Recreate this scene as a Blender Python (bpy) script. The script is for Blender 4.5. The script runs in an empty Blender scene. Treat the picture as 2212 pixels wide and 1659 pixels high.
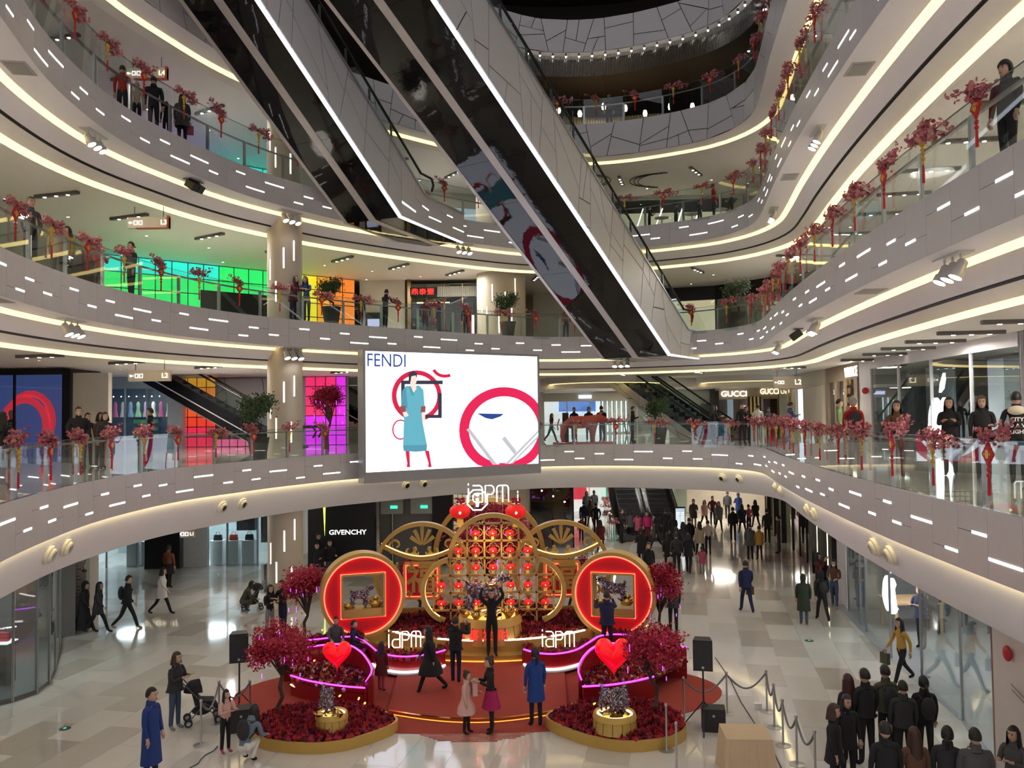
import bpy, bmesh, math, random
from mathutils import Vector, Matrix, Euler, Quaternion
from mathutils.noise import noise as pnoise
R = math.radians
PI = math.pi
SC = bpy.context.scene
COL = SC.collection
TMP = bpy.data.scenes.new('workbench')      # empty scratch scene for growing meshes, removed at the end

# ------------------------------------------------------------------ camera
F_PX, PITCH, ROLL = 1789.0, R(2.03), R(0.7)
EYE = Vector((0.0, 0.0, 7.0))
_f = Vector((0, math.cos(PITCH), math.sin(PITCH)))
_u0 = Vector((0, -math.sin(PITCH), math.cos(PITCH)))
_r0 = Vector((1, 0, 0))
_rt = _r0 * math.cos(ROLL) - _u0 * math.sin(ROLL)
_up = _r0 * math.sin(ROLL) + _u0 * math.cos(ROLL)
cam_d = bpy.data.cameras.new('camera')
cam_d.sensor_width = 36.0
cam_d.lens = F_PX / 2212.0 * 36.0
cam_d.clip_start, cam_d.clip_end = 0.1, 400
cam = bpy.data.objects.new('camera', cam_d)
COL.objects.link(cam)
m = Matrix.Identity(4)
for i, v in enumerate((_rt, _up, -_f)):
    m[0][i], m[1][i], m[2][i] = v
m.translation = EYE
cam.matrix_world = m
SC.camera = cam


def ray(x, y):
    d = _f * F_PX + _rt * (x - 1106.0) - _up * (y - 829.5)
    return d / d.y


def PZ(x, y, z=0.0):
    "surveyed point: where the sight line through a photo pixel meets the level z"
    d = ray(x, y)
    return EYE + d * ((z - EYE.z) / d.z)


def PY(x, y, Y):
    "surveyed point: where the sight line through a photo pixel meets depth Y"
    return EYE + ray(x, y) * Y


# ------------------------------------------------------------------ world, exposure
w = bpy.data.worlds.new('world')
SC.world = w
w.use_nodes = True
bg = w.node_tree.nodes['Background']
bg.inputs[0].default_value = (0.84, 0.81, 0.88, 1)
bg.inputs[1].default_value = 0.60
SC.view_settings.view_transform = 'Standard'
SC.view_settings.look = 'None'
SC.view_settings.gamma = 1.0
SC.view_settings.use_curve_mapping = False
SC.view_settings.exposure = 0.0
SC.cycles.max_bounces = 5
SC.cycles.diffuse_bounces = 3
SC.cycles.glossy_bounces = 3
SC.cycles.transmission_bounces = 4
SC.cycles.transparent_max_bounces = 24
SC.cycles.caustics_reflective = False
SC.cycles.caustics_refractive = False
SC.cycles.sample_clamp_indirect = 30.0
SC.cycles.use_light_tree = False
SC.cycles.use_adaptive_sampling = True
SC.cycles.adaptive_threshold = 0.2
LAMP = 1.0        # overall lamp power
CORR, ATR = 42.0, 230.0   # watts: one corridor light bar, one balcony spotlight cluster


def lamp(kind, name, loc, power, color=(1, .93, .8), size=.3, target=None, parent=None, spot=70, blend=.6):
    d = bpy.data.lights.new(name, kind)
    d.energy = power * LAMP
    d.color = color
    if kind == 'AREA':
        d.shape = 'DISK'
        d.size = size
    else:
        d.shadow_soft_size = size
    if kind == 'SPOT':
        d.spot_size = R(spot)
        d.spot_blend = blend
    o = bpy.data.objects.new(name, d)
    COL.objects.link(o)
    o.location = loc
    if target is not None:
        o.rotation_euler = (Vector(target) - Vector(loc)).to_track_quat('-Z', 'Y').to_euler()
    if parent is not None:
        o.parent = parent
    return o


# ------------------------------------------------------------------ materials
MATS = {}


def mat(name, col=(.8, .8, .8), rough=.5, metal=0.0, emit=0.0, ecol=None, vary=.06, scale=6.0, bump=0.0, coat=0.0, spec=.5):
    "procedural surface: base colour with a fine noise variation, optional relief"
    if name in MATS:
        return MATS[name]
    mt = bpy.data.materials.new(name)
    mt.use_nodes = True
    nt = mt.node_tree
    b = nt.nodes['Principled BSDF']
    b.inputs['Roughness'].default_value = rough
    b.inputs['Metallic'].default_value = metal
    b.inputs['Specular IOR Level'].default_value = spec
    if coat:
        b.inputs['Coat Weight'].default_value = coat
        b.inputs['Coat Roughness'].default_value = .08
    tc = nt.nodes.new('ShaderNodeTexCoord')
    nz = nt.nodes.new('ShaderNodeTexNoise')
    nz.inputs['Scale'].default_value = scale
    nz.inputs['Detail'].default_value = 4
    nt.links.new(tc.outputs['Object'], nz.inputs['Vector'])
    rp = nt.nodes.new('ShaderNodeMixRGB')
    lo = [max(0, c * (1 - vary)) for c in col]
    hi = [min(1, c * (1 + vary)) for c in col]
    rp.inputs[1].default_value = (*lo, 1)
    rp.inputs[2].default_value = (*hi, 1)
    nt.links.new(nz.outputs['Fac'], rp.inputs[0])
    nt.links.new(rp.outputs[0], b.inputs['Base Color'])
    if emit:
        b.inputs['Emission Color'].default_value = (*(ecol or col), 1)
        b.inputs['Emission Strength'].default_value = emit
    if bump:
        bp = nt.nodes.new('ShaderNodeBump')
        bp.inputs['Strength'].default_value = bump
        bp.inputs['Distance'].default_value = .02
        nt.links.new(nz.outputs['Fac'], bp.inputs['Height'])
        nt.links.new(bp.outputs[0], b.inputs['Normal'])
    mt.diffuse_color = (*col, 1)
    if emit:
        mt.cycles.emission_sampling = 'NONE'
    MATS[name] = mt
    return mt


def glass(name, tint=(.93, .97, .96), gloss=1.0, rough=.0, extra=.0):
    "thin architectural glass: clear, with Fresnel reflection"
    if name in MATS:
        return MATS[name]
    mt = bpy.data.materials.new(name)
    mt.use_nodes = True
    nt = mt.node_tree
    nt.nodes.clear()
    out = nt.nodes.new('ShaderNodeOutputMaterial')
    tr = nt.nodes.new('ShaderNodeBsdfTransparent')
    tr.inputs[0].default_value = (*tint, 1)
    gl = nt.nodes.new('ShaderNodeBsdfGlossy')
    gl.inputs[0].default_value = (gloss, gloss, gloss, 1)
    gl.inputs['Roughness'].default_value = rough
    lw = nt.nodes.new('ShaderNodeLayerWeight')
    lw.inputs[0].default_value = .5
    pw = nt.nodes.new('ShaderNodeMath')
    pw.operation = 'POWER'
    pw.inputs[1].default_value = 5
    nt.links.new(lw.outputs['Facing'], pw.inputs[0])
    ma = nt.nodes.new('ShaderNodeMath')
    ma.operation = 'MULTIPLY_ADD'
    ma.inputs[1].default_value = .95 - extra
    ma.inputs[2].default_value = .045 + extra
    nt.links.new(pw.outputs[0], ma.inputs[0])
    mx = nt.nodes.new('ShaderNodeMixShader')
    nt.links.new(ma.outputs[0], mx.inputs[0])
    nt.links.new(tr.outputs[0], mx.inputs[1])
    nt.links.new(gl.outputs[0], mx.inputs[2])
    nt.links.new(mx.outputs[0], out.inputs[0])
    MATS[name] = mt
    return mt


def glow(name, col, s):
    return mat(name, col, .6, 0, s, col, vary=0)


# ------------------------------------------------------------------ mesh builder
class MB:
    def __init__(self):
        self.v, self.f, self.m = [], [], []
        self.mats = []
        self.cur = 0
        self.X = None

    def use(self, mt):
        if mt not in self.mats:
            self.mats.append(mt)
        self.cur = self.mats.index(mt)
        return self

    def add(self, vs, fs):
        n = len(self.v)
        X = self.X
        for p in vs:
            p = Vector(p)
            self.v.append(tuple(X @ p) if X else tuple(p))
        for f in fs:
            self.f.append(tuple(i + n for i in f))
            self.m.append(self.cur)
        return self

    def box(self, c, s, rz=0.0, M=None):
        hx, hy, hz = s[0] / 2, s[1] / 2, s[2] / 2
        vs = [Vector((x, y, z)) for z in (-hz, hz) for y in (-hy, hy) for x in (-hx, hx)]
        if rz:
            q = Matrix.Rotation(rz, 3, 'Z')
            vs = [q @ p for p in vs]
        if M is not None:
            vs = [M @ p for p in vs]
        c = Vector(c)
        return self.add([p + c for p in vs], [(0, 2, 3, 1), (4, 5, 7, 6), (0, 1, 5, 4), (2, 6, 7, 3), (0, 4, 6, 2), (1, 3, 7, 5)])

    def bbox(self, a, b):
        return self.box([(p + q) / 2 for p, q in zip(a, b)], [abs(q - p) for p, q in zip(a, b)])

    def bar(self, a, b, wd, ht=None, up=(0, 0, 1)):
        a, b = Vector(a), Vector(b)
        ht = ht or wd
        t = (b - a)
        if t.length < 1e-6:
            return self
        t.normalize()
        u = Vector(up)
        s = t.cross(u)
        if s.length < 1e-3:
            s = t.cross(Vector((1, 0, 0)))
        s.normalize()
        n = s.cross(t)
        vs = [p + s * (i * wd / 2) + n * (j * ht / 2) for p in (a, b) for i, j in ((-1, -1), (1, -1), (1, 1), (-1, 1))]
        return self.add(vs, [(3, 2, 1, 0), (4, 5, 6, 7), (0, 1, 5, 4), (1, 2, 6, 5), (2, 3, 7, 6), (3, 0, 4, 7)])

    def tube(self, pts, r, n=8, caps=True, closed=False):
        pts = [Vector(p) for p in pts]
        k = len(pts)
        rs = r if isinstance(r, (list, tuple)) else [r] * k
        vs, fs = [], []
        ref = None
        for i, p in enumerate(pts):
            if closed:
                t = pts[(i + 1) % k] - pts[i - 1]
            else:
                t = pts[min(i + 1, k - 1)] - pts[max(i - 1, 0)]
            if t.length < 1e-9:
                t = Vector((0, 0, 1))
            t.normalize()
            if ref is None:
                ref = Vector((0, 0, 1)) if abs(t.z) < .9 else Vector((1, 0, 0))
            s = t.cross(ref)
            if s.length < 1e-4:
                s = t.cross(Vector((0, 1, 0)))
            s.normalize()
            u = s.cross(t)
            ref = u
            for j in range(n):
                a = 2 * PI * j / n
                vs.append(p + (s * math.cos(a) + u * math.sin(a)) * rs[i])
        for i in range(k if closed else k - 1):
            i2 = (i + 1) % k
            for j in range(n):
                j2 = (j + 1) % n
                fs.append((i * n + j, i * n + j2, i2 * n + j2, i2 * n + j))
        if caps and not closed:
            fs.append(tuple(range(n)))
            fs.append(tuple(reversed(range((k - 1) * n, k * n))))
        return self.add(vs, fs)

    def cyl(self, a, b, r, n=12, r2=None):
        return self.tube([a, b], [r, r if r2 is None else r2], n)

    def lathe(self, prof, n=20, c=(0, 0, 0), sx=1.0, sy=1.0, a0=0.0, a1=2 * PI):
        "prof: list of (r, z)"
        c = Vector(c)
        vs, fs = [], []
        full = abs(a1 - a0 - 2 * PI) < 1e-6
        nn = n if full else n + 1
        for r, z in prof:
            for j in range(nn):
                a = a0 + (a1 - a0) * j / n
                vs.append(c + Vector((r * math.cos(a) * sx, r * math.sin(a) * sy, z)))
        for i in range(len(prof) - 1):
            for j in range(n):
                j2 = (j + 1) % nn
                fs.append((i * nn + j, i * nn + j2, (i + 1) * nn + j2, (i + 1) * nn + j))
        return self.add(vs, fs)

    def sphere(self, c, r, n=10, k=7, sc=(1, 1, 1), M=None):
        c = Vector(c)
        vs, fs = [], []
        for i in range(k + 1):
            th = PI * i / k
            for j in range(n):
                a = 2 * PI * j / n
                p = Vector((math.sin(th) * math.cos(a) * sc[0], math.sin(th) * math.sin(a) * sc[1], math.cos(th) * sc[2])) * r
                vs.append(c + (M @ p if M is not None else p))
        for i in range(k):
            for j in range(n):
                j2 = (j + 1) % n
                fs.append((i * n + j, (i + 1) * n + j, (i + 1) * n + j2, i * n + j2))
        return self.add(vs, fs)

    def prism(self, poly, h, M=None, z0=0.0):
        "poly in XY extruded from z0 to z0+h, optionally moved by M"
        n = len(poly)
        vs = [Vector((p[0], p[1], z)) for z in (z0, z0 + h) for p in poly]
        if M is not None:
            vs = [M @ p for p in vs]
        fs = [tuple(reversed(range(n))), tuple(range(n, 2 * n))]
        fs += [(i, (i + 1) % n, n + (i + 1) % n, n + i) for i in range(n)]
        return self.add(vs, fs)

    def ribbon(self, A, B, closed=False):
        n = len(A)
        vs = list(A) + list(B)
        rng = range(n if closed else n - 1)
        return self.add(vs, [(i, (i + 1) % n, n + (i + 1) % n, n + i) for i in rng])

    def mesh(self, name, smooth=False):
        me = bpy.data.meshes.new(name)
        me.from_pydata(self.v, [], self.f)
        for mt in self.mats:
            me.materials.append(mt)
        if len(self.mats) > 1:
            me.polygons.foreach_set('material_index', self.m)
        if smooth:
            me.polygons.foreach_set('use_smooth', [True] * len(self.f))
            me.set_sharp_from_angle(angle=R(40))
        me.update()
        return me

    def build(self, name, parent=None, loc=None, rot=None, smooth=False):
        o = bpy.data.objects.new(name, self.mesh(name, smooth))
        COL.objects.link(o)
        if parent is not None:
            o.parent = parent
        if loc is not None:
            o.location = loc
        if rot is not None:
            o.rotation_euler = rot
        return o


def tag(o, label=None, cat=None, group=None, kind=None):
    if label:
        o['label'] = label
    if cat:
        o['category'] = cat
    if group:
        o['group'] = group
    if kind:
        o['kind'] = kind
    return o


def thing(name, label, cat, loc=(0, 0, 0), rz=0.0, group=None, kind=None):
    o = bpy.data.objects.new(name, None)
    o.empty_display_size = .2
    COL.objects.link(o)
    o.location = loc
    o.rotation_euler = (0, 0, rz)
    return tag(o, label, cat, group, kind)


def inst(name, me, parent=None, loc=(0, 0, 0), rot=(0, 0, 0), sc=None):
    o = bpy.data.objects.new(name, me)
    COL.objects.link(o)
    if parent is not None:
        o.parent = parent
    o.location = loc
    o.rotation_euler = rot
    if sc is not None:
        o.scale = sc if isinstance(sc, (tuple, list)) else (sc, sc, sc)
    return o


def copy_tree(o, parent=None):
    c = o.copy()
    COL.objects.link(c)
    c.parent = parent
    for ch in list(o.children):
        copy_tree(ch, c)
    return c


def text_obj(name, body, size, mt, parent=None, M=None, ext=.01, align='CENTER', bold=0.0, sx=1.0):
    "lettering as a mesh; M maps the text plane (x right, y up) into place"
    cu = bpy.data.curves.new(name, 'FONT')
    cu.body = body
    cu.size = size
    cu.extrude = ext
    cu.offset = bold
    cu.align_x = align
    cu.align_y = 'CENTER'
    cu.resolution_u = 3
    tmp = bpy.data.objects.new(name, cu)
    TMP.collection.objects.link(tmp)
    TMP.view_layers[0].update()
    me = bpy.data.meshes.new_from_object(tmp.evaluated_get(TMP.view_layers[0].depsgraph))
    bpy.data.objects.remove(tmp)
    me.name = name
    me.materials.clear()
    me.materials.append(mt)
    if M is not None or sx != 1.0:
        X = Matrix.Diagonal((sx, 1, 1, 1))
        me.transform((M if M is not None else Matrix.Identity(4)) @ X)
    o = bpy.data.objects.new(name, me)
    COL.objects.link(o)
    if parent is not None:
        o.parent = parent
    return o


def frame_mat(origin, xdir, updir=(0, 0, 1)):
    "matrix whose local x, y, z = xdir, updir, outward normal"
    x = Vector(xdir).normalized()
    u = Vector(updir)
    n = x.cross(u).normalized()
    u = n.cross(x).normalized()
    M = Matrix.Identity(4)
    for i, v in enumerate((x, u, n)):
        M[0][i], M[1][i], M[2][i] = v
    M.translation = Vector(origin)
    return M


def nth(n):
    w_ = ('first', 'second', 'third', 'fourth', 'fifth', 'sixth', 'seventh', 'eighth', 'ninth', 'tenth', 'eleventh', 'twelfth')
    return w_[n - 1] if n <= 12 else f'{n}' + ('th' if n % 10 not in (1, 2, 3) or n in (11, 12, 13) else ('st', 'nd', 'rd')[n % 10 - 1])


COUNT = {}


def count(key):
    COUNT[key] = COUNT.get(key, 0) + 1
    return nth(COUNT[key])


def spline(pts, step=.45):
    "Catmull-Rom through pts, resampled at equal arc steps"
    P = [Vector(p) for p in pts]
    P = [P[0] * 2 - P[1]] + P + [P[-1] * 2 - P[-2]]
    out = []
    for i in range(1, len(P) - 2):
        a, b, c, d = P[i - 1:i + 3]
        for k in range(12):
            t = k / 12
            out.append(.5 * ((2 * b) + (c - a) * t + (2 * a - 5 * b + 4 * c - d) * t * t + (3 * b - a - 3 * c + d) * t ** 3))
    out.append(P[-2])
    L = [0]
    for i in range(1, len(out)):
        L.append(L[-1] + (out[i] - out[i - 1]).length)
    n = max(2, int(round(L[-1] / step)))
    res = []
    j = 0
    for k in range(n + 1):
        s = L[-1] * k / n
        while j < len(L) - 2 and L[j + 1] < s:
            j += 1
        t = (s - L[j]) / max(1e-9, L[j + 1] - L[j])
        res.append(out[j].lerp(out[j + 1], min(1, t)))
    return res

# ================================================================== STRUCTURE
WHITE = mat('white_plaster', (.91, .90, .95), .55, vary=.02)
CEIL = mat('cream_ceiling_paint', (.86, .82, .77), .6, vary=.02)
PANEL = mat('grey_fascia_panel', (.64, .61, .61), .34, vary=.04, spec=.5)
JOINT = mat('dark_joint', (.20, .19, .19), .6)
SLOT = glow('slot_light', (1, .985, .95), 3.0)
COVE = glow('warm_cove_light', (1, .77, .29), 2.3)
COVE2 = glow('warm_trough_light', (1, .78, .31), 2.3)
STEEL = mat('brushed_steel', (.52, .53, .54), .32, .9, vary=.05)
DARKSTEEL = mat('dark_steel', (.16, .16, .165), .35, .7)
RAILG = glass('railing_glass', (.90, .945, .935))
GROOVE = mat('dark_groove', (.06, .055, .05), .5, .3)
STONE = mat('beige_stone', (.62, .55, .45), .4, vary=.06, scale=3)
BLACKGLOSS = mat('black_gloss', (.012, .012, .014), .07, 0, spec=.6)
BRONZE = mat('bronze_trim', (.20, .14, .07), .35, .8)


def floor_mat():
    mt = bpy.data.materials.new('polished_stone_tiles')
    mt.use_nodes = True
    nt = mt.node_tree
    b = nt.nodes['Principled BSDF']
    tc = nt.nodes.new('ShaderNodeTexCoord')
    mp = nt.nodes.new('ShaderNodeMapping')
    mp.inputs['Rotation'].default_value = (0, 0, R(62))
    nt.links.new(tc.outputs['Object'], mp.inputs['Vector'])
    br = nt.nodes.new('ShaderNodeTexBrick')
    br.offset = .5
    br.inputs['Scale'].default_value = 1.0
    br.inputs['Brick Width'].default_value = 2.4
    br.inputs['Row Height'].default_value = .78
    br.inputs['Mortar Size'].default_value = .004
    br.inputs['Bias'].default_value = .12
    br.inputs['Color1'].default_value = (.72, .69, .64, 1)
    br.inputs['Color2'].default_value = (.64, .61, .55, 1)
    br.inputs['Mortar'].default_value = (.34, .31, .27, 1)
    nt.links.new(mp.outputs[0], br.inputs['Vector'])
    nz = nt.nodes.new('ShaderNodeTexNoise')
    nz.inputs['Scale'].default_value = 1.6
    nz.inputs['Detail'].default_value = 6
    nt.links.new(tc.outputs['Object'], nz.inputs['Vector'])
    mx = nt.nodes.new('ShaderNodeMixRGB')
    mx.blend_type = 'MULTIPLY'
    mx.inputs[0].default_value = .18
    nt.links.new(br.outputs['Color'], mx.inputs[1])
    nt.links.new(nz.outputs['Fac'], mx.inputs[2])
    nt.links.new(mx.outputs[0], b.inputs['Base Color'])
    b.inputs['Roughness'].default_value = .06
    b.inputs['Specular IOR Level'].default_value = .62
    b.inputs['Coat Weight'].default_value = .35
    b.inputs['Coat Roughness'].default_value = .03
    MATS['polished_stone_tiles'] = mt
    return mt


FLOORM = floor_mat()


def polished(name, c):
    return mat(name, c, .07, vary=.05, scale=1.5, coat=.3, spec=.6)


class Edge:
    "plan curve of the atrium edge, walked from the near right round the far end to the near left"
    def __init__(self, pts):
        self.p = spline([(x, y, 0) for x, y in pts], .46)
        self.L = [0.0]
        for i in range(1, len(self.p)):
            self.L.append(self.L[-1] + (self.p[i] - self.p[i - 1]).length)
        self.len = self.L[-1]
        n = len(self.p)
        self.nr = []
        for i in range(n):
            t = (self.p[min(i + 1, n - 1)] - self.p[max(i - 1, 0)]).normalized()
            self.nr.append(Vector((t.y, -t.x, 0)))

    def at(self, u, s=0.0, z=0.0):
        u = min(max(u, 0), self.len - 1e-6)
        i = min(int(u / self.len * (len(self.p) - 1)), len(self.p) - 2)
        t = (u - self.L[i]) / (self.L[i + 1] - self.L[i])
        p = self.p[i].lerp(self.p[i + 1], t)
        n = self.nr[i].lerp(self.nr[i + 1], t).normalized()
        return Vector((p.x + n.x * s, p.y + n.y * s, z))

    def normal(self, u):
        u = min(max(u, 0), self.len - 1e-6)
        i = min(int(u / self.len * (len(self.p) - 1)), len(self.p) - 2)
        return self.nr[i]

    def line(self, s, z, u0=None, u1=None):
        if u0 is None:
            return [Vector((p.x + n.x * s, p.y + n.y * s, z)) for p, n in zip(self.p, self.nr)]
        k = max(1, int((u1 - u0) / .46))
        return [self.at(u0 + (u1 - u0) * i / k, s, z) for i in range(k + 1)]

    def near(self, x, y):
        return min(range(len(self.p)), key=lambda i: (self.p[i].x - x) ** 2 + (self.p[i].y - y) ** 2) * self.len / (len(self.p) - 1)


_right = [(6.8, 2), (6.8, 6), (6.85, 10), (7.0, 13), (7.3, 16.5), (7.75, 20.2), (8.3, 24), (9.0, 28), (9.6, 31), (9.98, 33.4),
          (9.75, 35.2), (8.9, 36.7), (7.6, 37.7), (5.4, 38.8), (3.3, 39.2), (1.2, 38.9), (-1.2, 37.4), (-3.5, 35.5), (-5.2, 33.9), (-6.8, 32.2)]
EDGE = {
    2: Edge(_right + [(-8.3, 29.6), (-9.2, 27.4), (-9.9, 25.4), (-10.2, 23), (-10.15, 20.2), (-9.7, 17.4), (-9.0, 14.5), (-7.8, 11.0), (-5.6, 7)]),
    3: Edge(_right + [(-8.4, 30.4), (-9.6, 28.4), (-10.4, 26.4), (-10.9, 24), (-11.05, 21.2), (-10.8, 18.3), (-10.2, 15.4), (-9.1, 12.2), (-7, 8)]),
    4: Edge(_right + [(-8.5, 29.7), (-9.4, 27.9), (-10.1, 25.7), (-10.6, 23.7), (-10.75, 21.6), (-10.5, 18.9), (-9.9, 16.4), (-8.9, 13.2), (-6.8, 9)]),
}
EDGE[5] = EDGE[4]
EDGE[6] = EDGE[4]
ZL = {1: 0.0, 2: 5.5, 3: 10.6, 4: 15.7, 5: 20.8, 6: 25.9, 7: 31.0}
WORDS = {1: 'ground', 2: 'second', 3: 'third', 4: 'fourth', 5: 'fifth', 6: 'sixth'}
OUT = 21.0


def sweep(name, edge, prof, mt, parent=None, smooth=False, u0=None, u1=None):
    b = MB()
    b.use(mt)
    lines = [edge.line(s, z, u0, u1) for s, z in prof]
    n = len(lines[0])
    vs = [p for ln in lines for p in ln]
    fs = [(i * n + j, (i + 1) * n + j, (i + 1) * n + j + 1, i * n + j + 1) for i in range(len(prof) - 1) for j in range(n - 1)]
    b.add(vs, fs)
    o = b.build(name, parent, smooth=smooth)
    if parent is None:
        o['kind'] = 'structure'
    return o


# ground floor
b = MB().use(FLOORM)
b.add([(-40, -2, 0), (40, -2, 0), (40, 85, 0), (-40, 85, 0)], [(0, 1, 2, 3)])
FLOOR = tag(b.build('floor'), 'pale polished stone tile floor of the ground level', kind='structure')
# individual floor tiles in running rows, laid slightly askew to the hall
TILE_T = [polished('tile_cream', (.68, .65, .60)), polished('tile_light', (.62, .59, .54)), polished('tile_beige', (.56, .52, .46)), polished('tile_tan', (.50, .455, .395))]
TL, TW = 1.8, .9
TILE_ME = []
for mt in TILE_T:
    q = MB().use(mt)
    q.add([(-TL / 2 + .003, -TW / 2 + .003, .006), (TL / 2 - .003, -TW / 2 + .003, .006), (TL / 2 - .003, TW / 2 - .003, .006), (-TL / 2 + .003, TW / 2 - .003, .006),
           (-TL / 2 + .003, -TW / 2 + .003, 0), (TL / 2 - .003, -TW / 2 + .003, 0), (TL / 2 - .003, TW / 2 - .003, 0), (-TL / 2 + .003, TW / 2 - .003, 0)],
          [(0, 1, 2, 3), (4, 5, 1, 0), (5, 6, 2, 1), (6, 7, 3, 2), (7, 4, 0, 3)])
    TILE_ME.append(q.mesh('tile'))
TA = R(78)
rt = random.Random(12)
spots = []
for i in range(-30, 31):
    for j in range(-30, 31):
        lx, ly = (i + (.5 if j % 2 else 0)) * TL, j * TW
        X, Y = lx * math.cos(TA) - ly * math.sin(TA), 30 + lx * math.sin(TA) + ly * math.cos(TA)
        if Y < 13 or Y > 62 or abs(X) > .64 * Y + 1 or X > 15.5:
            continue
        spots.append((Y, X, rt.choices((0, 1, 2, 3), (46, 24, 18, 12))[0]))
spots.sort()
vis = [t for t in spots if t[0] > 15.3 and not (abs(t[1] - .3) < 5 and 18 < t[0] < 26)]
one = set(vis[:300])
rest = [MB().use(mt) for mt in TILE_T]
far = MB()
for t in spots:
    Y, X, k = t
    if t in one:
        inst('tile', TILE_ME[k], FLOOR, (X, Y, 0), (0, 0, TA))
    else:
        far.use(TILE_T[k])
        M3 = Matrix.Rotation(TA, 3, 'Z')
        far.add([Vector((X, Y, .006)) + M3 @ Vector((a * (TL / 2 - .003), c * (TW / 2 - .003), 0)) for a, c in ((-1, -1), (1, -1), (1, 1), (-1, 1))], [(0, 1, 2, 3)])
far.build('far_tiles', FLOOR)['kind'] = 'stuff'

COLW = 0.92


def fascia_panel(e, u0, u1, z0, z1, parent):
    b = MB().use(PANEL)
    g = .0045
    A = [e.at(u0 + g + (u1 - u0 - 2 * g) * k / 2, 0.0) for k in range(3)]
    B = [e.at(u0 + g + (u1 - u0 - 2 * g) * k / 2, 0.03) for k in range(3)]
    lo, hi = z0 + g, z1 - g
    vs = [Vector((p.x, p.y, z)) for z in (lo, hi) for p in A] + [Vector((p.x, p.y, z)) for z in (lo, hi) for p in B]
    fs = []
    for k in range(2):
        fs += [(k, 3 + k, 4 + k, k + 1), (6 + k, k, k + 1, 7 + k), (3 + k, 9 + k, 10 + k, 4 + k)]
    fs += [(0, 6, 9, 3), (2, 5, 11, 8)]
    b.add(vs, fs)
    b.build('fascia_panel', parent)


def light_slot(e, u0, u1, z, parent):
    b = MB().use(SLOT)
    A = [e.at(u0 + (u1 - u0) * k / 2, -.008, z - .021) for k in range(3)]
    B = [p + Vector((0, 0, .042)) for p in A]
    C = [e.at(u0 + (u1 - u0) * k / 2, .02, z - .021) for k in range(3)]
    D = [p + Vector((0, 0, .042)) for p in C]
    b.ribbon(A, B).ribbon(C, A).ribbon(B, D)
    b.build('light_slot', parent)


def poly_inset(poly, g):
    n = len(poly)
    area = sum(poly[i][0] * poly[(i + 1) % n][1] - poly[(i + 1) % n][0] * poly[i][1] for i in range(n))
    if area < 0:
        poly = poly[::-1]
    out = poly
    for i in range(n):
        ax, ay = poly[i]
        bx, by = poly[(i + 1) % n]
        ex, ey = bx - ax, by - ay
        L = math.hypot(ex, ey)
        if L < 1e-6:
            continue
        nx, ny = -ey / L, ex / L
        out = clip(out, nx, ny, -(nx * (ax + nx * g) + ny * (ay + ny * g)))
        if len(out) < 3:
            return []
    return out


def clip(poly, a, b_, c):
    "keep the part where a x + b y + c >= 0"
    res = []
    n = len(poly)
    for i in range(n):
        p, q = poly[i], poly[(i + 1) % n]
        dp, dq = a * p[0] + b_ * p[1] + c, a * q[0] + b_ * q[1] + c
        if dp >= 0:
            res.append(p)
        if (dp >= 0) != (dq >= 0):
            t = dp / (dp - dq)
            res.append((p[0] + (q[0] - p[0]) * t, p[1] + (q[1] - p[1]) * t))
    return res


def crackle(u0, u1, v0, v1, seed, cell=1.15, cuts=1):
    "irregular polygon panels covering a strip (u along, v up)"
    rn = random.Random(seed)
    n = max(1, int((u1 - u0) / cell))
    xs = [(u0 + (u1 - u0) * i / n) for i in range(n + 1)]
    tops = [x + rn.uniform(-.38, .38) * cell * (1 if 0 < i < n else 0) for i, x in enumerate(xs)]
    bots = [x + rn.uniform(-.38, .38) * cell * (1 if 0 < i < n else 0) for i, x in enumerate(xs)]
    out = []
    for i in range(n):
        todo = [([(bots[i], v0), (bots[i + 1], v0), (tops[i + 1], v1), (tops[i], v1)], 0)]
        while todo:
            q, d = todo.pop()
            if d >= cuts and not (d < cuts + 1 and rn.random() < .3):
                out.append(q)
                continue
            cx = sum(p[0] for p in q) / len(q)
            cy = sum(p[1] for p in q) / len(q)
            a = rn.uniform(-.55, .55) + (PI / 2 if d == 0 else rn.choice((0, PI / 2)))
            nx, ny = math.cos(a), math.sin(a)
            c = -(nx * cx + ny * (cy + rn.uniform(-.22, .22) * (v1 - v0)))
            A, B = clip(q, nx, ny, c), clip(q, -nx, -ny, -c)
            if len(A) < 3 or len(B) < 3:
                out.append(q)
            else:
                todo += [(A, d + 1), (B, d + 1)]
    res = [poly_inset(q, .017) for q in out]
    return [q for q in res if len(q) >= 3]


CRACK = mat('off_white_cladding_panel', (.60, .585, .58), .38, vary=.03)


def crackle_object(polys, mapf, thick, parent, name='cladding_panel', mt=None):
    for q in polys:
        b = MB().use(mt or CRACK)
        n = len(q)
        fr = [mapf(u, v, 0.0) for u, v in q]
        bk = [mapf(u, v, thick) for u, v in q]
        b.add(fr + bk, [tuple(range(n))] + [(i, n + i, n + (i + 1) % n, (i + 1) % n) for i in range(n)])
        b.build(name, parent)


SPLITS = [.75, .43, .63, .30, .63, .34, .71, .44, .65, .33, .70, .38]
KINDS_ = ['L', 'F', 'R', 'L', 'L', 'F', 'F', 'R', 'R', 'L', 'F', 'L']

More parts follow.
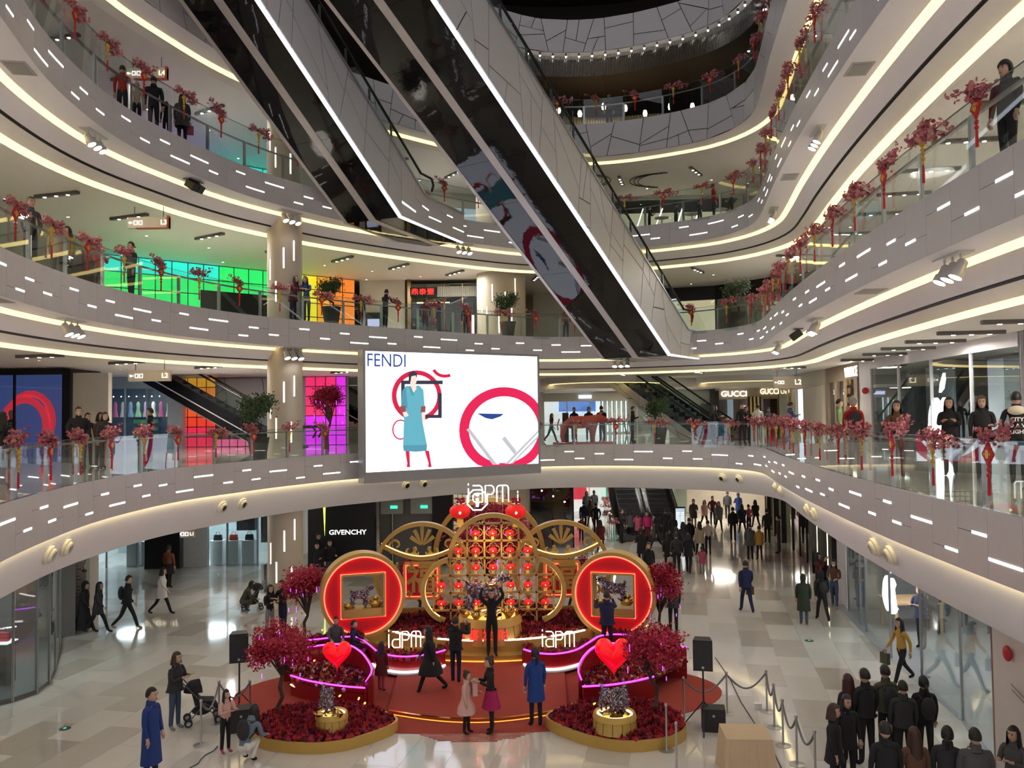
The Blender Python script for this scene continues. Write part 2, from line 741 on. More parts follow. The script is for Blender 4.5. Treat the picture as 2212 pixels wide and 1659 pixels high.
for lv in (2, 3, 4, 5, 6):
    e, z = EDGE[lv], ZL[lv]
    wd = WORDS[lv]
    sweep(f'floor_{wd}', e, [(.03, z), (OUT, z)], FLOORM)['label'] = f'polished walkway floor of the {wd} level'
    FH = 1.02 if lv < 5 else 1.62
    fas = sweep(f'wall_fascia_{wd}', e, [(.03, z), (.03, z - FH)], JOINT if lv < 5 else GROOVE)
    fas['label'] = f'grey panelled balcony fascia with white light slots, {wd} level' if lv < 5 else f'balcony fascia of irregular pale panels, {wd} level'
    if lv < 5:
        n = int(e.len / COLW)
        cw = e.len / n
        for i in range(n):
            u0, u1 = i * cw, (i + 1) * cw
            k = (i * 5 + lv * 3) % 12 if lv != 2 else i % 12
            zs = z - FH * SPLITS[k]
            fascia_panel(e, u0, u1, zs, z, fas)
            fascia_panel(e, u0, u1, z - FH, zs, fas)
            kd = KINDS_[k]
            a, c = {'L': (0, .5), 'R': (.5, 1), 'F': (0, 1)}[kd]
            light_slot(e, u0 + .02 + a * (cw - .04), u0 + .02 + c * (cw - .04), zs, fas)
    else:
        crackle_object(crackle(e.len * .12, e.len * .93, z - FH, z, lv * 11), lambda u, v, t: e.at(u, t, v), .03, fas)
    if lv == 2:
        zb = z - FH
        sweep('trim_2', e, [(.05, zb), (.05, zb + .05), (.2, zb + .05)], WHITE)
        o = sweep('cove_lamp_second', e, [(.06, zb + .045), (.19, zb + .045)], glow('cove_lamp_soft', (1, .82, .42), 5.0), None)
        tag(o, 'hidden warm strip lamp under the second level fascia', 'strip light', kind='thing')
        band = sweep('wall_band_second', e, [(.2, zb + .06), (.21, zb - .08), (.25, zb - .25), (.36, zb - .55), (.52, zb - .82), (.70, zb - 1.02), (.76, zb - 1.08), (.80, zb - 1.02)], WHITE, smooth=True)
        band['label'] = 'smooth white curved band below the second level balcony'
        sweep('ceiling_ground', e, [(.80, zb - 1.02), (1.2, 3.62), (OUT, 3.62)], CEIL)
    else:
        zb = z - FH
        sweep(f'trim_{lv}', e, [(.0, zb), (.80, zb), (.80, zb + .06)], WHITE)['label'] = f'flat white underside of the {wd} level balcony'
        if lv < 6:
            o = sweep(f'cove_lamp_{wd}', e, [(.80, zb + .03), (.93, zb + .03), (.98, zb - .09)], COVE)
            tag(o, f'warm yellow cove light strip under the {wd} level balcony', 'strip light', kind='thing')
        if lv < 5:
            band = sweep(f'wall_band_{wd}', e, [(.98, zb - .09), (1.04, zb - .16), (1.2, zb - .31), (1.34, zb - .42)], WHITE, smooth=True)
            band['label'] = f'smooth white curved soffit band under the {wd} level'
            sweep(f'trim_1{lv}', e, [(1.34, zb - .42), (1.35, zb - .37), (1.40, zb - .40), (1.41, zb - .47)], GROOVE)
            sweep(f'trim_2{lv}', e, [(1.41, zb - .47), (1.6, zb - .57), (1.84, zb - .63)], CEIL, smooth=True)
            o = sweep(f'trough_lamp_{wd}', e, [(1.84, zb - .63), (1.90, zb - .70), (2.08, zb - .72)], COVE2)
            tag(o, f'warm yellow light trough along the ceiling edge under the {wd} level', 'strip light', kind='thing')
            sweep(f'ceiling_{WORDS[lv - 1]}', e, [(2.08, zb - .72), (2.14, zb - .72), (2.34, zb - .56), (OUT, zb - .56)], CEIL)
        elif lv == 5:
            sweep(f'ceiling_{WORDS[lv - 1]}', e, [(.98, zb - .09), (1.3, zb - .2), (1.35, zb - .05), (OUT, zb - .05)], CEIL)
        else:
            sweep(f'ceiling_{WORDS[lv - 1]}', e, [(.98, zb - .0), (OUT, zb + .3)], mat('dark_slat_ceiling', (.045, .03, .018), .6))
    # outer closing wall
    zc = z - FH - .6 if lv > 2 else 3.62
    wl = sweep(f'wall_outer_{WORDS[lv - 1]}', e, [(OUT - 1, ZL[lv - 1]), (OUT - 1, zc)], STONE if lv < 6 else mat('dark_wood_wall', (.05, .04, .03), .6))
sweep('wall_outer_sixth', EDGE[6], [(9, 25.9), (9, 31)], mat('dark_wood_wall', (.05, .04, .03), .6))
sweep('ceiling_sixth', EDGE[6], [(-.5, 31), (9, 31)], mat('dark_slat_ceiling', (.045, .03, .018), .6))

# ---------------------------------------------------------------- railings
RAIL_H = {2: 1.02, 3: 1.06, 4: 1.42, 5: 1.2}
PANE_W = 1.85


def railing(lv, u0, u1):
    e, z, h = EDGE[lv], ZL[lv], RAIL_H[lv]
    wd = WORDS[lv]
    root = thing(f'glass_railing', f'clear glass railing along the {wd} level balcony edge', 'railing', e.at(u0, 0, z))
    inv = root.location
    n = int(round((u1 - u0) / PANE_W))
    w_ = (u1 - u0) / n
    for i in range(n):
        a, c = e.at(u0 + i * w_ + .012, .07, z), e.at(u0 + (i + 1) * w_ - .012, .07, z)
        nr = Vector(((c - a).y, -(c - a).x, 0)).normalized() * .012
        b = MB().use(RAILG)
        vs = [p + q + Vector((0, 0, zz)) - inv for zz in (-.12, h) for p, q in ((a, nr * 0), (c, nr * 0), (c, nr), (a, nr))]
        b.add(vs, [(0, 1, 5, 4), (1, 2, 6, 5), (2, 3, 7, 6), (3, 0, 4, 7), (4, 5, 6, 7)])
        b.build('glass_pane', root)
        b = MB().use(STEEL)
        q = e.at(u0 + i * w_, .16, z)
        nn = e.normal(u0 + i * w_)
        ang = math.atan2(nn.y, nn.x)
        M3 = Matrix.Rotation(ang, 3, 'Z')
        b.box(q + Vector((0, 0, .44)) - inv, (.055, .10, .92), M=M3)
        b.build('post', root)
    b = MB().use(mat('grey_handrail', (.36, .355, .35), .35, .6))
    A = [e.line(.20 + dx, z + .90 + dz, u0, u1) for dx, dz in ((0, 0), (.07, 0), (.07, .045), (0, .045))]
    for k in range(4):
        b.ribbon([p - inv for p in A[k]], [p - inv for p in A[(k + 1) % 4]])
    b.build('handrail', root)
    b = MB().use(mat('glass_edge', (.12, .17, .165), .2, 0, vary=0))
    A = [e.line(s, z + h, u0, u1) for s in (.068, .084)]
    b.ribbon([p - inv for p in A[0]], [p - inv for p in A[1]])
    A2 = [p + Vector((0, 0, .012)) for p in A[0]]
    b.ribbon([p - inv for p in A[0]], [p - inv for p in A2])
    b.build('glass_edge', root)


railing(2, EDGE[2].near(6.85, 9), EDGE[2].near(-9.0, 14))
railing(3, EDGE[3].near(6.85, 9), EDGE[3].near(-10.2, 15))
railing(4, EDGE[4].near(7.2, 15), EDGE[4].near(-9.9, 16))
railing(5, EDGE[5].near(9.0, 28), EDGE[5].near(-3, 36))

# ================================================================== CEILING FIXTURES
LENS = glow('lamp_lens', (1, .95, .84), 14.0)
BARM = mat('grey_bar_housing', (.20, .185, .17), .45, .3)
CZ = {1: 3.62, 2: 9.02, 3: 14.12}          # ceiling heights
CZ[4] = 20.8 - 1.62 - .05
# prototype: slim housing with end bracket and three recessed lamps (local x along the bar)
b = MB().use(BARM).box((0, 0, -.05), (1.65, .13, .10)).box((-.76, 0, -.02), (.16, .16, .14))
BAR_ME = b.mesh('housing')
b = MB().use(LENS).lathe([(.0, -.108), (.05, -.108), (.055, -.10)], 10)
LENS_ME = b.mesh('lens')


def light_bar(lv, u, s0=4.1, watts=None):
    e = EDGE[lv + 1]
    p = e.at(u, s0, CZ[lv])
    n = e.normal(u)
    t = thing('ceiling_light_bar', f'{count((lv, "bar"))} slim grey three-lamp bar along the {WORDS[lv]} level ceiling, counted from the near right', 'ceiling light', p, math.atan2(n.y, n.x), f'lamp bars along the {WORDS[lv]} level ceiling')
    inst('housing', BAR_ME, t)
    for k in (-.45, 0, .45):
        inst('lens', LENS_ME, t, (k, 0, 0))
    if watts:
        lamp('AREA', 'bar_light', (0, 0, -.14), watts, (1, .93, .84), 1.2, parent=t)


for lv in (2, 3, 4):
    e = EDGE[lv + 1]
    u0, u1 = (e.near(7.0, 14), e.near(-10, 16))
    k = 0
    u = u0
    while u < u1:
        light_bar(lv, u, watts=CORR * (4.5 if lv < 4 else 2.6) if k % 4 == 0 else None)
        u += 2.8
        k += 1
# recessed downlights
b = MB().use(mat('downlight_ring', (.7, .68, .64), .4)).lathe([(.075, 0), (.075, -.012), (.05, -.012)], 12)
RING_ME = b.mesh('ring')
b = MB().use(glow('downlight_lens', (1, .96, .86), 10)).lathe([(.05, -.008), (0, -.008)], 12)
DL_ME = b.mesh('lens')
for lv in (2, 3, 4):
    e = EDGE[lv + 1]
    u0, u1 = (e.near(7.0, 18), e.near(-10, 18))
    rr = random.Random(lv)
    for s0, st in ((6.2, 2.3), (8.6, 3.1)):
        u = u0 + rr.random()
        while u < u1:
            t = thing('downlight', f'{count((lv, s0))} small recessed downlight in the {"front" if s0 < 7 else "back"} row of the {WORDS[lv]} level ceiling, from the right', 'downlight', e.at(u, s0, CZ[lv]), group=f'downlights in the {WORDS[lv]} level ceiling')
            inst('ring', RING_ME, t)
            inst('lens', DL_ME, t)
            u += st
# unseen recessed downlights added to light the ground floor corridor
for u in range(8, int(EDGE[2].len) - 2, 8):
    for s0 in ((3.6, 11) if 36 < u < 56 else (3.6,)):
        t = thing('downlight', f'{count("gd")} unseen round recessed downlight in the ground level ceiling, from the right', 'downlight', EDGE[2].at(u, s0, 3.62), group='downlights in the ground level ceiling')
        inst('ring', RING_ME, t)
        inst('lens', DL_ME, t)
        lamp('AREA', 'added_downlight_beam', (0, 0, -.03), CORR * 1.7, (1, .95, .88), .22, parent=t)

# spotlight clusters under the balconies
SPOTM = mat('pale_grey_lamp_housing', (.62, .62, .62), .35, .2)
SPOTL = glow('spot_lens', (1, .97, .92), 22.0)


def spot_cluster(px, py, lv, label, watts=None, n=3, kind='spot'):
    "ceiling plate with n tilted spotlights hung under the balcony of level lv"
    z = ZL[lv] - 1.02
    p = PZ(px, py, z)
    e = EDGE[lv]
    u = e.near(p.x, p.y)
    p = e.at(u, .42, z)
    nr = e.normal(u)
    inward = -nr
    t = thing('spotlight_cluster' if kind == 'spot' else 'ceiling_speaker', label, 'spotlight' if kind == 'spot' else 'speaker', p, math.atan2(inward.y, inward.x) - PI / 2)
    # local x runs along the balcony edge, local y points into the atrium
    w_ = .30 * n + .1
    b = MB().use(SPOTM if kind == 'spot' else DARKSTEEL).box((0, 0, -.015), (w_, .26, .03))
    b.build('mounting_plate', t)
    for k in range(n):
        x = (k - (n - 1) / 2) * .3
        if kind == 'spot':
            s = MB().use(SPOTM)
            d = Vector((0, .45, -.89)).normalized()
            c = Vector((x, .03, -.27))
            s.cyl((x, 0, -.02), (x, 0, -.14), .025, 8)
            s.tube([(x - .11, .0, -.22), (x - .11, 0, -.14), (x + .11, 0, -.14), (x + .11, 0, -.22)], .014, 6)
            s.tube([c - d * .16, c - d * .13, c + d * .02, c + d * .05, c + d * .17], [.05, .085, .09, .115, .12], 14)
            lampo = s.build('spotlight', t, smooth=True)
            g = MB().use(SPOTL)
            M = (d.to_track_quat('Z', 'Y')).to_matrix()
            g.add([c + d * .172 + M @ Vector((.105 * math.cos(a * PI / 7), .105 * math.sin(a * PI / 7), 0)) for a in range(14)], [tuple(range(14))])
            g.build('lens', lampo)
        else:
            s = MB().use(mat('black_speaker_case', (.02, .02, .022), .5))
            M3 = Matrix.Rotation(R(-35), 3, 'X')
            s.box((x, .06, -.2), (.27, .34, .24), M=M3)
            s.cyl((x, 0, -.02), (x, 0, -.12), .02, 6)
            sp = s.build('speaker_case', t)
            g = MB().use(mat('black_grille', (.035, .035, .04), .7, bump=.5, scale=90))
            g.box(Vector((x, .06, -.2)) + M3 @ Vector((0, .172, 0)), (.23, .01, .2), M=M3)
            g.build('grille', sp)
    if watts and kind == 'spot':
        lamp('SPOT', 'spot_beam', (0, .22, -.5), watts * .9, (1, .96, .95), .25, parent=t, spot=100, blend=.8).rotation_euler = (R(26), 0, 0)
    return t


SPOTS = [(222, 690, 3, 'triple spotlight under the third level, far left of the two on that side', 1),
         (640, 752, 3, 'triple spotlight under the third level beside the big screen', 1),
         (215, 290, 4, 'triple spotlight under the fourth level at upper left', 1),
         (628, 455, 4, 'triple spotlight under the fourth level above the round column', 1),
         (1015, 520, 4, 'triple spotlight under the fourth level beside the escalator undersides', 1),
         (1338, 770, 3, 'triple spotlight under the third level below the front escalator foot', 1),
         (1662, 738, 3, 'triple spotlight under the third level at the far right curve', 0),
         (1755, 690, 3, 'triple spotlight under the third level next to the black ceiling speaker', 1),
         (2040, 555, 3, 'large triple spotlight under the third level at the right', 1),
         (1745, 285, 4, 'triple spotlight under the fourth level at upper right', 1),
         (1657, 455, 4, 'triple spotlight under the fourth level at the far right curve', 1)]
for x, y, lv, lb, on in SPOTS:
    spot_cluster(x, y, lv, lb, ATR if on else None)
spot_cluster(427, 385, 4, 'pair of black speakers hung under the fourth level', n=2, kind='speaker')
spot_cluster(1697, 712, 3, 'single black speaker hung under the third level at the right', n=1, kind='speaker')

# flush access hatches in the balcony undersides
b = MB().use(mat('hatch_frame', (.46, .45, .44), .5)).box((0, 0, -.008), (.75, .5, .016))
b.use(mat('hatch_leaf', (.36, .355, .35), .5)).box((0, 0, -.018), (.62, .38, .012))
HATCH = b.mesh('hatch')
for x, y, lv, lb in ((45, 150, 4, 'flush grey access hatch under the fourth level at the left'), (40, 650, 3, 'flush grey access hatch under the third level at the left'),
                     (1850, 145, 4, 'larger flush access hatch under the fourth level at the right'), (1693, 385, 4, 'smaller flush access hatch under the fourth level at the right'),
                     (1858, 632, 3, 'flush access hatch under the third level at the right')):
    z = ZL[lv] - 1.02
    p = PZ(x, y, z)
    e = EDGE[lv]
    u = e.near(p.x, p.y)
    n = e.normal(u)
    o = inst('access_hatch', HATCH, None, e.at(u, .4, z), (0, 0, math.atan2(n.y, n.x) + PI / 2))
    tag(o, lb, 'hatch')

# round air nozzles in the white band below the second level
NZM = mat('cream_nozzle', (.80, .76, .64), .4)
b = MB().use(NZM).lathe([(.20, 0), (.215, .05), (.205, .075), (.17, .085), (.15, .14), (.11, .16), (.10, .10)], 20)
NZ1 = b.mesh('ring', True)
b = MB().use(mat('dark_nozzle_throat', (.05, .05, .05), .5)).lathe([(.105, .12), (.06, .02), (0, .02)], 16)
NZ2 = b.mesh('throat')
NZ = [(98, 1172), (136, 1158), (476, 1086), (520, 1077), (875, 1042), (911, 1039), (1564, 1023), (1599, 1025), (1681, 1054), (1692, 1058), (1752, 1093), (1766, 1101), (1900, 1170), (1934, 1185)]
e = EDGE[2]
for k, (x, y) in enumerate(NZ):
    zz = 5.5 - 1.02 - .55
    d = ray(x, y)
    best = min((abs((q := e.at(u * .1, .36, zz)).x / q.y - d.x), u * .1) for u in range(40, int(e.len * 10) - 60))
    u = best[1]
    n = e.normal(u)
    dirv = (-n + Vector((0, 0, -.38))).normalized()
    p = e.at(u, .32, zz + .12)
    side = ['at the left edge', 'at the left edge', 'above the tan column', 'above the tan column', 'under the big screen', 'under the big screen', 'at the far right bend', 'at the far right bend', 'just past the right bend', 'just past the right bend',
            'midway along the right side', 'midway along the right side', 'at the near right', 'at the near right'][k]
    t = thing('air_nozzle', f'{"first" if k % 2 == 0 else "second"} round cream air nozzle of the pair {side}', 'air nozzle', p, 0, 'round air nozzles in the white band')
    t.rotation_euler = dirv.to_track_quat('Z', 'Y').to_euler()
    inst('ring', NZ1, t)
    inst('throat', NZ2, t)

# ================================================================== ESCALATORS, COLUMNS, SCREEN
MIRROR = mat('black_mirror_panel', (.010, .010, .011), .035, 0, spec=.32, bump=.10, scale=1.1)
MIRROR.node_tree.nodes['Bump'].inputs['Distance'].default_value = .05
LEDW = glow('white_edge_light', (.86, .90, 1), 1.5)
RIBM = mat('pale_metal_rib', (.62, .58, .57), .4, .2)
RUBBER = mat('black_rubber', (.015, .015, .016), .5)
STEPM = mat('escalator_step', (.12, .12, .125), .4, .6)


def escalator_bank(name, label, base, dirh, run, width, D, h0, flat, seed=1, panel=1.7, lanes=2, rail_h=.92, clad=None, posts=True, landing_grey=False, under=None):
    """sloping bank. base: lower end of the sloping underside at its right-hand side going up; dirh: horizontal direction UP the slope;
    D: vertical thickness on the slope, h0: thickness of the level landing of length flat at the foot"""
    d = Vector((dirh[0], dirh[1], 0)).normalized()
    k = math.tan(R(30))
    root = thing(name, label, 'escalator', base)
    side = Vector((-d.y, d.x, 0))
    kn = (h0 - D) / k                     # where the top surface starts to rise

    def zu(u):
        return max(0.0, k * u)

    def zt(u):
        return max(h0, D + k * u)

    def P(u, w, z):
        return d * u + side * w + Vector((0, 0, z))

    def U(u, w, h=0.0):
        return P(u, w, zu(u) + h)

    def T(u, w, h=0.0):
        return P(u, w, zt(u) + h)
    spans_u = [(-flat, 0), (0, run)] if flat > .05 else [(0, run)]
    spans_t = [(-flat, kn), (kn, run)] if flat > .05 else [(0, run)]
    n = max(1, int(run / panel))
    lw = width / lanes
    um = under or MIRROR
    for ln in range(lanes):
        for i in range(-1 if flat > .2 else 0, n):
            u0, u1 = (run * i / n, run * (i + 1) / n) if i >= 0 else (-flat, 0)
            w0, w1 = ln * lw + .14, (ln + 1) * lw - .14
            b = MB().use(um)
            lo = [U(u0 + .005, w0), U(u1 - .005, w0), U(u1 - .005, w1), U(u0 + .005, w1)]
            b.add(lo + [p + Vector((0, 0, .05)) for p in lo], [(3, 2, 1, 0), (0, 4, 5, 1), (1, 5, 6, 2), (2, 6, 7, 3), (3, 7, 4, 0)])
            b.build('underside_panel', root)
    for ln in range(1, lanes):
        b = MB().use(RIBM)
        for a, c in spans_u:
            w0, w1 = ln * lw - .15, ln * lw + .15
            b.add([U(a, w0, -.02), U(c, w0, -.02), U(c, w1, -.02), U(a, w1, -.02)], [(3, 2, 1, 0)])
            for q in (w0, w1):
                b.add([U(a, q, -.02), U(c, q, -.02), U(c, q, .08), U(a, q, .08)], [(0, 1, 2, 3)])
        b.build('centre_rib', root)
    for w0, w1, nm in ((.0, .14, 'edge_rib'), (width - .13, width - .01, 'edge_light')):
        b = MB().use(LEDW if nm == 'edge_light' and posts else RIBM)
        for a, c in spans_u:
            b.add([U(a, w0, -.02), U(c, w0, -.02), U(c, w1, -.02), U(a, w1, -.02)], [(3, 2, 1, 0)])
            for q in (w0, w1):
                b.add([U(a, q, -.02), U(c, q, -.02), U(c, q, .06), U(a, q, .06)], [(0, 1, 2, 3)])
        b.build(nm, root)
    b = MB().use(GROOVE)
    us = sorted(set([-flat, kn, 0, run])) if flat > .05 else [0, run]
    for w_ in (.03, width - .03):
        for a, c in zip(us, us[1:]):
            b.add([U(a, w_, .02), U(c, w_, .02), T(c, w_), T(a, w_)], [(0, 1, 2, 3)])
    for a, c in spans_t:
        b.add([T(a, .03, -.24), T(c, .03, -.24), T(c, width - .03, -.24), T(a, width - .03, -.24)], [(0, 1, 2, 3)])
    for u in (us[0], run):
        b.add([U(u, .03), U(u, width - .03), T(u, width - .03), T(u, .03)], [(0, 1, 2, 3)])
    b.build('truss_body', root)
    for w_, sg in ((0, -1), (width, 1)):
        def mp(u, v, t, w_=w_, sg=sg):
            zz = zu(u) + v * (zt(u) - zu(u))
            return P(u, w_ + sg * (.02 - t), zz)
        if clad == 'dark':
            b = MB().use(MIRROR)
            for a, c in zip(us, us[1:]):
                b.add([mp(a, .03, 0), mp(c, .03, 0), mp(c, 1, 0), mp(a, 1, 0)], [(0, 1, 2, 3)])
            b.build('side_panel', root)
            b = MB().use(RIBM)
            for a, c in zip(us, us[1:]):
                b.add([mp(a, .40, -.01), mp(c, .40, -.01), mp(c, .46, -.01), mp(a, .46, -.01)], [(0, 1, 2, 3)])
            b.build('side_light', root)
            continue
        u_lo = 0 if landing_grey else us[0]
        hs = D
        polys = [[(u, v / hs) for u, v in q] for q in crackle(u_lo, run, .05, hs, seed + sg, 1.2, 1)]
        pl = []
        for q in polys:
            parts = [q]
            for cut in (0.0, kn):
                nxt = []
                for r_ in parts:
                    nxt += [x for x in (clip(r_, 1, 0, -cut), clip(r_, -1, 0, cut)) if len(x) >= 3]
                parts = nxt
            pl += parts
        crackle_object(pl, mp, .03, root)
        if landing_grey:
            m_ = max(1, int(flat / .95))
            for i in range(m_):
                a, c = -flat * (i + 1) / m_ + .006, -flat * i / m_ - .006
                sp = SPLITS[i % 12]
                for v0, v1 in ((.02, 1 - sp - .006), (1 - sp + .006, 1)):
                    b = MB().use(PANEL)
                    q = [mp(a, v0, 0), mp(c, v0, 0), mp(c, v1, 0), mp(a, v1, 0)]
                    r_ = [mp(a, v0, .03), mp(c, v0, .03), mp(c, v1, .03), mp(a, v1, .03)]
                    b.add(q + r_, [(0, 1, 2, 3), (0, 4, 5, 1), (1, 5, 6, 2), (2, 6, 7, 3), (3, 7, 4, 0)])
                    b.build('landing_panel', root)
                b = MB().use(SLOT)
                a2, c2 = (a, (a + c) / 2) if i % 2 else (a, c)
                b.add([mp(a2, 1 - sp - .018, -.006), mp(c2, 1 - sp - .018, -.006), mp(c2, 1 - sp + .018, -.006), mp(a2, 1 - sp + .018, -.006)], [(0, 1, 2, 3)])
                b.build('light_slot', root)
    b = MB().use(STEPM)
    u_first = kn if flat > .05 else 0
    ns = int((run - u_first) / .4)
    for ln in range(lanes):
        wa, wb = ln * lw + .28, (ln + 1) * lw - .28
        for i in range(ns):
            u = u_first + .4 * i
            zz = zt(u) - .22
            q = Vector((0, 0, .231))
            p0, p1 = P(u, wa, zz), P(u, wb, zz)
            b.add([p0, p1, p1 + q, p0 + q, p1 + q + d * .4, p0 + q + d * .4], [(0, 1, 2, 3), (3, 2, 4, 5)])
        if flat > .05:
            b.add([P(-flat, wa, h0 + .005), P(kn, wa, h0 + .005), P(kn, wb, h0 + .005), P(-flat, wb, h0 + .005)], [(0, 1, 2, 3)])
    b.build('step_band', root)['kind'] = 'stuff'
    for ln in range(lanes):
        for w_ in (ln * lw + .16, (ln + 1) * lw - .16):
            m_ = max(1, int((run - u_first) / 1.7))
            for i in range(m_):
                u0, u1 = u_first + (run - u_first) * i / m_ + .01, u_first + (run - u_first) * (i + 1) / m_ - .01
                g = MB().use(RAILG)
                q = [T(u0, w_), T(u1, w_), T(u1, w_, rail_h), T(u0, w_, rail_h)]
                s_ = side * .012
                g.add(q + [p + s_ for p in q], [(0, 1, 2, 3), (7, 6, 5, 4), (0, 4, 5, 1), (2, 6, 7, 3)])
                g.build('balustrade_glass', root)
            hr = MB().use(RUBBER)
            pts = [T(u_first, w_, rail_h), T(run, w_, rail_h)]
            if flat > .05:
                pts = [P(u_first - .9, w_, h0 + rail_h * .45), P(u_first - 1.05, w_, h0 + rail_h * .75), P(u_first - .9, w_, h0 + rail_h)] + pts
            else:
                pts = [P(-.5, w_, zt(0) + rail_h * .3), P(-.7, w_, zt(0) + rail_h * .55), P(-.5, w_, zt(0) + rail_h * .8)] + pts
            hr.tube(pts, .05, 8)
            hr.build('handrail', root)
    if posts:
        nb = int(run / 1.45)
        for i in range(nb):
            u = run * (i + .5) / nb
            g = MB().use(DARKSTEEL)
            g.bar(T(u, width + .02, 0), T(u + .02, width + .02, .55), .07, .05)
            g.build('post', root)
        for w_ in (-.01, width + .01):
            g = MB().use(STEEL)
            for a, c in spans_t:
                g.bar(T(a, w_, .02), T(c, w_, .02), .12, .06)
            g.build('skirt_rail', root)
    return root, T


escalator_bank('escalator_bank', 'long front escalator pair with black mirrored underside rising from the third level', PZ(1300, 775, 9.40), (-.68, -1), 17.6, 3.3, 2.37, 1.25, 3.3, seed=21)
escalator_bank('escalator_bank', 'upper rear escalator pair with black mirrored underside rising from the fourth level', PZ(745, 483, 14.50), (-.423, -1), 17.6, 2.55, 2.3, 1.25, 5.3, seed=41, landing_grey=True)
escalator_bank('escalator_bank', 'escalator pair behind the plant pot on the second level, far side', (11.6, 45.0, 5.15), (-.62, .78), 8.8, 3.0, .75, .4, 1.6, seed=61, posts=False)
escalator_bank('escalator_bank', 'dark escalator pair at the back of the ground floor behind the crowd', (9.3, 46.2, .05), (0, 1), 8.5, 3.6, .5, .25, 1.2, seed=71, posts=False, clad='dark')
escalator_bank('escalator_bank', 'single escalator with dark shiny side on the second level at the left', (-11.3, 40.2, 5.2), (-1, 0), 8.6, 1.5, .95, .35, 1.4, seed=81, lanes=1, posts=False, clad='dark')
escalator_bank('escalator_bank', 'single brown-sided escalator half hidden behind the round column', (-6.2, 46.0, 5.2), (-1, 0), 8.6, 1.5, .8, .35, 1.0, seed=83, lanes=1, posts=False, clad='dark')

# ------------------------------------------------------------------ columns with vertical light slits
COLM = mat('tan_column_stone', (.56, .49, .40), .45, vary=.05, scale=2)
SLIT = glow('column_slit_light', (1, .96, .88), 2.2)


def column(name, label, x, y, r, z0, z1, slits):
    root = thing(name, label, 'column', (x, y, 0), kind='structure')
    bands = [(0, 3.62), (5.5, 9.02), (10.6, 14.12), (15.7, 19.2)]
    b = MB().use(COLM)
    b.lathe([(r, z0), (r, z1)], 40)
    b.build('shaft', root, smooth=True)
    for zf, hgt, ang in slits:
        b = MB().use(SLIT)
        a = R(ang)
        rr = r + .008
        da = .028 / rr
        q = [Vector((rr * math.cos(a + t), rr * math.sin(a + t), z)) for z in (zf, zf + hgt) for t in (-da, da)]
        b.add(q, [(0, 1, 3, 2)])
        b.build('light_slit', root)
    return root


rs = random.Random(3)
sl = []
for zf in (0, 5.5, 10.6, 15.7):
    for a, h_ in ((-128, 1.5), (-104, .75), (-78, 1.95), (-55, .55), (-44, 2.3)):
        sl.append((zf + h_ + rs.uniform(-.1, .1), .78, a))
column('column', 'round tan stone column with vertical light slits', -8.75, 31.9, .66, 0, 20.0, sl)
sl = []
for zf in (0, 10.6):
    for a, h_ in ((-125, .9), (-110, 2.0), (-95, .4), (-80, 1.6), (-65, .8), (-55, 2.3), (-140, 1.5)):
        sl.append((zf + h_, .85, a))
column('column', 'wide grey column with light slits behind the golden arches', -.5, 42.3, 1.25, 0, 20.0, sl)

# ------------------------------------------------------------------ LED screen
SA, SB = PY(790, 1022, 32.3), PY(1163, 1000, 36.8)
SA.z = SB.z = (SA.z + SB.z) / 2
xd = (SB - SA).normalized()
W_ = (SB - SA).length
H_ = PY(790, 758, 32.3).z - SA.z
SM = frame_mat(SA, xd)
nrm = Vector((xd.y, -xd.x, 0))


def scr(px, py, off=.012):
    "screen-plane point of the picture shown on the screen"
    d = ray(px, py)
    t = (SA - EYE).dot(nrm) / d.dot(nrm)
    p = EYE + d * t
    q = p - SA
    return Vector((q.dot(xd), q.z, off))


scrn = thing('led_screen', 'huge LED screen showing a bright fashion advertisement', 'screen', SA)
scrn.matrix_world = SM


def sglow(name, c, s=1.15):
    return glow(name, c, s)


b = MB().use(mat('grey_screen_frame', (.36, .36, .38), .4, .3))
b.bbox((-.10, -.42, -.5), (W_ + .10, 0, .06)).bbox((-.10, H_, -.5), (W_ + .1, H_ + .09, .03)).bbox((-.10, 0, -.5), (0, H_, .03)).bbox((W_, 0, -.5), (W_ + .1, H_, .03)).bbox((0, 0, -.5), (W_, H_, -.02))
b.build('frame', scrn)
SCRW = glow('screen_white', (.80, .86, 1.0), 1.9)
SCRW.cycles.emission_sampling = 'FRONT'
b = MB().use(SCRW).add([(0, 0, 0), (W_, 0, 0), (W_, H_, 0), (0, H_, 0)], [(0, 1, 2, 3)])
b.build('display', scrn)


def spoly(name, pts, mt, off=.012):
    b = MB().use(mt)
    b.add([scr(x, y, off) for x, y in pts], [tuple(reversed(range(len(pts))))])
    return b.build(name, scrn)


def sring(name, cx, cy, rx, ry, wd, mt, off=.01, a0=0, a1=360, clipv=None):
    b = MB().use(mt)
    n = 48
    c = scr(cx, cy)
    kx = (scr(cx + 1, cy) - c).length
    ky = (scr(cx, cy + 1) - c).length
    out, inn = [], []
    for i in range(n + 1):
        a = R(a0 + (a1 - a0) * i / n)
        for L, r1, r2 in ((out, rx, ry), (inn, rx - wd, ry - wd)):
            p = c + Vector((math.cos(a) * r1 * kx, math.sin(a) * r2 * ky, 0))
            p.x = min(max(p.x, 0), W_)
            p.y = min(max(p.y, 0), H_)
            p.z = off
            L.append(p)
    b.ribbon(out, inn)
    return b.build(name, scrn)


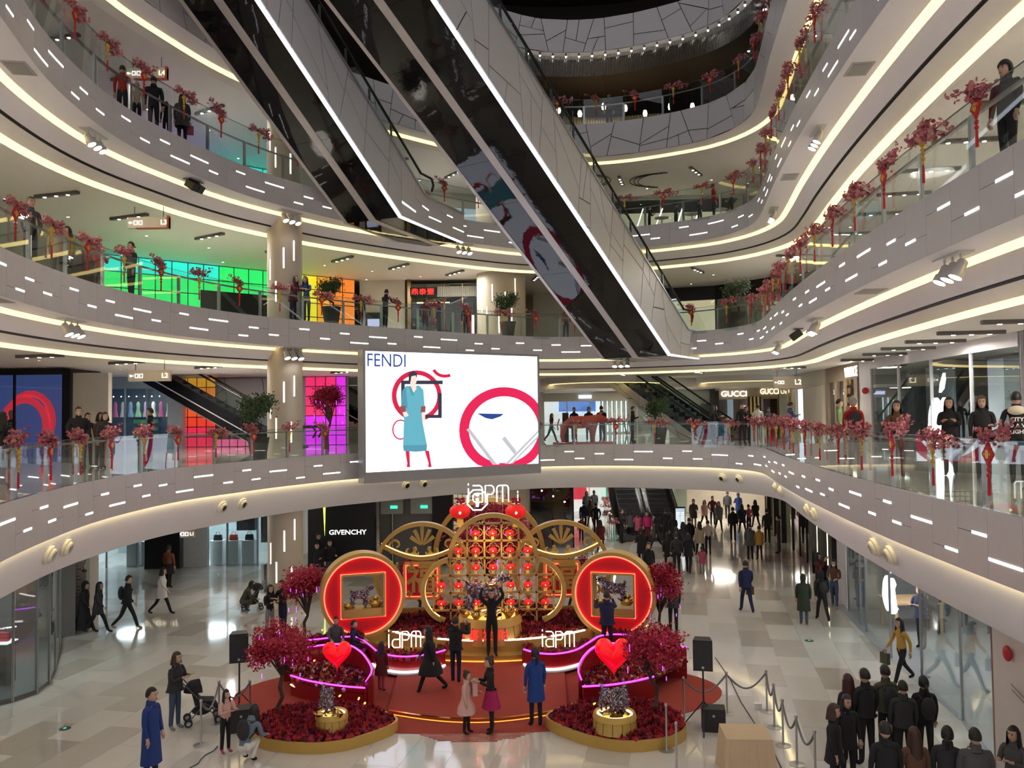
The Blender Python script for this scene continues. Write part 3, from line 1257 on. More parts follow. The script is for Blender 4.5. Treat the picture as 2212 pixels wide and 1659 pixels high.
SRED = sglow('screen_red', (.55, .01, .05), 1.0)
SPINK = sglow('screen_pink', (.62, .01, .075), 1.0)
SBLUE = sglow('screen_teal_tweed', (.10, .36, .46), 1.0)
SBLU2 = sglow('screen_tweed_shade', (.07, .26, .36), 1.0)
SCHR = sglow('screen_chrome', (.42, .44, .48), 1.0)
SDRK = sglow('screen_dark', (.03, .03, .05), 1.0)
SSKN = sglow('screen_skin', (.85, .55, .48), 1.2)
SNAVY = sglow('screen_navy', (.02, .05, .22), 1.0)
SBRN = sglow('screen_fur', (.22, .07, .07), 1.0)
SHI = sglow('screen_highlight', (.85, .87, .95), 1.4)
sring('print_ring', 901, 855, 54, 55, 10, SRED)
sring('print_ring', 865, 928, 18, 22, 3, SRED)
sring('print_ring', 960, 792, 28, 24, 7, SRED, a0=200, a1=300)
sring('print_ring', 1090, 928, 95, 92, 20, SPINK, off=.010)
for q in ([(868, 822), (956, 822), (956, 830), (868, 830)], [(866, 822), (874, 822), (874, 880), (866, 880)], [(946, 848), (954, 850), (954, 903), (946, 901)], [(918, 896), (954, 896), (954, 903), (918, 903)]):
    spoly('print_frame', q, SDRK, .016)
# big ring: chrome bars and bag
for q, mt in (([(1007, 928), (1017, 922), (1078, 1003), (1064, 1004)], SCHR), ([(1014, 925), (1018, 922), (1079, 1002), (1073, 1003)], SHI), ([(1163, 928), (1163, 945), (1108, 1001), (1090, 1002)], SCHR),
              ([(1163, 934), (1163, 939), (1103, 1001), (1098, 1002)], SHI), ([(1083, 948), (1090, 942), (1116, 975), (1110, 982)], SCHR), ([(1030, 893), (1088, 894), (1080, 900), (1062, 906), (1048, 903)], SNAVY)):
    spoly('print_bar', q, mt, .02)
# figure in a long tweed coat
spoly('print_coat', [(876, 834), (905, 833), (914, 842), (917, 880), (911, 905), (922, 962), (895, 964), (870, 962), (872, 905), (866, 878), (868, 845)], SBLUE, .024)
spoly('print_skirt', [(870, 962), (922, 961), (921, 974), (897, 976), (871, 974)], SBLU2, .026)
spoly('print_sleeve', [(868, 845), (876, 836), (880, 880), (874, 884), (865, 880)], SBLU2, .027)
spoly('print_cuff', [(863, 878), (875, 876), (876, 890), (866, 893)], SBRN, .028)
spoly('print_cuff', [(909, 878), (919, 877), (918, 892), (908, 891)], SBRN, .028)
spoly('print_hand', [(869, 891), (877, 889), (882, 898), (874, 901)], SSKN, .029)
spoly('print_hand', [(910, 891), (917, 890), (918, 911), (912, 912)], SSKN, .029)
spoly('print_face', [(885, 812), (898, 810), (900, 822), (896, 832), (888, 833), (884, 824)], SSKN, .027)
spoly('print_neck', [(886, 830), (897, 830), (899, 840), (893, 848), (886, 838)], SSKN, .028)
spoly('print_hair', [(882, 806), (893, 801), (900, 806), (900, 818), (897, 811), (888, 813), (886, 826), (882, 826)], SDRK, .03)
spoly('print_lapel', [(882, 836), (887, 835), (894, 852), (890, 856)], SBLU2, .03)
for x0 in (877, 919):
    dx = 6 if x0 > 900 else 2
    spoly('print_boot', [(x0 - 2, 974), (x0 + 7, 973), (x0 + 6 + dx, 1004), (x0 + 7 + dx, 1009), (x0 - 1 + dx, 1009), (x0 + dx, 1000)], SRED, .023)
c0 = scr(835, 780)
text_obj('lettering', 'FENDI', .74, SNAVY, scrn, Matrix.Translation((c0.x, c0.y, .02)), ext=.002, sx=.86)

# ================================================================== STORES AND WALLS
CREAM = mat('cream_wall', (.66, .61, .53), .5, vary=.03)
LILAC = mat('pale_wall', (.66, .63, .66), .5, vary=.02)
SHOPG = glass('shop_glass', (.86, .92, .92), extra=.03)
SHOPW = glow('bright_shop_interior', (1, .98, .94), .75)  # shop interior light put into these wall colours as glow
SHOPC = glow('cool_shop_interior', (.78, .86, 1), .55)
SHOPY = glow('warm_shop_interior', (1, .82, .52), .55)
BLACK = mat('matt_black_wall', (.012, .012, .014), .35, spec=.4)
GREYP = mat('grey_store_panel', (.22, .23, .245), .45, vary=.03)
GOLDM = mat('gold_metal', (.75, .52, .20), .25, .9)
TIMBER = mat('timber_front', (.25, .19, .12), .5, vary=.2, scale=4)
SIGNW = glow('sign_white', (1, .98, .94), 3.0)
SIGNY = glow('sign_warm', (1, .86, .6), 2.4)


def wall_seg(b, a, c, z0, z1, th=.2):
    "vertical slab from plan point a to c; its face looks to the right of a->c"
    a, c = Vector((a[0], a[1], 0)), Vector((c[0], c[1], 0))
    t = (c - a).normalized()
    n = Vector((-t.y, t.x, 0)) * th
    vs = [p + Vector((0, 0, z)) for z in (z0, z1) for p in (a, c, c + n, a + n)]
    return b.add(vs, [(0, 3, 2, 1), (4, 5, 6, 7), (0, 1, 5, 4), (1, 2, 6, 5), (2, 3, 7, 6), (3, 0, 4, 7)])


def wallo(name, a, c, z0, z1, mt, label=None, th=.2, parent=None):
    b = MB().use(mt)
    wall_seg(b, a, c, z0, z1, th)
    o = b.build(name, parent)
    if parent is None:
        o['kind'] = 'structure'
        if label:
            o['label'] = label
    return o


def lerp2(a, c, t):
    return (a[0] + (c[0] - a[0]) * t, a[1] + (c[1] - a[1]) * t)


def shopfront(name, label, a, c, z0, z1, depth=3.0, inner=None, back=None, panes=3, header=.5, frame=None, fill=None, extra=None, floor=True):
    """glazed store: a -> c runs along the front, interior lies to the left of a -> c. Parts: back wall, side walls, header, mullions, panes"""
    root = thing(name, label, 'store', (a[0], a[1], z0), kind='structure')
    O = Vector((a[0], a[1], z0))
    A, C = Vector((a[0], a[1], 0)), Vector((c[0], c[1], 0))
    t = (C - A).normalized()
    n = Vector((-t.y, t.x, 0))
    L = (C - A).length
    H = z1 - z0

    def W(u, s, z):
        return t * u + n * s + Vector((0, 0, z))
    b = MB().use(back or SHOPW)
    b.add([W(0, depth, 0), W(L, depth, 0), W(L, depth, H), W(0, depth, H)], [(0, 1, 2, 3)])
    b.build('back_wall', root)
    b = MB().use(inner or CREAM)
    for u in (0, L):
        b.add([W(u, 0, 0), W(u, depth, 0), W(u, depth, H), W(u, 0, H)], [(0, 1, 2, 3)])
    b.add([W(0, .02, H - .02), W(L, .02, H - .02), W(L, depth, H - .02), W(0, depth, H - .02)], [(0, 1, 2, 3)])
    b.build('side_wall', root)
    if header:
        b = MB().use(frame or GREYP)
        b.add([W(u, s, z) for z in (H - header, H) for u, s in ((0, -.03), (L, -.03), (L, .15), (0, .15))], [(0, 1, 5, 4), (1, 2, 6, 5), (3, 0, 4, 7), (0, 3, 2, 1)])
        b.build('header', root)
    for i in range(panes):
        u0, u1 = L * i / panes + .02, L * (i + 1) / panes - .02
        g = MB().use(SHOPG)
        q = [W(u0, .05, .02), W(u1, .05, .02), W(u1, .05, H - header), W(u0, .05, H - header)]
        g.add(q + [p + n * .015 for p in q], [(0, 1, 2, 3), (7, 6, 5, 4)])
        g.build('pane', root)
    for i in range(panes + 1):
        u = L * i / panes
        g = MB().use(frame or DARKSTEEL)
        g.box(W(u, .06, H / 2), (.07, .09, H), rz=math.atan2(t.y, t.x))
        g.build('mullion', root)
    return root, W


def sign(parent, body, size, mt, W, u, s, z, sx=1.0, bold=.0):
    "lettering on a shop front; W maps (along, in, up) to the store's local space"
    o = W(u, s, z)
    x = (W(u + 1, s, z) - o)
    return text_obj('lettering', body, size, mt, parent, frame_mat(o, x), ext=.015, sx=sx, bold=bold)


def row_boxes(root, W, name, mts, items):
    for i, (u, s, z, du, ds, dz, k) in enumerate(items):
        b = MB().use(mts[k])
        x = (W(1, 0, 0) - W(0, 0, 0))
        b.box(W(u, s, z + dz / 2), (du, ds, dz), rz=math.atan2(x.y, x.x))
        b.build(name, root)


# ------------------------------------------------------------ ring of plain shop fronts behind the walkways
def ring_fronts(lv, u0, u1, s0, seed, dark=False):
    e = EDGE[lv + 1] if lv < 6 else EDGE[6]
    e = EDGE[lv]
    z0, z1 = ZL[lv], CZ[lv] + .02
    rn = random.Random(seed)
    u = u0
    k = 0
    while u < u1 - 1:
        w_ = rn.uniform(3.4, 4.8)
        a, c = e.at(min(u + w_, u1), s0), e.at(u, s0)
        if k % 3 == 2:
            wallo('wall_panel', (a.x, a.y), (c.x, c.y), z0, z1, CREAM, f'{count((lv, "pw"))} plain cream wall between stores on the {WORDS[lv]} level, from the right')
        else:
            shopfront('store_front', f'{count((lv, "sf"))} plain glazed store front along the {WORDS[lv]} level walkway, from the right', (a.x, a.y), (c.x, c.y), z0, z1, 3.0, back=rn.choice([SHOPW, SHOPY, SHOPC, CREAM, GREYP]) if not dark else BLACK, panes=2,
                      header=rn.choice([.5, .8]), frame=rn.choice([GREYP, CREAM, BLACK, TIMBER]))[0]['group'] = f'plain store fronts of the {WORDS[lv]} level'
        u += w_
        k += 1


E3, E4 = EDGE[3], EDGE[4]
ring_fronts(3, E3.near(7.2, 15), E3.near(9.6, 31), 7.0, 5)
ring_fronts(3, E3.near(9.7, 35), E3.near(2.2, 39.2), 10.0, 6)
ring_fronts(3, E3.near(-10.6, 25.6), E3.near(-10.0, 14.5), 7.6, 7)
ring_fronts(4, E4.near(7.2, 15), E4.near(9.6, 31), 7.0, 8)
ring_fronts(4, E4.near(3, 39), E4.near(-5, 34), 8.0, 9)
ring_fronts(4, E4.near(-10.6, 24), E4.near(-9.5, 15), 7.0, 10)
ring_fronts(2, EDGE[2].near(-10.2, 22), EDGE[2].near(-9.2, 15), 10.0, 12)

# ------------------------------------------------------------ colour-changing light wall behind the left of levels 3 and 4
import colorsys


def hue_mat(h, s=.95, v=1.0, st=.60):
    c = colorsys.hsv_to_rgb(h % 1, s, v)
    c = tuple(.03 + .97 * x ** 1.4 for x in c)
    nm = 'backlit_tile_%02d_%02d' % (int((h % 1) * 40), int(s * 20))
    return glow(nm, c, st)


def light_wall(name, label, a, c, z0, z1, tw, hfun, holes=()):
    "grid of backlit coloured tiles with dark joints"
    root = thing(name, label, 'light wall', (a[0], a[1], z0))
    A, C = Vector((a[0], a[1], 0)), Vector((c[0], c[1], 0))
    t = (C - A).normalized()
    n = Vector((-t.y, t.x, 0))
    L = (C - A).length
    H = z1 - z0
    b = MB().use(GROOVE)
    b.add([n * .05, t * L + n * .05, t * L + n * .05 + Vector((0, 0, H)), n * .05 + Vector((0, 0, H))], [(0, 1, 2, 3)])
    b.build('backing', root)
    nu, nv = max(1, int(round(L / tw))), max(1, int(round(H / tw)))
    for i in range(nu):
        for j in range(nv):
            u0, u1, v0, v1 = L * i / nu + .022, L * (i + 1) / nu - .022, H * j / nv + .022, H * (j + 1) / nv - .022
            um, vm = (u0 + u1) / 2, (v0 + v1) / 2
            if any(p <= um / L <= q and r_ <= vm <= s_ for p, q, r_, s_ in holes):
                continue
            g = MB().use(hfun(um / L, vm / H))
            g.add([t * u0 + Vector((0, 0, v0)), t * u1 + Vector((0, 0, v0)), t * u1 + Vector((0, 0, v1)), t * u0 + Vector((0, 0, v1))], [(0, 1, 2, 3)])
            g.build('tile', root)
    for p, q, r_, s_ in holes:
        g = MB().use(BLACK)
        o = n * -.03
        g.add([t * (L * p) + o + Vector((0, 0, r_)), t * (L * q) + o + Vector((0, 0, r_)), t * (L * q) + o + Vector((0, 0, s_)), t * (L * p) + o + Vector((0, 0, s_))], [(0, 1, 2, 3)])
        g.build('dark_doorway', root)
    return root


LWA, LWC = (-17.6, 35.6), (-8.2, 43.3)
light_wall('light_wall', 'backlit green to yellow tile wall on the third level', LWA, LWC, 10.6, 14.1, .72,
           lambda u, v: hue_mat(.48 if (u < .4 and v > .8) else (.38 if u < .66 else max(.06, .30 - (u - .66) * 1.1)), .97), holes=((.34, .62, .7, 2.3),))
light_wall('light_wall', 'backlit purple to cyan tile wall on the fourth level', LWA, LWC, 15.7, 19.1, .72, lambda u, v: hue_mat(.78 if u < .3 else (.72 if u < .36 else .49), .95))
light_wall('light_wall', 'backlit orange and red tile panel on the second level at the left', (-16.9, 41.9), (-15.0, 41.9), 5.5, 9.0, .48, lambda u, v: hue_mat(.085 - (1 - v) * .11 if v > .35 else .975, .97))
light_wall('light_wall', 'backlit pink to purple tile wall beside the round column on the second level', (-10.6, 42.4), (-8.5, 42.4), 5.5, 9.0, .5, lambda u, v: hue_mat(.955 if (v > .45 and u < .75) else .84 - (1 - v) * .03, .97))
light_wall('light_wall', 'low strip of pink backlit tiles under the left escalator', (-15, 41.6), (-11.4, 41.6), 5.5, 5.9, .42, lambda u, v: hue_mat(.95, .75))
light_wall('light_wall', 'backlit amber tiles glimpsed behind the column', (-12.4, 45.4), (-9.5, 45.4), 7.4, 9.0, .5, lambda u, v: hue_mat(.11, .9))

# second level left: cracked-pattern wall behind the escalator
root = thing('cladding_wall', 'white wall of irregular polygon panels behind the left escalator', 'wall', (-16.6, 42.6, 5.5), kind='structure')
b = MB().use(GROOVE).add([(0, .04, 0), (8.2, .04, 0), (8.2, .04, 3.5), (0, .04, 3.5)], [(0, 1, 2, 3)])
b.build('backing', root)
crackle_object(crackle(0, 8.2, 0, 3.5, 77, 1.9, 1), lambda u, v, t: Vector((u, t, v)), .03, root)

# ------------------------------------------------------------ second level, left stores
r_, W = shopfront('store_front', 'fashion store window with red and blue display and mannequins', (-23.5, 32.6), (-17.7, 32.6), 5.5, 9.0, 3.0, inner=BLACK, back=mat('blue_backdrop', (.10, .14, .36), .4, emit=.30, ecol=(.12, .20, .62)), panes=3, header=.25, frame=BLACK)
b = MB().use(glow('red_ribbon_art', (.8, .03, .06), .8))
for ph in (0, 1):
    pts = [Vector((3.6 + .9 * math.cos(a / 9 * PI) + ph * .15, 1.2 + .15 * ph, 1.2 + 1.1 * math.sin(a / 9 * PI) + .25 * ph)) for a in range(-2, 12)]
    b.tube(pts, .14, 8)
b.build('ribbon_sculpture', r_)
b = MB().use(mat('spotted_panel', (.75, .45, .35), .6)).box((1.6, .9, 1.6), (1.3, .06, 3.0))
sp_ = b.build('spotted_panel', r_)
b = MB().use(mat('red_dot', (.6, .03, .03), .5))
rn = random.Random(2)
for k in range(26):
    b.cyl((1.0 + rn.random() * 1.2, .86, .4 + rn.random() * 2.6), (1.0 + rn.random() * 0, .85, .4), .001, 3) if False else b.sphere((1.0 + rn.random() * 1.2, .86, .4 + rn.random() * 2.6), .055, 6, 4, (1, .3, 1))
b.build('dot_print', sp_)
wallo('wall_left', (-17.6, 32.4), (-17.3, 32.4), 5.5, 8.95, BLACK, 'black portal frame edge on the second level', .5)
wallo('wall_left', (-17.3, 32.6), (-15.9, 32.6), 5.5, 8.8, CREAM, 'cream panel wall beside the dress store', .3)
r_, W = shopfront('store_front', 'glass store with dresses on lit racks, second level left', (-21.4, 41.0), (-17.0, 41.0), 5.5, 9.0, 3.2, inner=mat('teal_interior', (.18, .25, .26), .5), back=mat('dim_display_wall', (.10, .12, .11), .5), panes=4, header=.55, frame=mat('pale_teal_header', (.45, .53, .54), .4))
rn = random.Random(4)
DRESS = [mat('dress_%d' % i, c, .7) for i, c in enumerate([(.6, .12, .25), (.65, .6, .5), (.2, .3, .45), (.3, .5, .3), (.5, .3, .5), (.7, .65, .6)])]
for k in range(10):
    b = MB().use(DRESS[k % 6])
    u = .6 + k * .4
    b.lathe([(.05, 2.35), (.11, 2.2), (.09, 1.95), (.17, 1.55)], 8, (u, 2.4, 0), 1, .5)
    b.build('dress', r_)
    b = MB().use(glow('shelf_spot', (1, .95, .85), 6)).sphere((u, 2.2, 2.62), .035, 6, 4)
    b.build('shelf_lamp', r_)
for k in range(4):
    b = MB().use(mat('green_stripe', (.08, .42, .10), .6)).box((2.0, 2.9, .55 + k * .38), (1.3, .08, .2))
    b.build('green_shelf', r_)
wallo('wall_left', (-16.9, 40.6), (-16.2, 40.6), 5.5, 9.0, mat('pale_pillar', (.60, .66, .66), .4), 'pale pillar beside the dress store', .5)

# ------------------------------------------------------------ second level, far side
r_, W = shopfront('store_front', 'bright white fashion store at the far end of the second level', (2.2, 58.0), (12.0, 58.0), 5.5, 8.4, 1.0, back=SHOPW, panes=6, header=.62, frame=mat('cream_header', (.62, .57, .48), .5))
for u in (2.9, 6.6):
    b = MB().use(glow('blue_white_sign', (.55, .65, 1), 2.2)).box(W(u, -.07, 2.6), (.9 if u < 4 else 1.4, .05, .22))
    b.build('sign_box', r_)
b = MB().use(glow('blue_video', (.10, .22, .6), 1.0)).box(W(2.4, .7, 1.95), (2.6, .08, .75))
b.build('video_panel', r_)
for k in range(9):
    b = MB().use(glow('light_stripe', (.9, .95, 1), 2.5)).box(W(4.2 + k * .33, .7, 1.2), (.05, .05, 2.2))
    b.build('light_stripe', r_)
wallo('wall_back', (-3.2, 57), (2.2, 58), 5.5, 9.0, CREAM, 'cream wall at the far end of the second level')
b = MB().use(CEIL).add([(-2, 50, 8.45), (22, 50, 8.45), (22, 60, 8.45), (-2, 60, 8.45)], [(3, 2, 1, 0)])
b.add([(-2, 50, 8.45), (22, 50, 8.45), (22, 50, 9.1), (-2, 50, 9.1)], [(0, 1, 2, 3)])
tag(b.build('ceiling_corridor'), 'lower cream ceiling of the far corridor', kind='structure')
for cx, cy, rr in ((5.5, 49.6, 3.6), (14.5, 50, 3.4)):
    b = MB().use(CEIL).lathe([(rr, 9.03), (rr, 8.72), (rr - .3, 8.68)], 48, (cx, cy, 0))
    o = tag(b.build('trim_ring', smooth=True), 'round dropped ceiling ring on the far side of the second level', kind='structure')
    b = MB().use(COVE2).lathe([(rr - .3, 8.68), (rr - .55, 8.66)], 48, (cx, cy, 0))
    b.build('ring_light', o)
# white lift core and grey doors behind the far escalator
r_ = thing('lift_lobby', 'pale lift lobby wall with grey doors, far side of the second level', 'wall', (10.5, 55.2, 5.5), kind='structure')
MB().use(mat('pale_green_wall', (.55, .58, .52), .4)).box((1.4, .3, 1.45), (3.6, .3, 2.9)).build('wall', r_)
for u in (.3, 1.3, 2.4):
    MB().use(mat('grey_lift_door', (.22, .25, .25), .35, .4)).box((u, .13, 1.0), (.7, .06, 2.0)).build('lift_door', r_)
# luxury store, far right corner
r_, W = shopfront('store_front', 'beige and black store with GUCCI lettering, far right of the second level', (13.2, 53.6), (17.2, 53.6), 5.5, 8.45, 3.5, inner=BLACK, back=mat('plum_display', (.16, .04, .09), .5, emit=.15, ecol=(.5, .1, .25)), panes=2, header=.72, frame=mat('beige_header', (.50, .42, .30), .4))
sign(r_, 'GUCCI', .50, SIGNW, W, 1.15, -.06, 2.57, 1.1)
sign(r_, 'GUCCI', .50, SIGNY, W, 3.45, -.06, 2.70, .8)
for k in range(7):
    MB().use(BLACK if k % 2 == 0 else GOLDM).box(W(2.1 + k * .12, -.05, 1.2), (.1, .08, 2.4)).build('striped_post', r_)
MB().use(glow('pink_hoop', (1, .25, .5), 1.6)).tube([W(1.95 + .3 * math.cos(a * PI / 9), .5, 1.3 + .5 * math.sin(a * PI / 9)) for a in range(18)], .05, 8, closed=True).build('pink_hoop', r_)
MB().use(BLACK).box(W(0, -.05, 1.4), (.28, .2, 2.8)).build('black_post', r_)

# ------------------------------------------------------------ second level, right-hand wall
RW = [(13.1, 15.5), (13.45, 21.5), (14.6, 34.0), (15.1, 37.0), (15.7, 41.5), (16.8, 52.5)]
z0, z1 = 5.5, 9.05
wallo('wall_right', RW[1], RW[0], z0, z1, LILAC, 'pale wall at the near right of the second level')
# tech store upper front: a -> c with interior to the right of the walk
a, c = (13.5, 22.0), (14.55, 33.6)
rA, W = shopfront('store_front', 'tall grey glass store front with glowing white apple-shaped sign, second level', c, a, z0, z1, 4.5, inner=GREYP, back=GREYP, panes=4, header=.42, frame=LILAC)
L_ = (Vector(a) - Vector(c)).length
for u, w_ in ((1.6, .7), (4.2, 2.3), (9.3, 1.0)):
    MB().use(mat('grey_inner_panel', (.17, .18, .195), .4)).box(W(u, 1.0, 1.5), (w_, .08, 3.0), rz=math.atan2((W(1, 0, 0) - W(0, 0, 0)).y, (W(1, 0, 0) - W(0, 0, 0)).x)).build('inner_panel', rA)
MB().use(mat('pale_lit_panel', (.60, .60, .68), .4)).box(W(8.0, 1.2, 1.5), (1.3, .08, 3.0), rz=math.atan2((W(1, 0, 0) - W(0, 0, 0)).y, (W(1, 0, 0) - W(0, 0, 0)).x)).build('inner_panel', rA)


def apple_sign(parent, M, s):
    "glowing bitten-fruit emblem with a leaf"
    body = []
    for i in range(40):
        a = 2 * PI * i / 40
        r0 = 1 + .10 * math.cos(2 * a) * (1 if math.sin(a) < 0 else .3)
        x, y = .95 * r0 * math.cos(a), r0 * math.sin(a)
        if y > .6:
            y -= .28 * math.exp(-(x / .22) ** 2)
        if y < -.6:
            y += .16 * math.exp(-(x / .18) ** 2)
        bx = x - 1.05
        by = y - .12
        if bx * bx + by * by < .36:
            k = .6 / math.hypot(bx, by)
            x, y = 1.05 + bx * k, .12 + by * k
        body.append((x * s, y * s))
    leaf = [(0.0, 1.05), (.10, 1.38), (.38, 1.72), (.40, 1.5), (.26, 1.18)]
    b = MB().use(glow('emblem_white', (1, 1, 1), 4.5))
    b.prism(body, .08, M)
    b.build('emblem_fruit', parent)
    b = MB().use(glow('emblem_white', (1, 1, 1), 4.5))
    b.prism([(x * s, y * s) for x, y in leaf], .08, M)
    b.build('emblem_leaf', parent)


em = thing('apple_emblem', 'glowing white apple emblem in the upper store window', 'sign', PY(2035, 900, 27.5))
dv = (Vector((a[0], a[1], 0)) - Vector((c[0], c[1], 0))).normalized()
apple_sign(em, frame_mat((0, 0, -.2), dv), .95)
# brown store with vertical windows
r_, W = shopfront('store_front', 'brown timber store with VERSACE lettering and lit display windows', (15.6, 41.0), (14.75, 35.2), z0, z1, 3.0, inner=TIMBER, back=mat('lilac_video', (.45, .35, .8), .4, emit=.55, ecol=(.6, .5, 1)), panes=3, header=.75, frame=TIMBER)
sign(r_, 'VERSACE', .62, SIGNW, W, 4.75, -.05, 3.12, .85)
x = W(1, 0, 0) - W(0, 0, 0)
for u in (.2, 2.1, 3.85, 5.6):
    MB().use(TIMBER).box(W(u, -.02, 1.4), (.55, .12, 2.9), rz=math.atan2(x.y, x.x)).build('timber_pier', r_)
for i in range(2):
    for j in range(6):
        MB().use(GOLDM).box(W(4.2 + i * .5 + .12 * (j % 2), -.1, .7 + j * .4), (.3, .04, .26), rz=math.atan2(x.y, x.x)).build('gold_tile', r_)
MB().use(glow('medallion', (1, .95, .7), 2.0)).prism([(.42 * math.cos(k * PI / 12), .42 * math.sin(k * PI / 12)) for k in range(24)], .04, frame_mat(W(5.45, -.14, 1.6), x)).build('round_emblem', r_)
wallo('wall_right', (14.75, 35.2), (14.55, 33.6), z0, z1, LILAC, 'pale wall between the timber store and the grey glass store')
r_, W = shopfront('store_front', 'beige stone store with pale blue lightbox between the timber store and the far corner', (16.75, 52.0), (15.65, 41.3), z0, z1, 3.0, inner=CREAM, back=SHOPY, panes=5, header=.8, frame=STONE)
x = W(1, 0, 0) - W(0, 0, 0)
for u, w_ in ((8.6, 3.8), (4.5, .9)):
    MB().use(STONE).box(W(u, -.05, 1.35), (w_, .2, 2.7), rz=math.atan2(x.y, x.x)).build('stone_pier', r_)
MB().use(glow('blue_lightbox', (.62, .82, 1), 1.8)).box(W(5.9, -.06, 1.5), (.9, .1, 2.3), rz=math.atan2(x.y, x.x)).build('lightbox', r_)
# red fire bell
o = MB().use(mat('red_bell', (.6, .02, .03), .35)).sphere((0, 0, 0), .14, 12, 8).build('fire_bell', None, (14.5, 34.0, 7.75), smooth=True)
tag(o, 'round red fire bell on the pale wall of the second level', 'fire bell')

# ------------------------------------------------------------ third level, far side
wallo('wall_back', (-8.0, 43.6), (-5.6, 43.6), 10.6, 14.15, CREAM, 'cream wall left of the red-lettered restaurant')
wallo('wall_back', (-5.6, 43.7), (-5.45, 43.4), 10.6, 14.15, BRONZE, 'bronze edge of the restaurant portal')
r_, W = shopfront('store_front', 'restaurant front with a red lettered black sign on the third level', (-5.45, 43.6), (-1.6, 43.6), 10.6, 13.9, 4.0, inner=mat('dim_room', (.16, .12, .09), .6), back=mat('dim_room_back', (.22, .17, .12), .6), panes=4, header=.02, frame=BRONZE)
MB().use(BLACK).box(W(.75, -.08, 2.85), (1.45, .1, .48)).build('sign_board', r_)
sign(r_, '鼎泰豐', .36, glow('sign_red', (1, .04, .03), 1.3), W, .8, -.14, 2.85, 1.15)
n_ = 22
for k in range(n_):
    MB().use(mat('grey_drape', (.34, .33, .28), .6)).lathe([(.06, 2.6), (.06, 3.15)], 6, W(1.6 + k * .1, -.02, 0)).build('drape_fold', r_)
MB().use(glow('warm_tube', (1, .8, .5), 2.0)).box(W(1.2, 1.5, 2.5), (1.8, .06, .06)).build('tube_lamp', r_)
MB().use(BLACK).box(W(3.2, -.12, 1.9), (.62, .1, .75)).build('menu_screen', r_)
MB().use(glow('menu_glow', (.5, .55, .9), .7)).box((-1.8, -.16, 1.25), (.62, .05, .4)).build('menu_panel', r_)
MB().use(BLACK).box((-1.8, -.1, 1.2), (.85, .1, 1.2)).build('menu_frame', r_)
o = MB().use(glow('sign_pylon_light', (1, .97, .95), 1.0)).box((0, 0, .62), (.16, .06, 1.25)).build('sign_pylon', None, PY(1021, 700, 40.5))
o.location.z = 10.6
tag(o, 'thin red and white pylon sign behind the third level railing', 'sign')
MB().use(glow('pylon_red', (1, .1, .05), 1.0)).box((-.06, -.035, .62), (.04, .01, 1.2)).build('red_stripe', o)
MB().use(mat('curved_cream_wall', (.66, .58, .50), .5)).lathe([(2.2, 10.6), (2.2, 14.1)], 24, (14.8, 47, 0), a0=R(150), a1=R(290)).build('wall_curved', smooth=True)['kind'] = 'structure'
wallo('wall_back', (8.5, 52), (13.5, 52), 10.6, 14.15, mat('blue_grey_store', (.18, .24, .30), .4), 'blue grey store wall beyond the front escalator')
for k, x_ in enumerate((9.9, 12.0)):
    o = MB().use(glow('cold_panel', (.5, .75, 1), 2.2)).box((0, 0, 0), (.5, .05, 1.5 - .6 * k)).build('lit_panel', None, (x_, 51.9, 13.0 - k * .6))
    tag(o, ['tall', 'short'][k] + ' cold blue light panel on the third level far wall', 'light panel')

# ------------------------------------------------------------ fourth level restaurant at the right, fifth level dark dining floor
r_, W = shopfront('store_front', 'cream restaurant with glowing light strips on the fourth level', (4.0, 46.5), (13.0, 46.0), 15.7, 19.15, 4.0, inner=CREAM, back=SHOPY, panes=4, header=.2, frame=CREAM)
for k, u in enumerate((3.0, 4.1, 5.2, 6.2)):
    g = MB().use(glow('slanted_light', (1, .98, .75), 3.0)).bar(W(u, -.1, 1.2 + .3 * (k % 2)), W(u + .5, -.1, 2.7), .14, .05)
    g.build('slanted_light', r_)
# dark ceiling ornament loops on the fourth level ceiling
b = MB().use(GROOVE)
for s_ in (-1, 1):
    for q in (0, .22, .44):
        pts = []
        for t_ in range(-6, 7):
            an = t_ / 6 * PI / 2
            pts.append((5.8 + s_ * (.5 + q + 1.6 * (1 - math.cos(an)) * .8), 43 + (1.2 + q * .4) * math.sin(an), 19.10))
        b.tube(pts, .025, 5)
tag(b.build('ceiling_ornament'), 'dark curved double line ornament on the fourth level ceiling', 'ornament')
WARMD = mat('pale_wood_curtain', (.30, .25, .17), .6, vary=.2)
root = thing('wood_screen', 'pleated wooden screen wall glowing dimly on the fifth level', 'screen wall', (3.0, 44.5, 20.8), kind='structure')
for k in range(60):
    MB().use(WARMD).lathe([(.08, 0), (.08, 2.3)], 6, (k * .15, .3 * math.sin(k * .12), 0)).build('slat', root)
for k in range(9):
    o = thing('pendant_lamp', f'{nth(k + 1)} glowing pendant lamp from the left over the fifth level tables', 'pendant lamp', (2.6 + k * 1.15, 42.6 + .6 * math.sin(k * 2), 22.6), group='pendant lamps on the fifth level')
    MB().use(glow('amber_shade', (1, .85, .55), 5)).lathe([(.09, 0), (.12, .14), (.08, .3), (.0, .32)], 10).build('shade', o)
    MB().use(DARKSTEEL).cyl((0, 0, .3), (0, 0, 1.6), .01, 5).build('cord', o)
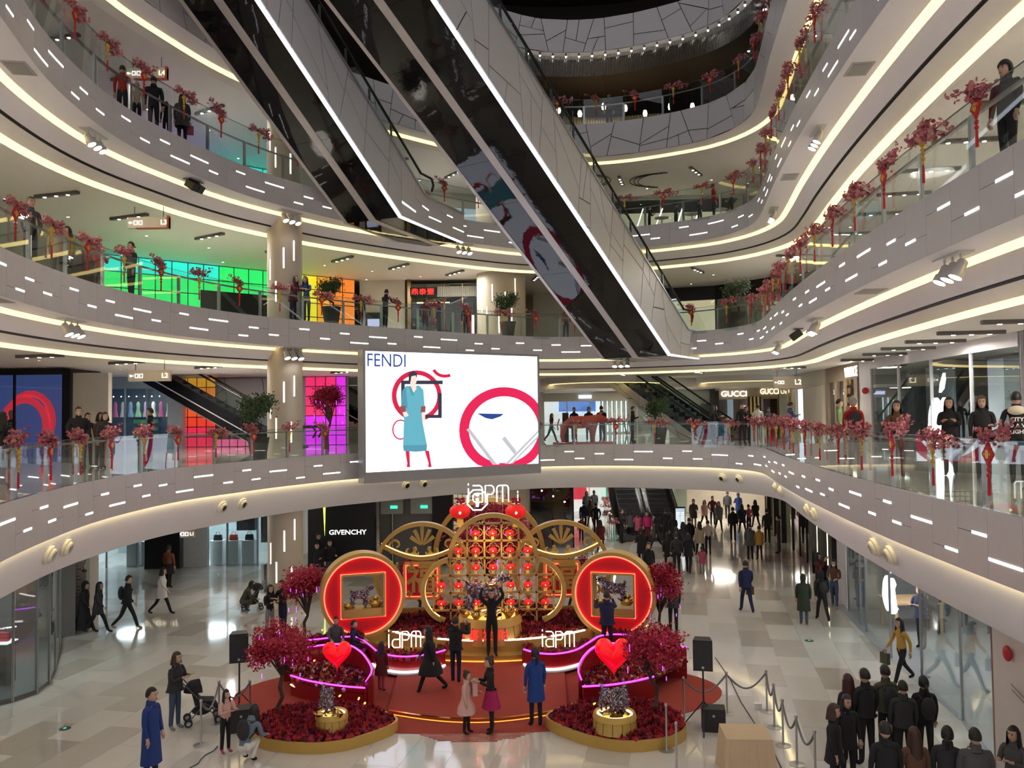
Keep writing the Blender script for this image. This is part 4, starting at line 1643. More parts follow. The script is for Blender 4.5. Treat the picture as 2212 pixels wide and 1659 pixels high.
# bead curtain and lamps below the sixth level fascia
root = thing('bead_curtain', 'shimmering steel bead curtain hung under the sixth level', 'bead curtain', (0, 0, 0), kind='stuff')
e = EDGE[6]
b = MB().use(mat('bead_steel', (.20, .20, .19), .25, .8))
u = e.near(9.3, 29)
ue = e.near(-6, 33)
while u < ue:
    p = e.at(u, .35, 24.25)
    b.box(p - Vector((0, 0, .5)), (.02, .02, 1.0))
    u += .07
b.build('bead_strand', root)
u = e.near(9.3, 29)
while u < ue:
    o = thing('canopy_spot', f'{count("canopy")} small bright spotlight from the right along the sixth level bead curtain', 'spotlight', e.at(u, .12, 24.25), group='spotlights above the bead curtain')
    MB().use(DARKSTEEL).cyl((0, 0, .05), (0, 0, -.1), .05, 8).build('can', o)
    MB().use(glow('canopy_lens', (1, .95, .85), 14)).sphere((0, 0, -.12), .05, 8, 5).build('lens', o)
    u += .62
lamp('AREA', 'dining_glow', (5, 43, 23.0), 80, (1, .82, .55), 3)
lamp('AREA', 'unseen_store_lamp', (-19, 42.3, 8.7), 70, (.95, .97, 1), 1.0)  # unseen lamp added to brighten the dress store interior
lamp('AREA', 'corridor_fill', (-13.2, 37.6, 8.95), 130, (1, .95, .9), 1.0)  # added fill without a fixture, brightens the wall behind the left escalator
lamp('AREA', 'corridor_fill', (13, 53, 3.5), 260, (1, .92, .8), 2)  # unseen fill added to brighten the far ground corridor floor
lamp('AREA', 'corridor_fill', (6, 53, 3.5), 200, (1, .92, .8), 2)  # another added fill over the far ground corridor
lamp('AREA', 'corridor_fill', (8, 53, 8.3), 200, (1, .92, .8), 2)  # added fill, no fixture, for the far second level corridor

# ================================================================== GROUND FLOOR STORES
GZ = 3.62
# left: glass corner store with rounded plinth
root = thing('store_front', 'glass corner store with neon monogram at the far left of the ground floor', 'store', (0, 0, 0), kind='structure')
path = [(-17.0, 17.2), (-14.6, 19.0), (-13.0, 20.2), (-12.45, 20.75), (-12.2, 21.35), (-12.3, 22.1), (-12.75, 23.2), (-13.6, 25.0), (-14.6, 27.0)]
for i in range(len(path) - 1):
    a, c = Vector((*path[i], 0)), Vector((*path[i + 1], 0))
    g = MB().use(SHOPG)
    q = [a + Vector((0, 0, .12)), c + Vector((0, 0, .12)), c + Vector((0, 0, GZ)), a + Vector((0, 0, GZ))]
    t = (c - a).normalized()
    n = Vector((-t.y, t.x, 0)) * .02
    g.add(q + [p + n for p in q], [(0, 1, 2, 3), (7, 6, 5, 4)])
    g.build('pane', root)
    g = MB().use(mat('steel_mullion', (.35, .37, .38), .3, .8)).box(c + Vector((0, 0, GZ / 2)), (.05, .05, GZ))
    g.build('mullion', root)
b = MB().use(mat('dark_plinth', (.10, .105, .11), .3))
b.prism([(x, y) for x, y in path] + [(-20, 27), (-20, 17.2)], .12)
b.build('plinth', root)
b = MB().use(mat('dim_store_wall', (.16, .15, .14), .5))
wall_seg(b, (-20, 22.5), (-14.2, 27.0), 0, GZ, .1)
b.build('back_wall', root)
for k in range(9):
    MB().use(glow('cold_tube', (.85, .92, 1), 3.0)).box((-14.9 - k * .45, 24.5 - k * .3, .9 + .28 * ((k * 3) % 8)), (.5, .03, .03), rz=R(35)).build('shelf_light', root)
lamp('AREA', 'unseen_store_lamp', (-15.2, 22.2, 3.4), 90, (.85, .93, 1), 1.2)
mono = thing('neon_monogram', 'white neon monogram letter Y in the left corner store window', 'neon sign', (-13.55, 20.9, 1.75))
NEONW = glow('neon_white', (1, 1, 1), 4.0)
for nm, pts in (('stroke', [(-.22, 0, .62), (-.02, 0, .15), (.0, 0, -.75)]), ('stroke', [(.26, 0, .66), (.0, 0, .15)]), ('stroke', [(-.3, 0, -.1), (.3, 0, .05)])):
    MB().use(NEONW).tube(pts, .028, 8).build(nm, mono)
for k, (x, y, h) in enumerate(((-13.4, 21.9, 1.05), (-13.9, 21.3, .75))):
    o = thing('display_plinth', ['tall dark display plinth with red handbag in the left store', 'low dark display plinth in the left store'][k], 'plinth', (x, y, .12))
    MB().use(BLACK).box((0, 0, h / 2), (.42, .42, h)).build('body', o)
    MB().use(glow('plinth_top', (.9, .95, 1), .8)).box((0, 0, h + .015), (.5, .5, .03)).build('top', o)
o = thing('handbag', 'red handbag on the tall plinth in the left store', 'bag', (-13.4, 21.9, 1.2))
MB().use(mat('red_leather', (.5, .02, .03), .4)).box((0, 0, .12), (.3, .14, .22)).build('body', o)
MB().use(mat('red_leather', (.5, .02, .03), .4)).tube([(-.09, 0, .22), (-.07, 0, .34), (.07, 0, .34), (.09, 0, .22)], .012, 6).build('handle', o)
# black pier and cream end wall with written menu and twig drawing
wallo('wall_left', (-16.2, 27.9), (-15.05, 27.9), 0, GZ, BLACKGLOSS, 'glossy black pier beside the left corner store', .5)
wl = wallo('wall_left', (-15.05, 27.7), (-14.1, 27.7), 0, GZ, mat('cream_end_wall', (.70, .65, .58), .5), 'cream end wall with small dark writing and a twig drawing', .6)
INK = mat('faded_ink', (.28, .24, .22), .7)
b = MB().use(INK)
rn = random.Random(9)
for k in range(12):
    w_ = rn.uniform(.10, .26)
    b.box((-14.62 + w_ / 2, 27.69, 2.35 - k * .115), (w_, .006, .04))
b.build('writing', wl)
b = MB().use(INK)
for pts in ([(-14.7, 1.0), (-14.5, 1.25), (-14.35, 1.1), (-14.2, 1.4)], [(-14.3, 1.4), (-14.22, 1.8), (-14.3, 2.1), (-14.18, 2.4)], [(-14.6, .8), (-14.4, .75), (-14.25, .9)], [(-14.75, .9), (-14.6, 1.15), (-14.45, .95), (-14.6, .8)]):
    b.tube([(x, 27.69, z) for x, z in pts], .009, 5)
b.build('twig_drawing', wl)
b = MB().use(mat('leaf_red_brown', (.25, .06, .04), .7)).sphere((-14.27, 27.69, 1.95), .07, 8, 5, (1.3, .1, .8))
b.build('leaf_print', wl)

# back left: luxury bag store
r_, W = shopfront('store_front', 'bright bag store with GIVENCHY lettering on a black pier, back left of the ground floor', (-20.5, 39.0), (-10.6, 39.0), 0, GZ, 4.2, inner=mat('white_interior', (.68, .72, .75), .4), back=mat('grey_green_interior', (.30, .36, .37), .4, emit=.12, ecol=(.6, .8, .85)), panes=7, header=.3, frame=mat('steel_mullion', (.35, .37, .38), .3, .8))
MB().use(BLACK).box(W(4.2, -.15, 1.75), (1.62, .5, 3.5)).build('black_pier', r_)
sign(r_, 'GIVENCHY', .30, SIGNY, W, 4.2, -.42, 2.48, 1.05)
MB().use(mat('marble_pier', (.62, .62, .62), .3, vary=.15)).box(W(5.6, .1, 1.75), (1.1, .3, 3.5)).build('marble_pier', r_)
lamp('AREA', 'unseen_store_lamp', (-15, 41, 3.5), 260, (.85, .93, 1), 2.5)
lamp('AREA', 'unseen_store_lamp', (-18.6, 40.8, 3.5), 120, (.9, .95, 1), 1.5)
PLW = mat('white_plinth', (.80, .83, .88), .35)
for k, (x, lb) in enumerate(((-18.05, 'white display plinth with brown bag, left of the black pier'), (-17.35, 'white display plinth next to the black pier'), (-14.1, 'white display plinth with black bag right of the black pier'), (-13.35, 'white display plinth with red bag'), (-12.6, 'white display plinth with dark satchel'))):
    o = thing('display_plinth', lb, 'plinth', (x, 39.7, 0))
    MB().use(PLW).box((0, 0, .55), (.58, .5, 1.1)).build('body', o)
    MB().use(PLW).box((0, 0, 1.115), (.62, .54, .03)).build('top', o)
    c = [(.10, .03, .02), (.02, .02, .025), (.02, .02, .02), (.6, .03, .03), (.03, .03, .05)][k]
    g = thing('handbag', ['dark brown', 'black', 'small black', 'bright red', 'dark blue'][k] + ' handbag on a white plinth in the bag store', 'bag', (x, 39.7, 1.13))
    mt = mat('bag_leather_%d' % k, c, .4)
    MB().use(mt).prism([(-.2, 0), (.2, 0), (.16, .26), (-.16, .26)], .16, frame_mat((0, .08, 0), (1, 0, 0))).build('body', g)
    MB().use(mt).tube([(-.09, 0, .25), (-.08, 0, .38), (.08, 0, .38), (.09, 0, .25)], .014, 6).build('handle', g)
for k, (x, z) in enumerate(((-13.2, 1.9), (-12.2, 1.3), (-12.2, 2.3))):
    MB().use(BLACK).box(W(x + 20.5, 2.2, z), (.9 if k == 0 else .5, .4, 1.0)).build('dark_shelf', r_)
# steel guard post beside the column
o = MB().use(STEEL).box((0, 0, .55), (.12, .35, 1.1)).build('guard_panel', None, (-10.0, 33.3, 0))
tag(o, 'low steel guard panel beside the round column on the ground floor', 'guard')
MB().use(SHOPG).box((0, 1.2, .55), (.02, 2.0, 1.0)).build('glass_leaf', o)

# black monolith store wall with lettering and neon blade
r_ = thing('black_store_wall', 'black store wall with GIVENCHY lettering and a yellow neon blade', 'wall', (-9.25, 37.6, 0), kind='structure')
MB().use(BLACK).box((1.45, .3, GZ / 2), (3.0, .6, GZ)).build('wall', r_)
text_obj('lettering', 'GIVENCHY', .30, SIGNW, r_, frame_mat((1.75, -.02, 1.72), (1, 0, 0)), ext=.01, sx=1.15)
MB().use(glow('neon_yellow', (.85, 1, .10), 2.6)).add([(.62, -.03, 3.6), (.78, -.03, 3.6), (.72, -.03, 1.55)], [(0, 2, 1)]).build('neon_blade', r_)
# grey service wall with exit boxes
r_ = thing('service_wall', 'grey service wall with two light panels and green exit signs', 'wall', (-6.2, 38.6, 0), kind='structure')
MB().use(mat('dark_grey_wall', (.15, .145, .14), .5)).box((1.6, .3, GZ / 2), (3.3, .3, GZ)).build('wall', r_)
for u in (.55, 1.95):
    MB().use(mat('grey_lintel', (.42, .43, .42), .5)).box((u, .08, 3.0), (1.05, .15, 1.2)).build('light_panel', r_)
    MB().use(glow('exit_green', (.05, .9, .45), 1.6)).box((u + .1, -.01, 2.72), (.32, .03, .13)).build('exit_sign', r_)
MB().use(STEEL).cyl((.55, .1, 0), (.55, .1, 2.4), .05, 8).build('steel_tube', r_)
MB().use(BLACK).box((2.9, .1, GZ / 2), (.95, .2, GZ)).build('black_panel', r_)
# cream lattice shop
r_ = thing('lattice_wall', 'backlit cream lattice wall behind the golden arches', 'wall', (-3.0, 40.2, 0), kind='structure')
MB().use(glow('cream_backlight', (1, .87, .62), .32)).box((1.2, .3, GZ / 2), (2.8, .1, GZ)).build('backlight', r_)
for k in range(13):
    MB().use(BRONZE).box((-.15 + k * .225, .2, GZ / 2), (.03, .04, GZ)).build('lattice_bar', r_)
for k in range(17):
    MB().use(BRONZE).box((1.2, .2, .1 + k * .215), (2.8, .04, .03)).build('lattice_bar', r_)
MB().use(BLACK).box((1.2, .1, 2.2), (2.8, .2, .75)).build('black_band', r_)
for k in range(8):
    MB().use(mat('bottle_glass_dark', (.25, .2, .15), .2)).lathe([(.04, 0), (.04, .2), (.015, .28), (.015, .36)], 8, (.1 + k * .32, -.02, 2.0)).build('bottle', r_)
# dark fashion display right of the wide column
r_, W = shopfront('store_front', 'dark mannequin display window right of the wide column', (.9, 43.2), (3.1, 43.2), 0, GZ, 3.0, inner=BLACK, back=mat('dark_display', (.05, .05, .055), .5), panes=2, header=.1, frame=BLACK)
for k in range(3):
    MB().use(BLACK).lathe([(.02, 0), (.10, .5), (.16, 1.0), (.2, 1.3), (.05, 1.48), (.09, 1.62), (.0, 1.75)], 10, W(.5 + k * .65, .9 + .3 * (k % 2), .15), 1, .7).build('mannequin', r_)
    MB().use(glow('display_spot', (1, .9, .75), 7)).sphere(W(.6 + k * .6, .7, 2.9 - .3 * k), .05, 6, 4).build('spot', r_)
# far corridor: bright shops
r_, W = shopfront('store_front', 'white and red cosmetics shop far down the ground floor corridor', (2.6, 58.0), (8.0, 58.0), 0, GZ, .9, back=SHOPW, panes=4, header=.4, frame=CREAM)
MB().use(glow('red_poster', (.8, .05, .08), .9)).box(W(2.1, .5, 1.9), (.9, .1, 2.0)).build('red_poster', r_)
MB().use(glow('teal_poster', (.15, .6, .4), .5)).box(W(4.6, .4, 1.6), (1.4, .1, 1.6)).build('green_glass_panel', r_)
for k in range(7):
    MB().use(glow('crystal', (1, .98, .9), 6)).sphere(W(.55 + .12 * (k % 2), .2, 3.0 - k * .22), .06, 6, 4).build('crystal_drop', r_)
r_, W = shopfront('store_front', 'blue-lit tech shop behind the ground floor escalators', (9.6, 57.6), (15.5, 57.6), 0, GZ, .9, back=mat('blue_tv_wall', (.2, .25, .5), .4, emit=.35, ecol=(.4, .5, 1)), panes=4, header=.4, frame=CREAM)
wallo('wall_back', (15.5, 57.6), (18, 54), 0, GZ, SHOPY, 'warm self-glowing wall at the far end of the ground corridor')
# directory totem
o = thing('directory_totem', 'lit directory totem beside the ground floor escalators', 'sign', PZ(1470, 1172, 0))
MB().use(BLACK).box((0, 0, .95), (.55, .12, 1.9)).build('case', o)
MB().use(glow('directory_glow', (.55, .68, .78), .7)).box((0, -.065, 1.15), (.48, .01, 1.35)).build('display', o)
b = MB().use(SIGNW)
for k in range(10):
    b.box((-.12, -.075, .6 + k * .11), (.16, .006, .02))
    b.box((.12, -.075, .6 + k * .11), (.14, .006, .02))
b.build('directory_lines', o)

# ------------------------------------------------------------ ground floor, right-hand side
RG = [(8.0, 12.0), (9.35, 16.3), (10.0, 18.8), (10.55, 23.5), (11.6, 29.0), (12.1, 31.2), (13.0, 36.1), (13.9, 41.6), (15.2, 50)]
wl = wallo('wall_right', (9.32, 16.35), (8.1, 12.0), 0, GZ, mat('warm_white_stone', (.66, .60, .58), .4, vary=.04), 'warm white stone wall at the near right of the ground floor', .4)
b = MB().use(mat('bronze_edge', (.28, .17, .12), .4, .4))
b.box((9.36, 16.4, GZ / 2), (.06, .06, GZ))
b.build('corner_trim', wl)
o = MB().use(mat('red_bell', (.6, .02, .03), .35)).sphere((0, 0, 0), .12, 12, 8, (.5, 1, 1.2)).build('fire_bell', None, (8.9, 15.15, 2.55), smooth=True)
tag(o, 'red fire bell on the near right stone wall', 'fire bell')
b = MB().use(INK)
for k in range(2):
    b.bar((8.86, 15.0 - .02 * k, 2.05 - k * .09), (8.66, 14.3, 2.05 - k * .09), .006, .02)
b.build('wall_notice', wl)
# grey glass tech store
root = thing('store_front', 'grey glass store front with glowing apple emblem on the ground floor right', 'store', (0, 0, 0), kind='structure')
FP = [(9.36, 16.4), (10.0, 18.8), (10.33, 21.3), (10.55, 23.5), (11.05, 26.3), (11.25, 27.2), (11.6, 29.0)]
for i in range(len(FP) - 1):
    if i == 2:
        continue          # the open doorway
    a, c = Vector((*FP[i], 0)), Vector((*FP[i + 1], 0))
    g = MB().use(SHOPG)
    q = [a + Vector((0, 0, .02)), c + Vector((0, 0, .02)), c + Vector((0, 0, GZ)), a + Vector((0, 0, GZ))]
    g.add(q + [p + Vector((.02, 0, 0)) for p in q], [(0, 1, 2, 3), (7, 6, 5, 4)])
    g.build('pane', root)
for x, y in FP[1:]:
    MB().use(mat('steel_mullion', (.35, .37, .38), .3, .8)).box((x, y, GZ / 2), (.05, .05, GZ)).build('mullion', root)
GFL = mat('grey_store_floor', (.30, .31, .325), .25)
b = MB().use(GFL).add([(9.2, 16.2, .012), (22, 16.2, .012), (22, 30, .012), (11.5, 30, .012), (10.45, 23.5, .012), (9.95, 18.8, .012)], [(0, 1, 2, 3, 4, 5)])
b.build('store_floor', root)
b = MB().use(mat('grey_store_wall', (.27, .28, .29), .5))
wall_seg(b, (16, 30), (16, 16), 0, GZ, .1)
wall_seg(b, (11.7, 29.2), (16, 29.2), 0, GZ, .1)
b.build('store_wall', root)
b = MB().use(glow('store_ceiling_strip', (.95, .97, 1), 2.0))
for k in range(4):
    b.box((13.2, 18 + k * 3, 3.55), (3.0, .12, .03))
b.build('ceiling_light', root)
lamp('AREA', 'unseen_store_lamp', (13.2, 22, 3.4), 120, (.92, .96, 1), 2)
em = thing('apple_emblem', 'glowing white apple emblem hung in the ground floor store window', 'sign', PY(1926, 1285, 24.6))
apple_sign(em, frame_mat((0, 0, 0), (-.12, -1, 0)), .60)
o = thing('sales_table', 'pale wooden display table inside the grey glass store', 'table', (12.6, 26.6, 0))
MB().use(mat('pale_oak', (.6, .42, .24), .45)).box((0, 0, .92), (1.6, 1.2, .07)).build('top', o)
for x in (-.7, .7):
    for y in (-.5, .5):
        MB().use(mat('pale_oak', (.6, .42, .24), .45)).box((x, y, .45), (.09, .09, .9)).build('leg', o)
# pillars and shops farther along the right
wallo('wall_right', (12.15, 31.4), (11.65, 29.3), 0, GZ, LILAC, 'pale pillar between the grey glass store and the black shops', .5)
r_, W = shopfront('store_front', 'black framed shop with warm light strips on the ground floor right', (13.0, 36.1), (12.15, 31.4), 0, GZ, 3, inner=BLACK, back=mat('amber_back', (.20, .12, .05), .5, emit=.1, ecol=(1, .6, .3)), panes=2, header=.3, frame=BLACK)
for u in (.1, 2.2, 4.4):
    MB().use(BLACK).box(W(u, -.05, 1.8), (.7, .25, 3.6), rz=math.atan2(-4.7, -.85)).build('black_pier', r_)
for u in (1.0, 3.2):
    MB().use(glow('warm_slit', (1, .85, .55), 3.0)).box(W(u, -.02, 1.6), (.08, .06, 1.5), rz=math.atan2(-4.7, -.85)).build('light_slit', r_)
r_, W = shopfront('store_front', 'shop with bright red window display on the ground floor right', (13.9, 41.6), (13.05, 36.3), 0, GZ, 3, inner=BLACK, back=mat('red_back', (.5, .02, .05), .5, emit=.45, ecol=(.9, .03, .1)), panes=3, header=.3, frame=BLACK)
for k in range(3):
    MB().use(mat('red_garment', (.6, .02, .06), .6)).lathe([(.02, 0), (.03, .7), (.22, .75), (.16, 1.2), (.2, 1.5), (.05, 1.62), (.09, 1.75), (0, 1.88)], 10, W(1.2 + k * 1.4, .7, .1), 1, .7).build('mannequin', r_)
r_, W = shopfront('store_front', 'gold trimmed shop farthest along the ground floor right', (15.4, 51.0), (13.95, 41.8), 0, GZ, 3, inner=CREAM, back=SHOPY, panes=4, header=.3, frame=BRONZE)
for u in (2.0, 4.5, 7.0):
    MB().use(BLACK).box(W(u, -.05, 1.8), (.5, .25, 3.6), rz=math.atan2(-9.2, -1.45)).build('black_pier', r_)

# ================================================================== FESTIVE INSTALLATION
GOLD = mat('satin_gold', (.60, .39, .10), .42, .35, vary=.05)
GOLDS = mat('shiny_gold', (.85, .58, .20), .12, 1.0)
REDL = mat('red_lacquer', (.30, .008, .014), .28, vary=.04, coat=.3)
REDF = mat('red_felt', (.55, .012, .02), .8, emit=.07, ecol=(.7, .01, .02))
CARPET = mat('orange_red_carpet', (.36, .045, .026), .9, bump=.3, scale=140)
PURP = glow('purple_neon', (.55, .04, 1.0), 4.5)
NRED = glow('red_neon', (1.0, .10, .05), 5.0)
NWHT = glow('white_led', (1, .96, .88), 3.6)
NGLD = glow('warm_led', (1, .70, .25), 2.5)
LANT = mat('red_lantern_silk', (.75, .01, .01), .6, emit=.42, ecol=(1, .02, .015))
LANTC = glow('lantern_core', (1, .72, .5), 3.0)
TASS = mat('gold_tassel', (.75, .40, .06), .6, emit=.35, ecol=(1, .5, .08))
FL_DK = mat('flower_dark_red', (.115, .003, .010), .8)
FL_RD = mat('flower_red', (.38, .012, .015), .8)
FL_MG = mat('flower_magenta', (.30, .008, .07), .8)
FL_OR = mat('flower_orange', (.55, .16, .03), .8)
FL_GN = mat('leaf_green', (.05, .12, .03), .7)
FL_WH = mat('white_ball_flower', (.70, .50, .55), .6)
BARK = mat('dark_bark', (.07, .04, .03), .85, bump=.5, scale=20)


def P3(x, y, z):
    return PZ(x, y, z)


def flowers(name, label, pts_fn, n, kinds, weights, seed, size=1.0, up=None):
    "one uncountable mass of small blooms; pts_fn(rng) gives a surface point"
    rn = random.Random(seed)
    b = MB()
    for _ in range(n):
        p = pts_fn(rn)
        if p is None:
            continue
        mt = rn.choices(kinds, weights)[0]
        b.use(mt)
        if rn.random() < .7:
            r = rn.uniform(.045, .08) * size
            a = rn.random() * 6
            vs = [p + Vector((0, 0, r * 1.1))]
            for k in range(5):
                an = a + k * 2 * PI / 5
                vs.append(p + Vector((r * math.cos(an), r * math.sin(an), r * .35)))
            for k in range(5):
                an = a + (k + .5) * 2 * PI / 5
                vs.append(p + Vector((r * .7 * math.cos(an), r * .7 * math.sin(an), -r * .6)))
            fs = [(0, 1 + k, 1 + (k + 1) % 5) for k in range(5)] + [(1 + k, 6 + k, 1 + (k + 1) % 5) for k in range(5)] + [(1 + k, 6 + (k + 4) % 5, 6 + k) for k in range(5)]
            b.add(vs, fs)
        else:
            for k in range(6):
                an = rn.random() * 6.28
                h = rn.uniform(.07, .15) * size
                r = rn.uniform(.03, .08) * size
                t = p + Vector((r * math.cos(an), r * math.sin(an), h))
                s = Vector((-math.sin(an), math.cos(an), 0)) * .022 * size
                m_ = p.lerp(t, .65)
                b.add([p, m_ + s, t, m_ - s], [(0, 1, 2, 3)])
    o = b.build(name)
    tag(o, label, 'flowers', kind='stuff')
    return o


def in_poly(x, y, poly):
    c = False
    n = len(poly)
    for i in range(n):
        a, d = poly[i], poly[i - 1]
        if (a[1] > y) != (d[1] > y) and x < (d[0] - a[0]) * (y - a[1]) / (d[1] - a[1]) + a[0]:
            c = not c
    return c


def poly_sampler(poly, zf):
    xs = [p[0] for p in poly]
    ys = [p[1] for p in poly]

    def f(rn):
        for _ in range(30):
            x, y = rn.uniform(min(xs), max(xs)), rn.uniform(min(ys), max(ys))
            if in_poly(x, y, poly):
                return Vector((x, y, zf(x, y)))
    return f


def smooth_poly(pts, closed=True, step=.12):
    q = pts + [pts[0]] if closed else pts
    P = [Vector((x, y, 0)) for x, y in q]
    if closed:
        P = [P[-2]] + P + [P[1]]
        out = []
        for i in range(1, len(P) - 2):
            a, b_, c, d = P[i - 1:i + 3]
            for k in range(8):
                t = k / 8
                v = .5 * ((2 * b_) + (c - a) * t + (2 * a - 5 * b_ + 4 * c - d) * t * t + (3 * b_ - a - 3 * c + d) * t ** 3)
                out.append((v.x, v.y))
        return out
    return [(p.x, p.y) for p in spline(P, step)]


# ---------------- carpet, entrance strip
root = thing('carpet', 'large round orange-red carpet under the festive display', 'carpet', (-.95, 21.1, 0))
b = MB().use(CARPET)
b.prism([(6.1 * math.cos(k * PI / 36), 2.75 * math.sin(k * PI / 36)) for k in range(72)], .012, z0=.008)
b.build('outer_disc', root)
pl = [(-3.0 + 4.2 * t, 19.62 - .62 * math.sin(PI * t) - 0 * t) for t in [k / 16 for k in range(17)]]
poly = pl + [(1.35, 23.4), (-3.2, 23.4)]
b = MB().use(CARPET).prism([(x + .95, y - 21.1) for x, y in poly], .07, z0=.02)
b.build('raised_carpet', root)
b = MB().use(GOLDS)
A = [Vector((x + .95, y - 21.1 - .015, .0)) for x, y in pl]
b.ribbon(A, [p + Vector((0, 0, .10)) for p in A])
b.ribbon([p + Vector((0, 0, .10)) for p in A], [p + Vector((0, .07, .10)) for p in A])
b.build('gold_edge', root)
b = MB().use(glow('amber_edge_light', (1, .42, .06), 1.8))
b.ribbon([p + Vector((0, -.012, .01)) for p in A], [p + Vector((0, -.012, .035)) for p in A])
b.build('edge_light', root)
b = MB().use(glow('amber_edge_light', (1, .42, .06), 1.8))
A = [Vector((-.73 + 4.78 * math.sin(t) + .95, 28.05 - 4.78 * math.cos(t) - 21.1, .10)) for t in [R(-20 + 40 * k / 16) for k in range(17)]]
b.ribbon(A, [p + Vector((0, 0, .03)) for p in A])
b.build('edge_light', root)
stp = thing('brick_strip', 'curved strip of small red bricks in front of the carpet', 'paving', (0, 0, 0))
rn = random.Random(4)
BRK = [mat('red_brick_%d' % i, c, .5) for i, c in enumerate([(.42, .12, .09), (.36, .09, .07), (.48, .16, .12)])]
zone = [(-3.0 + 4.2 * t, 19.60 - .62 * math.sin(PI * t)) for t in [k / 12 for k in range(13)]] + [(1.1 - 4.05 * t, 19.3 - 1.42 * math.sin(PI * t) ** .7) for t in [k / 12 for k in range(13)]]
BRK_ME = []
for mt in BRK:
    BRK_ME.append(MB().use(mt).box((0, 0, .006), (.192, .072, .012)).mesh('brick'))
nb = 0
rows = []
for j in range(28):
    for i in range(26):
        x, y = -3.1 + (i + (.5 if j % 2 else 0)) * .2, 17.8 + j * .08
        if in_poly(x, y, zone):
            rows.append((y, x))
rows.sort()
stf = MB()
for k, (y, x) in enumerate(rows):
    if k < 300:
        inst('brick', BRK_ME[rn.randrange(3)], stp, (x, y, .006))
    else:
        stf.use(BRK[rn.randrange(3)]).box((x, y, .012), (.192, .072, .012))
if stf.f:
    stf.build('far_bricks', stp)['kind'] = 'stuff'

# ---------------- stage plinth with light edges
CXs, CYs = -.73, 28.05


def arc(r, a0, a1, n=28, z=0.0):
    return [Vector((CXs + r * math.sin(R(a0 + (a1 - a0) * k / n)), CYs - r * math.cos(R(a0 + (a1 - a0) * k / n)), z)) for k in range(n + 1)]


stage = thing('stage_plinth', 'curved golden stage plinth with white light edges', 'stage', (0, 0, 0))
for r, z0_, z1_, r2 in ((4.75, 0, .26, 4.38), (4.38, .26, .56, 4.2)):
    b = MB().use(GOLD)
    A, B = arc(r, -52, 52, 40, z0_), arc(r, -52, 52, 40, z1_)
    b.ribbon(A, B).ribbon(B, arc(r2, -52, 52, 40, z1_))
    b.build('step', stage)
for a0, a1 in ((-40, -26), (-20, 22), (24, 40)):
    b = MB().use(NWHT)
    A = arc(4.37, a0, a1, 24, .545)
    b.ribbon(A, [p + Vector((0, 0, .045)) for p in A]).ribbon([p + Vector((0, 0, .045)) for p in A], arc(4.30, a0, a1, 24, .59))
    b.build('light_strip', stage)
b = MB().use(mat('bed_soil', (.05, .008, .01), .9))
A = arc(4.22, -75, 75, 40, .5)
b.ribbon(A, arc(.3, -75, 75, 40, .85))
b.build('soil', stage)


def stage_pt(rn):
    a, r = rn.uniform(-60, 60), 4.2 * math.sqrt(rn.uniform(.18, 1))
    x, y = CXs + r * math.sin(R(a)), CYs - r * math.cos(R(a))
    if (x + .72) ** 2 + (y - 24.6) ** 2 < .95:
        return None
    return Vector((x, y, .5 + .35 * (1 - r / 4.2) + .05 * rn.random()))


flowers('flower_mass', 'dark red flower mass filling the golden stage bed', stage_pt, 3000, [FL_DK, FL_RD, FL_MG], [6, 2, 1], 1, 1.15)


def stage_rim(rn):
    a, r = rn.uniform(-42, 42), rn.uniform(3.95, 4.2)
    return Vector((CXs + r * math.sin(R(a)), CYs - r * math.cos(R(a)), .52))


flowers('flower_edging', 'orange and green flower edging along the stage front', stage_rim, 420, [FL_OR, FL_GN, FL_RD], [5, 3, 2], 2, 1.0)


# ---------------- golden lattice screen with lantern cells
def circ_out(cx, cz, r, n, a0=0, a1=360):
    return [(cx + r * math.cos(R(a0 + (a1 - a0) * k / n)), cz + r * math.sin(R(a0 + (a1 - a0) * k / n))) for k in range(n + 1)]


def ring_band(b, pts, wd, Y, th, closed=False):
    "flat band following pts (x, z), wd wide towards the inside, th thick in depth"
    n = len(pts)
    cx = sum(p[0] for p in pts) / n
    cz = sum(p[1] for p in pts) / n
    P = [Vector((x, 0, z)) for x, z in pts]
    I = []
    for i in range(n):
        t = P[(i + 1) % n if closed else min(i + 1, n - 1)] - P[i - 1 if (closed or i > 0) else 0]
        nn = Vector((-t.z, 0, t.x))
        if nn.length < 1e-6:
            nn = Vector((0, 0, 1))
        nn.normalize()
        if nn.dot(Vector((cx, 0, cz)) - P[i]) < 0:
            nn = -nn
        I.append(P[i] + nn * wd)
    f0, f1 = Vector((0, Y, 0)), Vector((0, Y + th, 0))
    b.ribbon([p + f0 for p in P], [p + f0 for p in I], closed)
    b.ribbon([p + f0 for p in P], [p + f1 for p in P], closed)
    b.ribbon([p + f0 for p in I], [p + f1 for p in I], closed)
    b.ribbon([p + f1 for p in P], [p + f1 for p in I], closed)
    return I


def inside(x, z, m_=0.0):
    lo = (abs(x) - 1.2) ** 2 + (z - 1.63) ** 2 < (.95 - m_) ** 2 or (abs(x) < 1.2 and .6 < z < 2.58 - m_)
    return lo or (x * x + (z - 2.59) ** 2 < (1.31 - m_) ** 2)


LX, LY = -.64, 25.3
lat = thing('lattice_screen', 'tall golden lattice screen of stacked circles with quatrefoil cells', 'screen', (LX, LY, 0))
b = MB().use(GOLD)
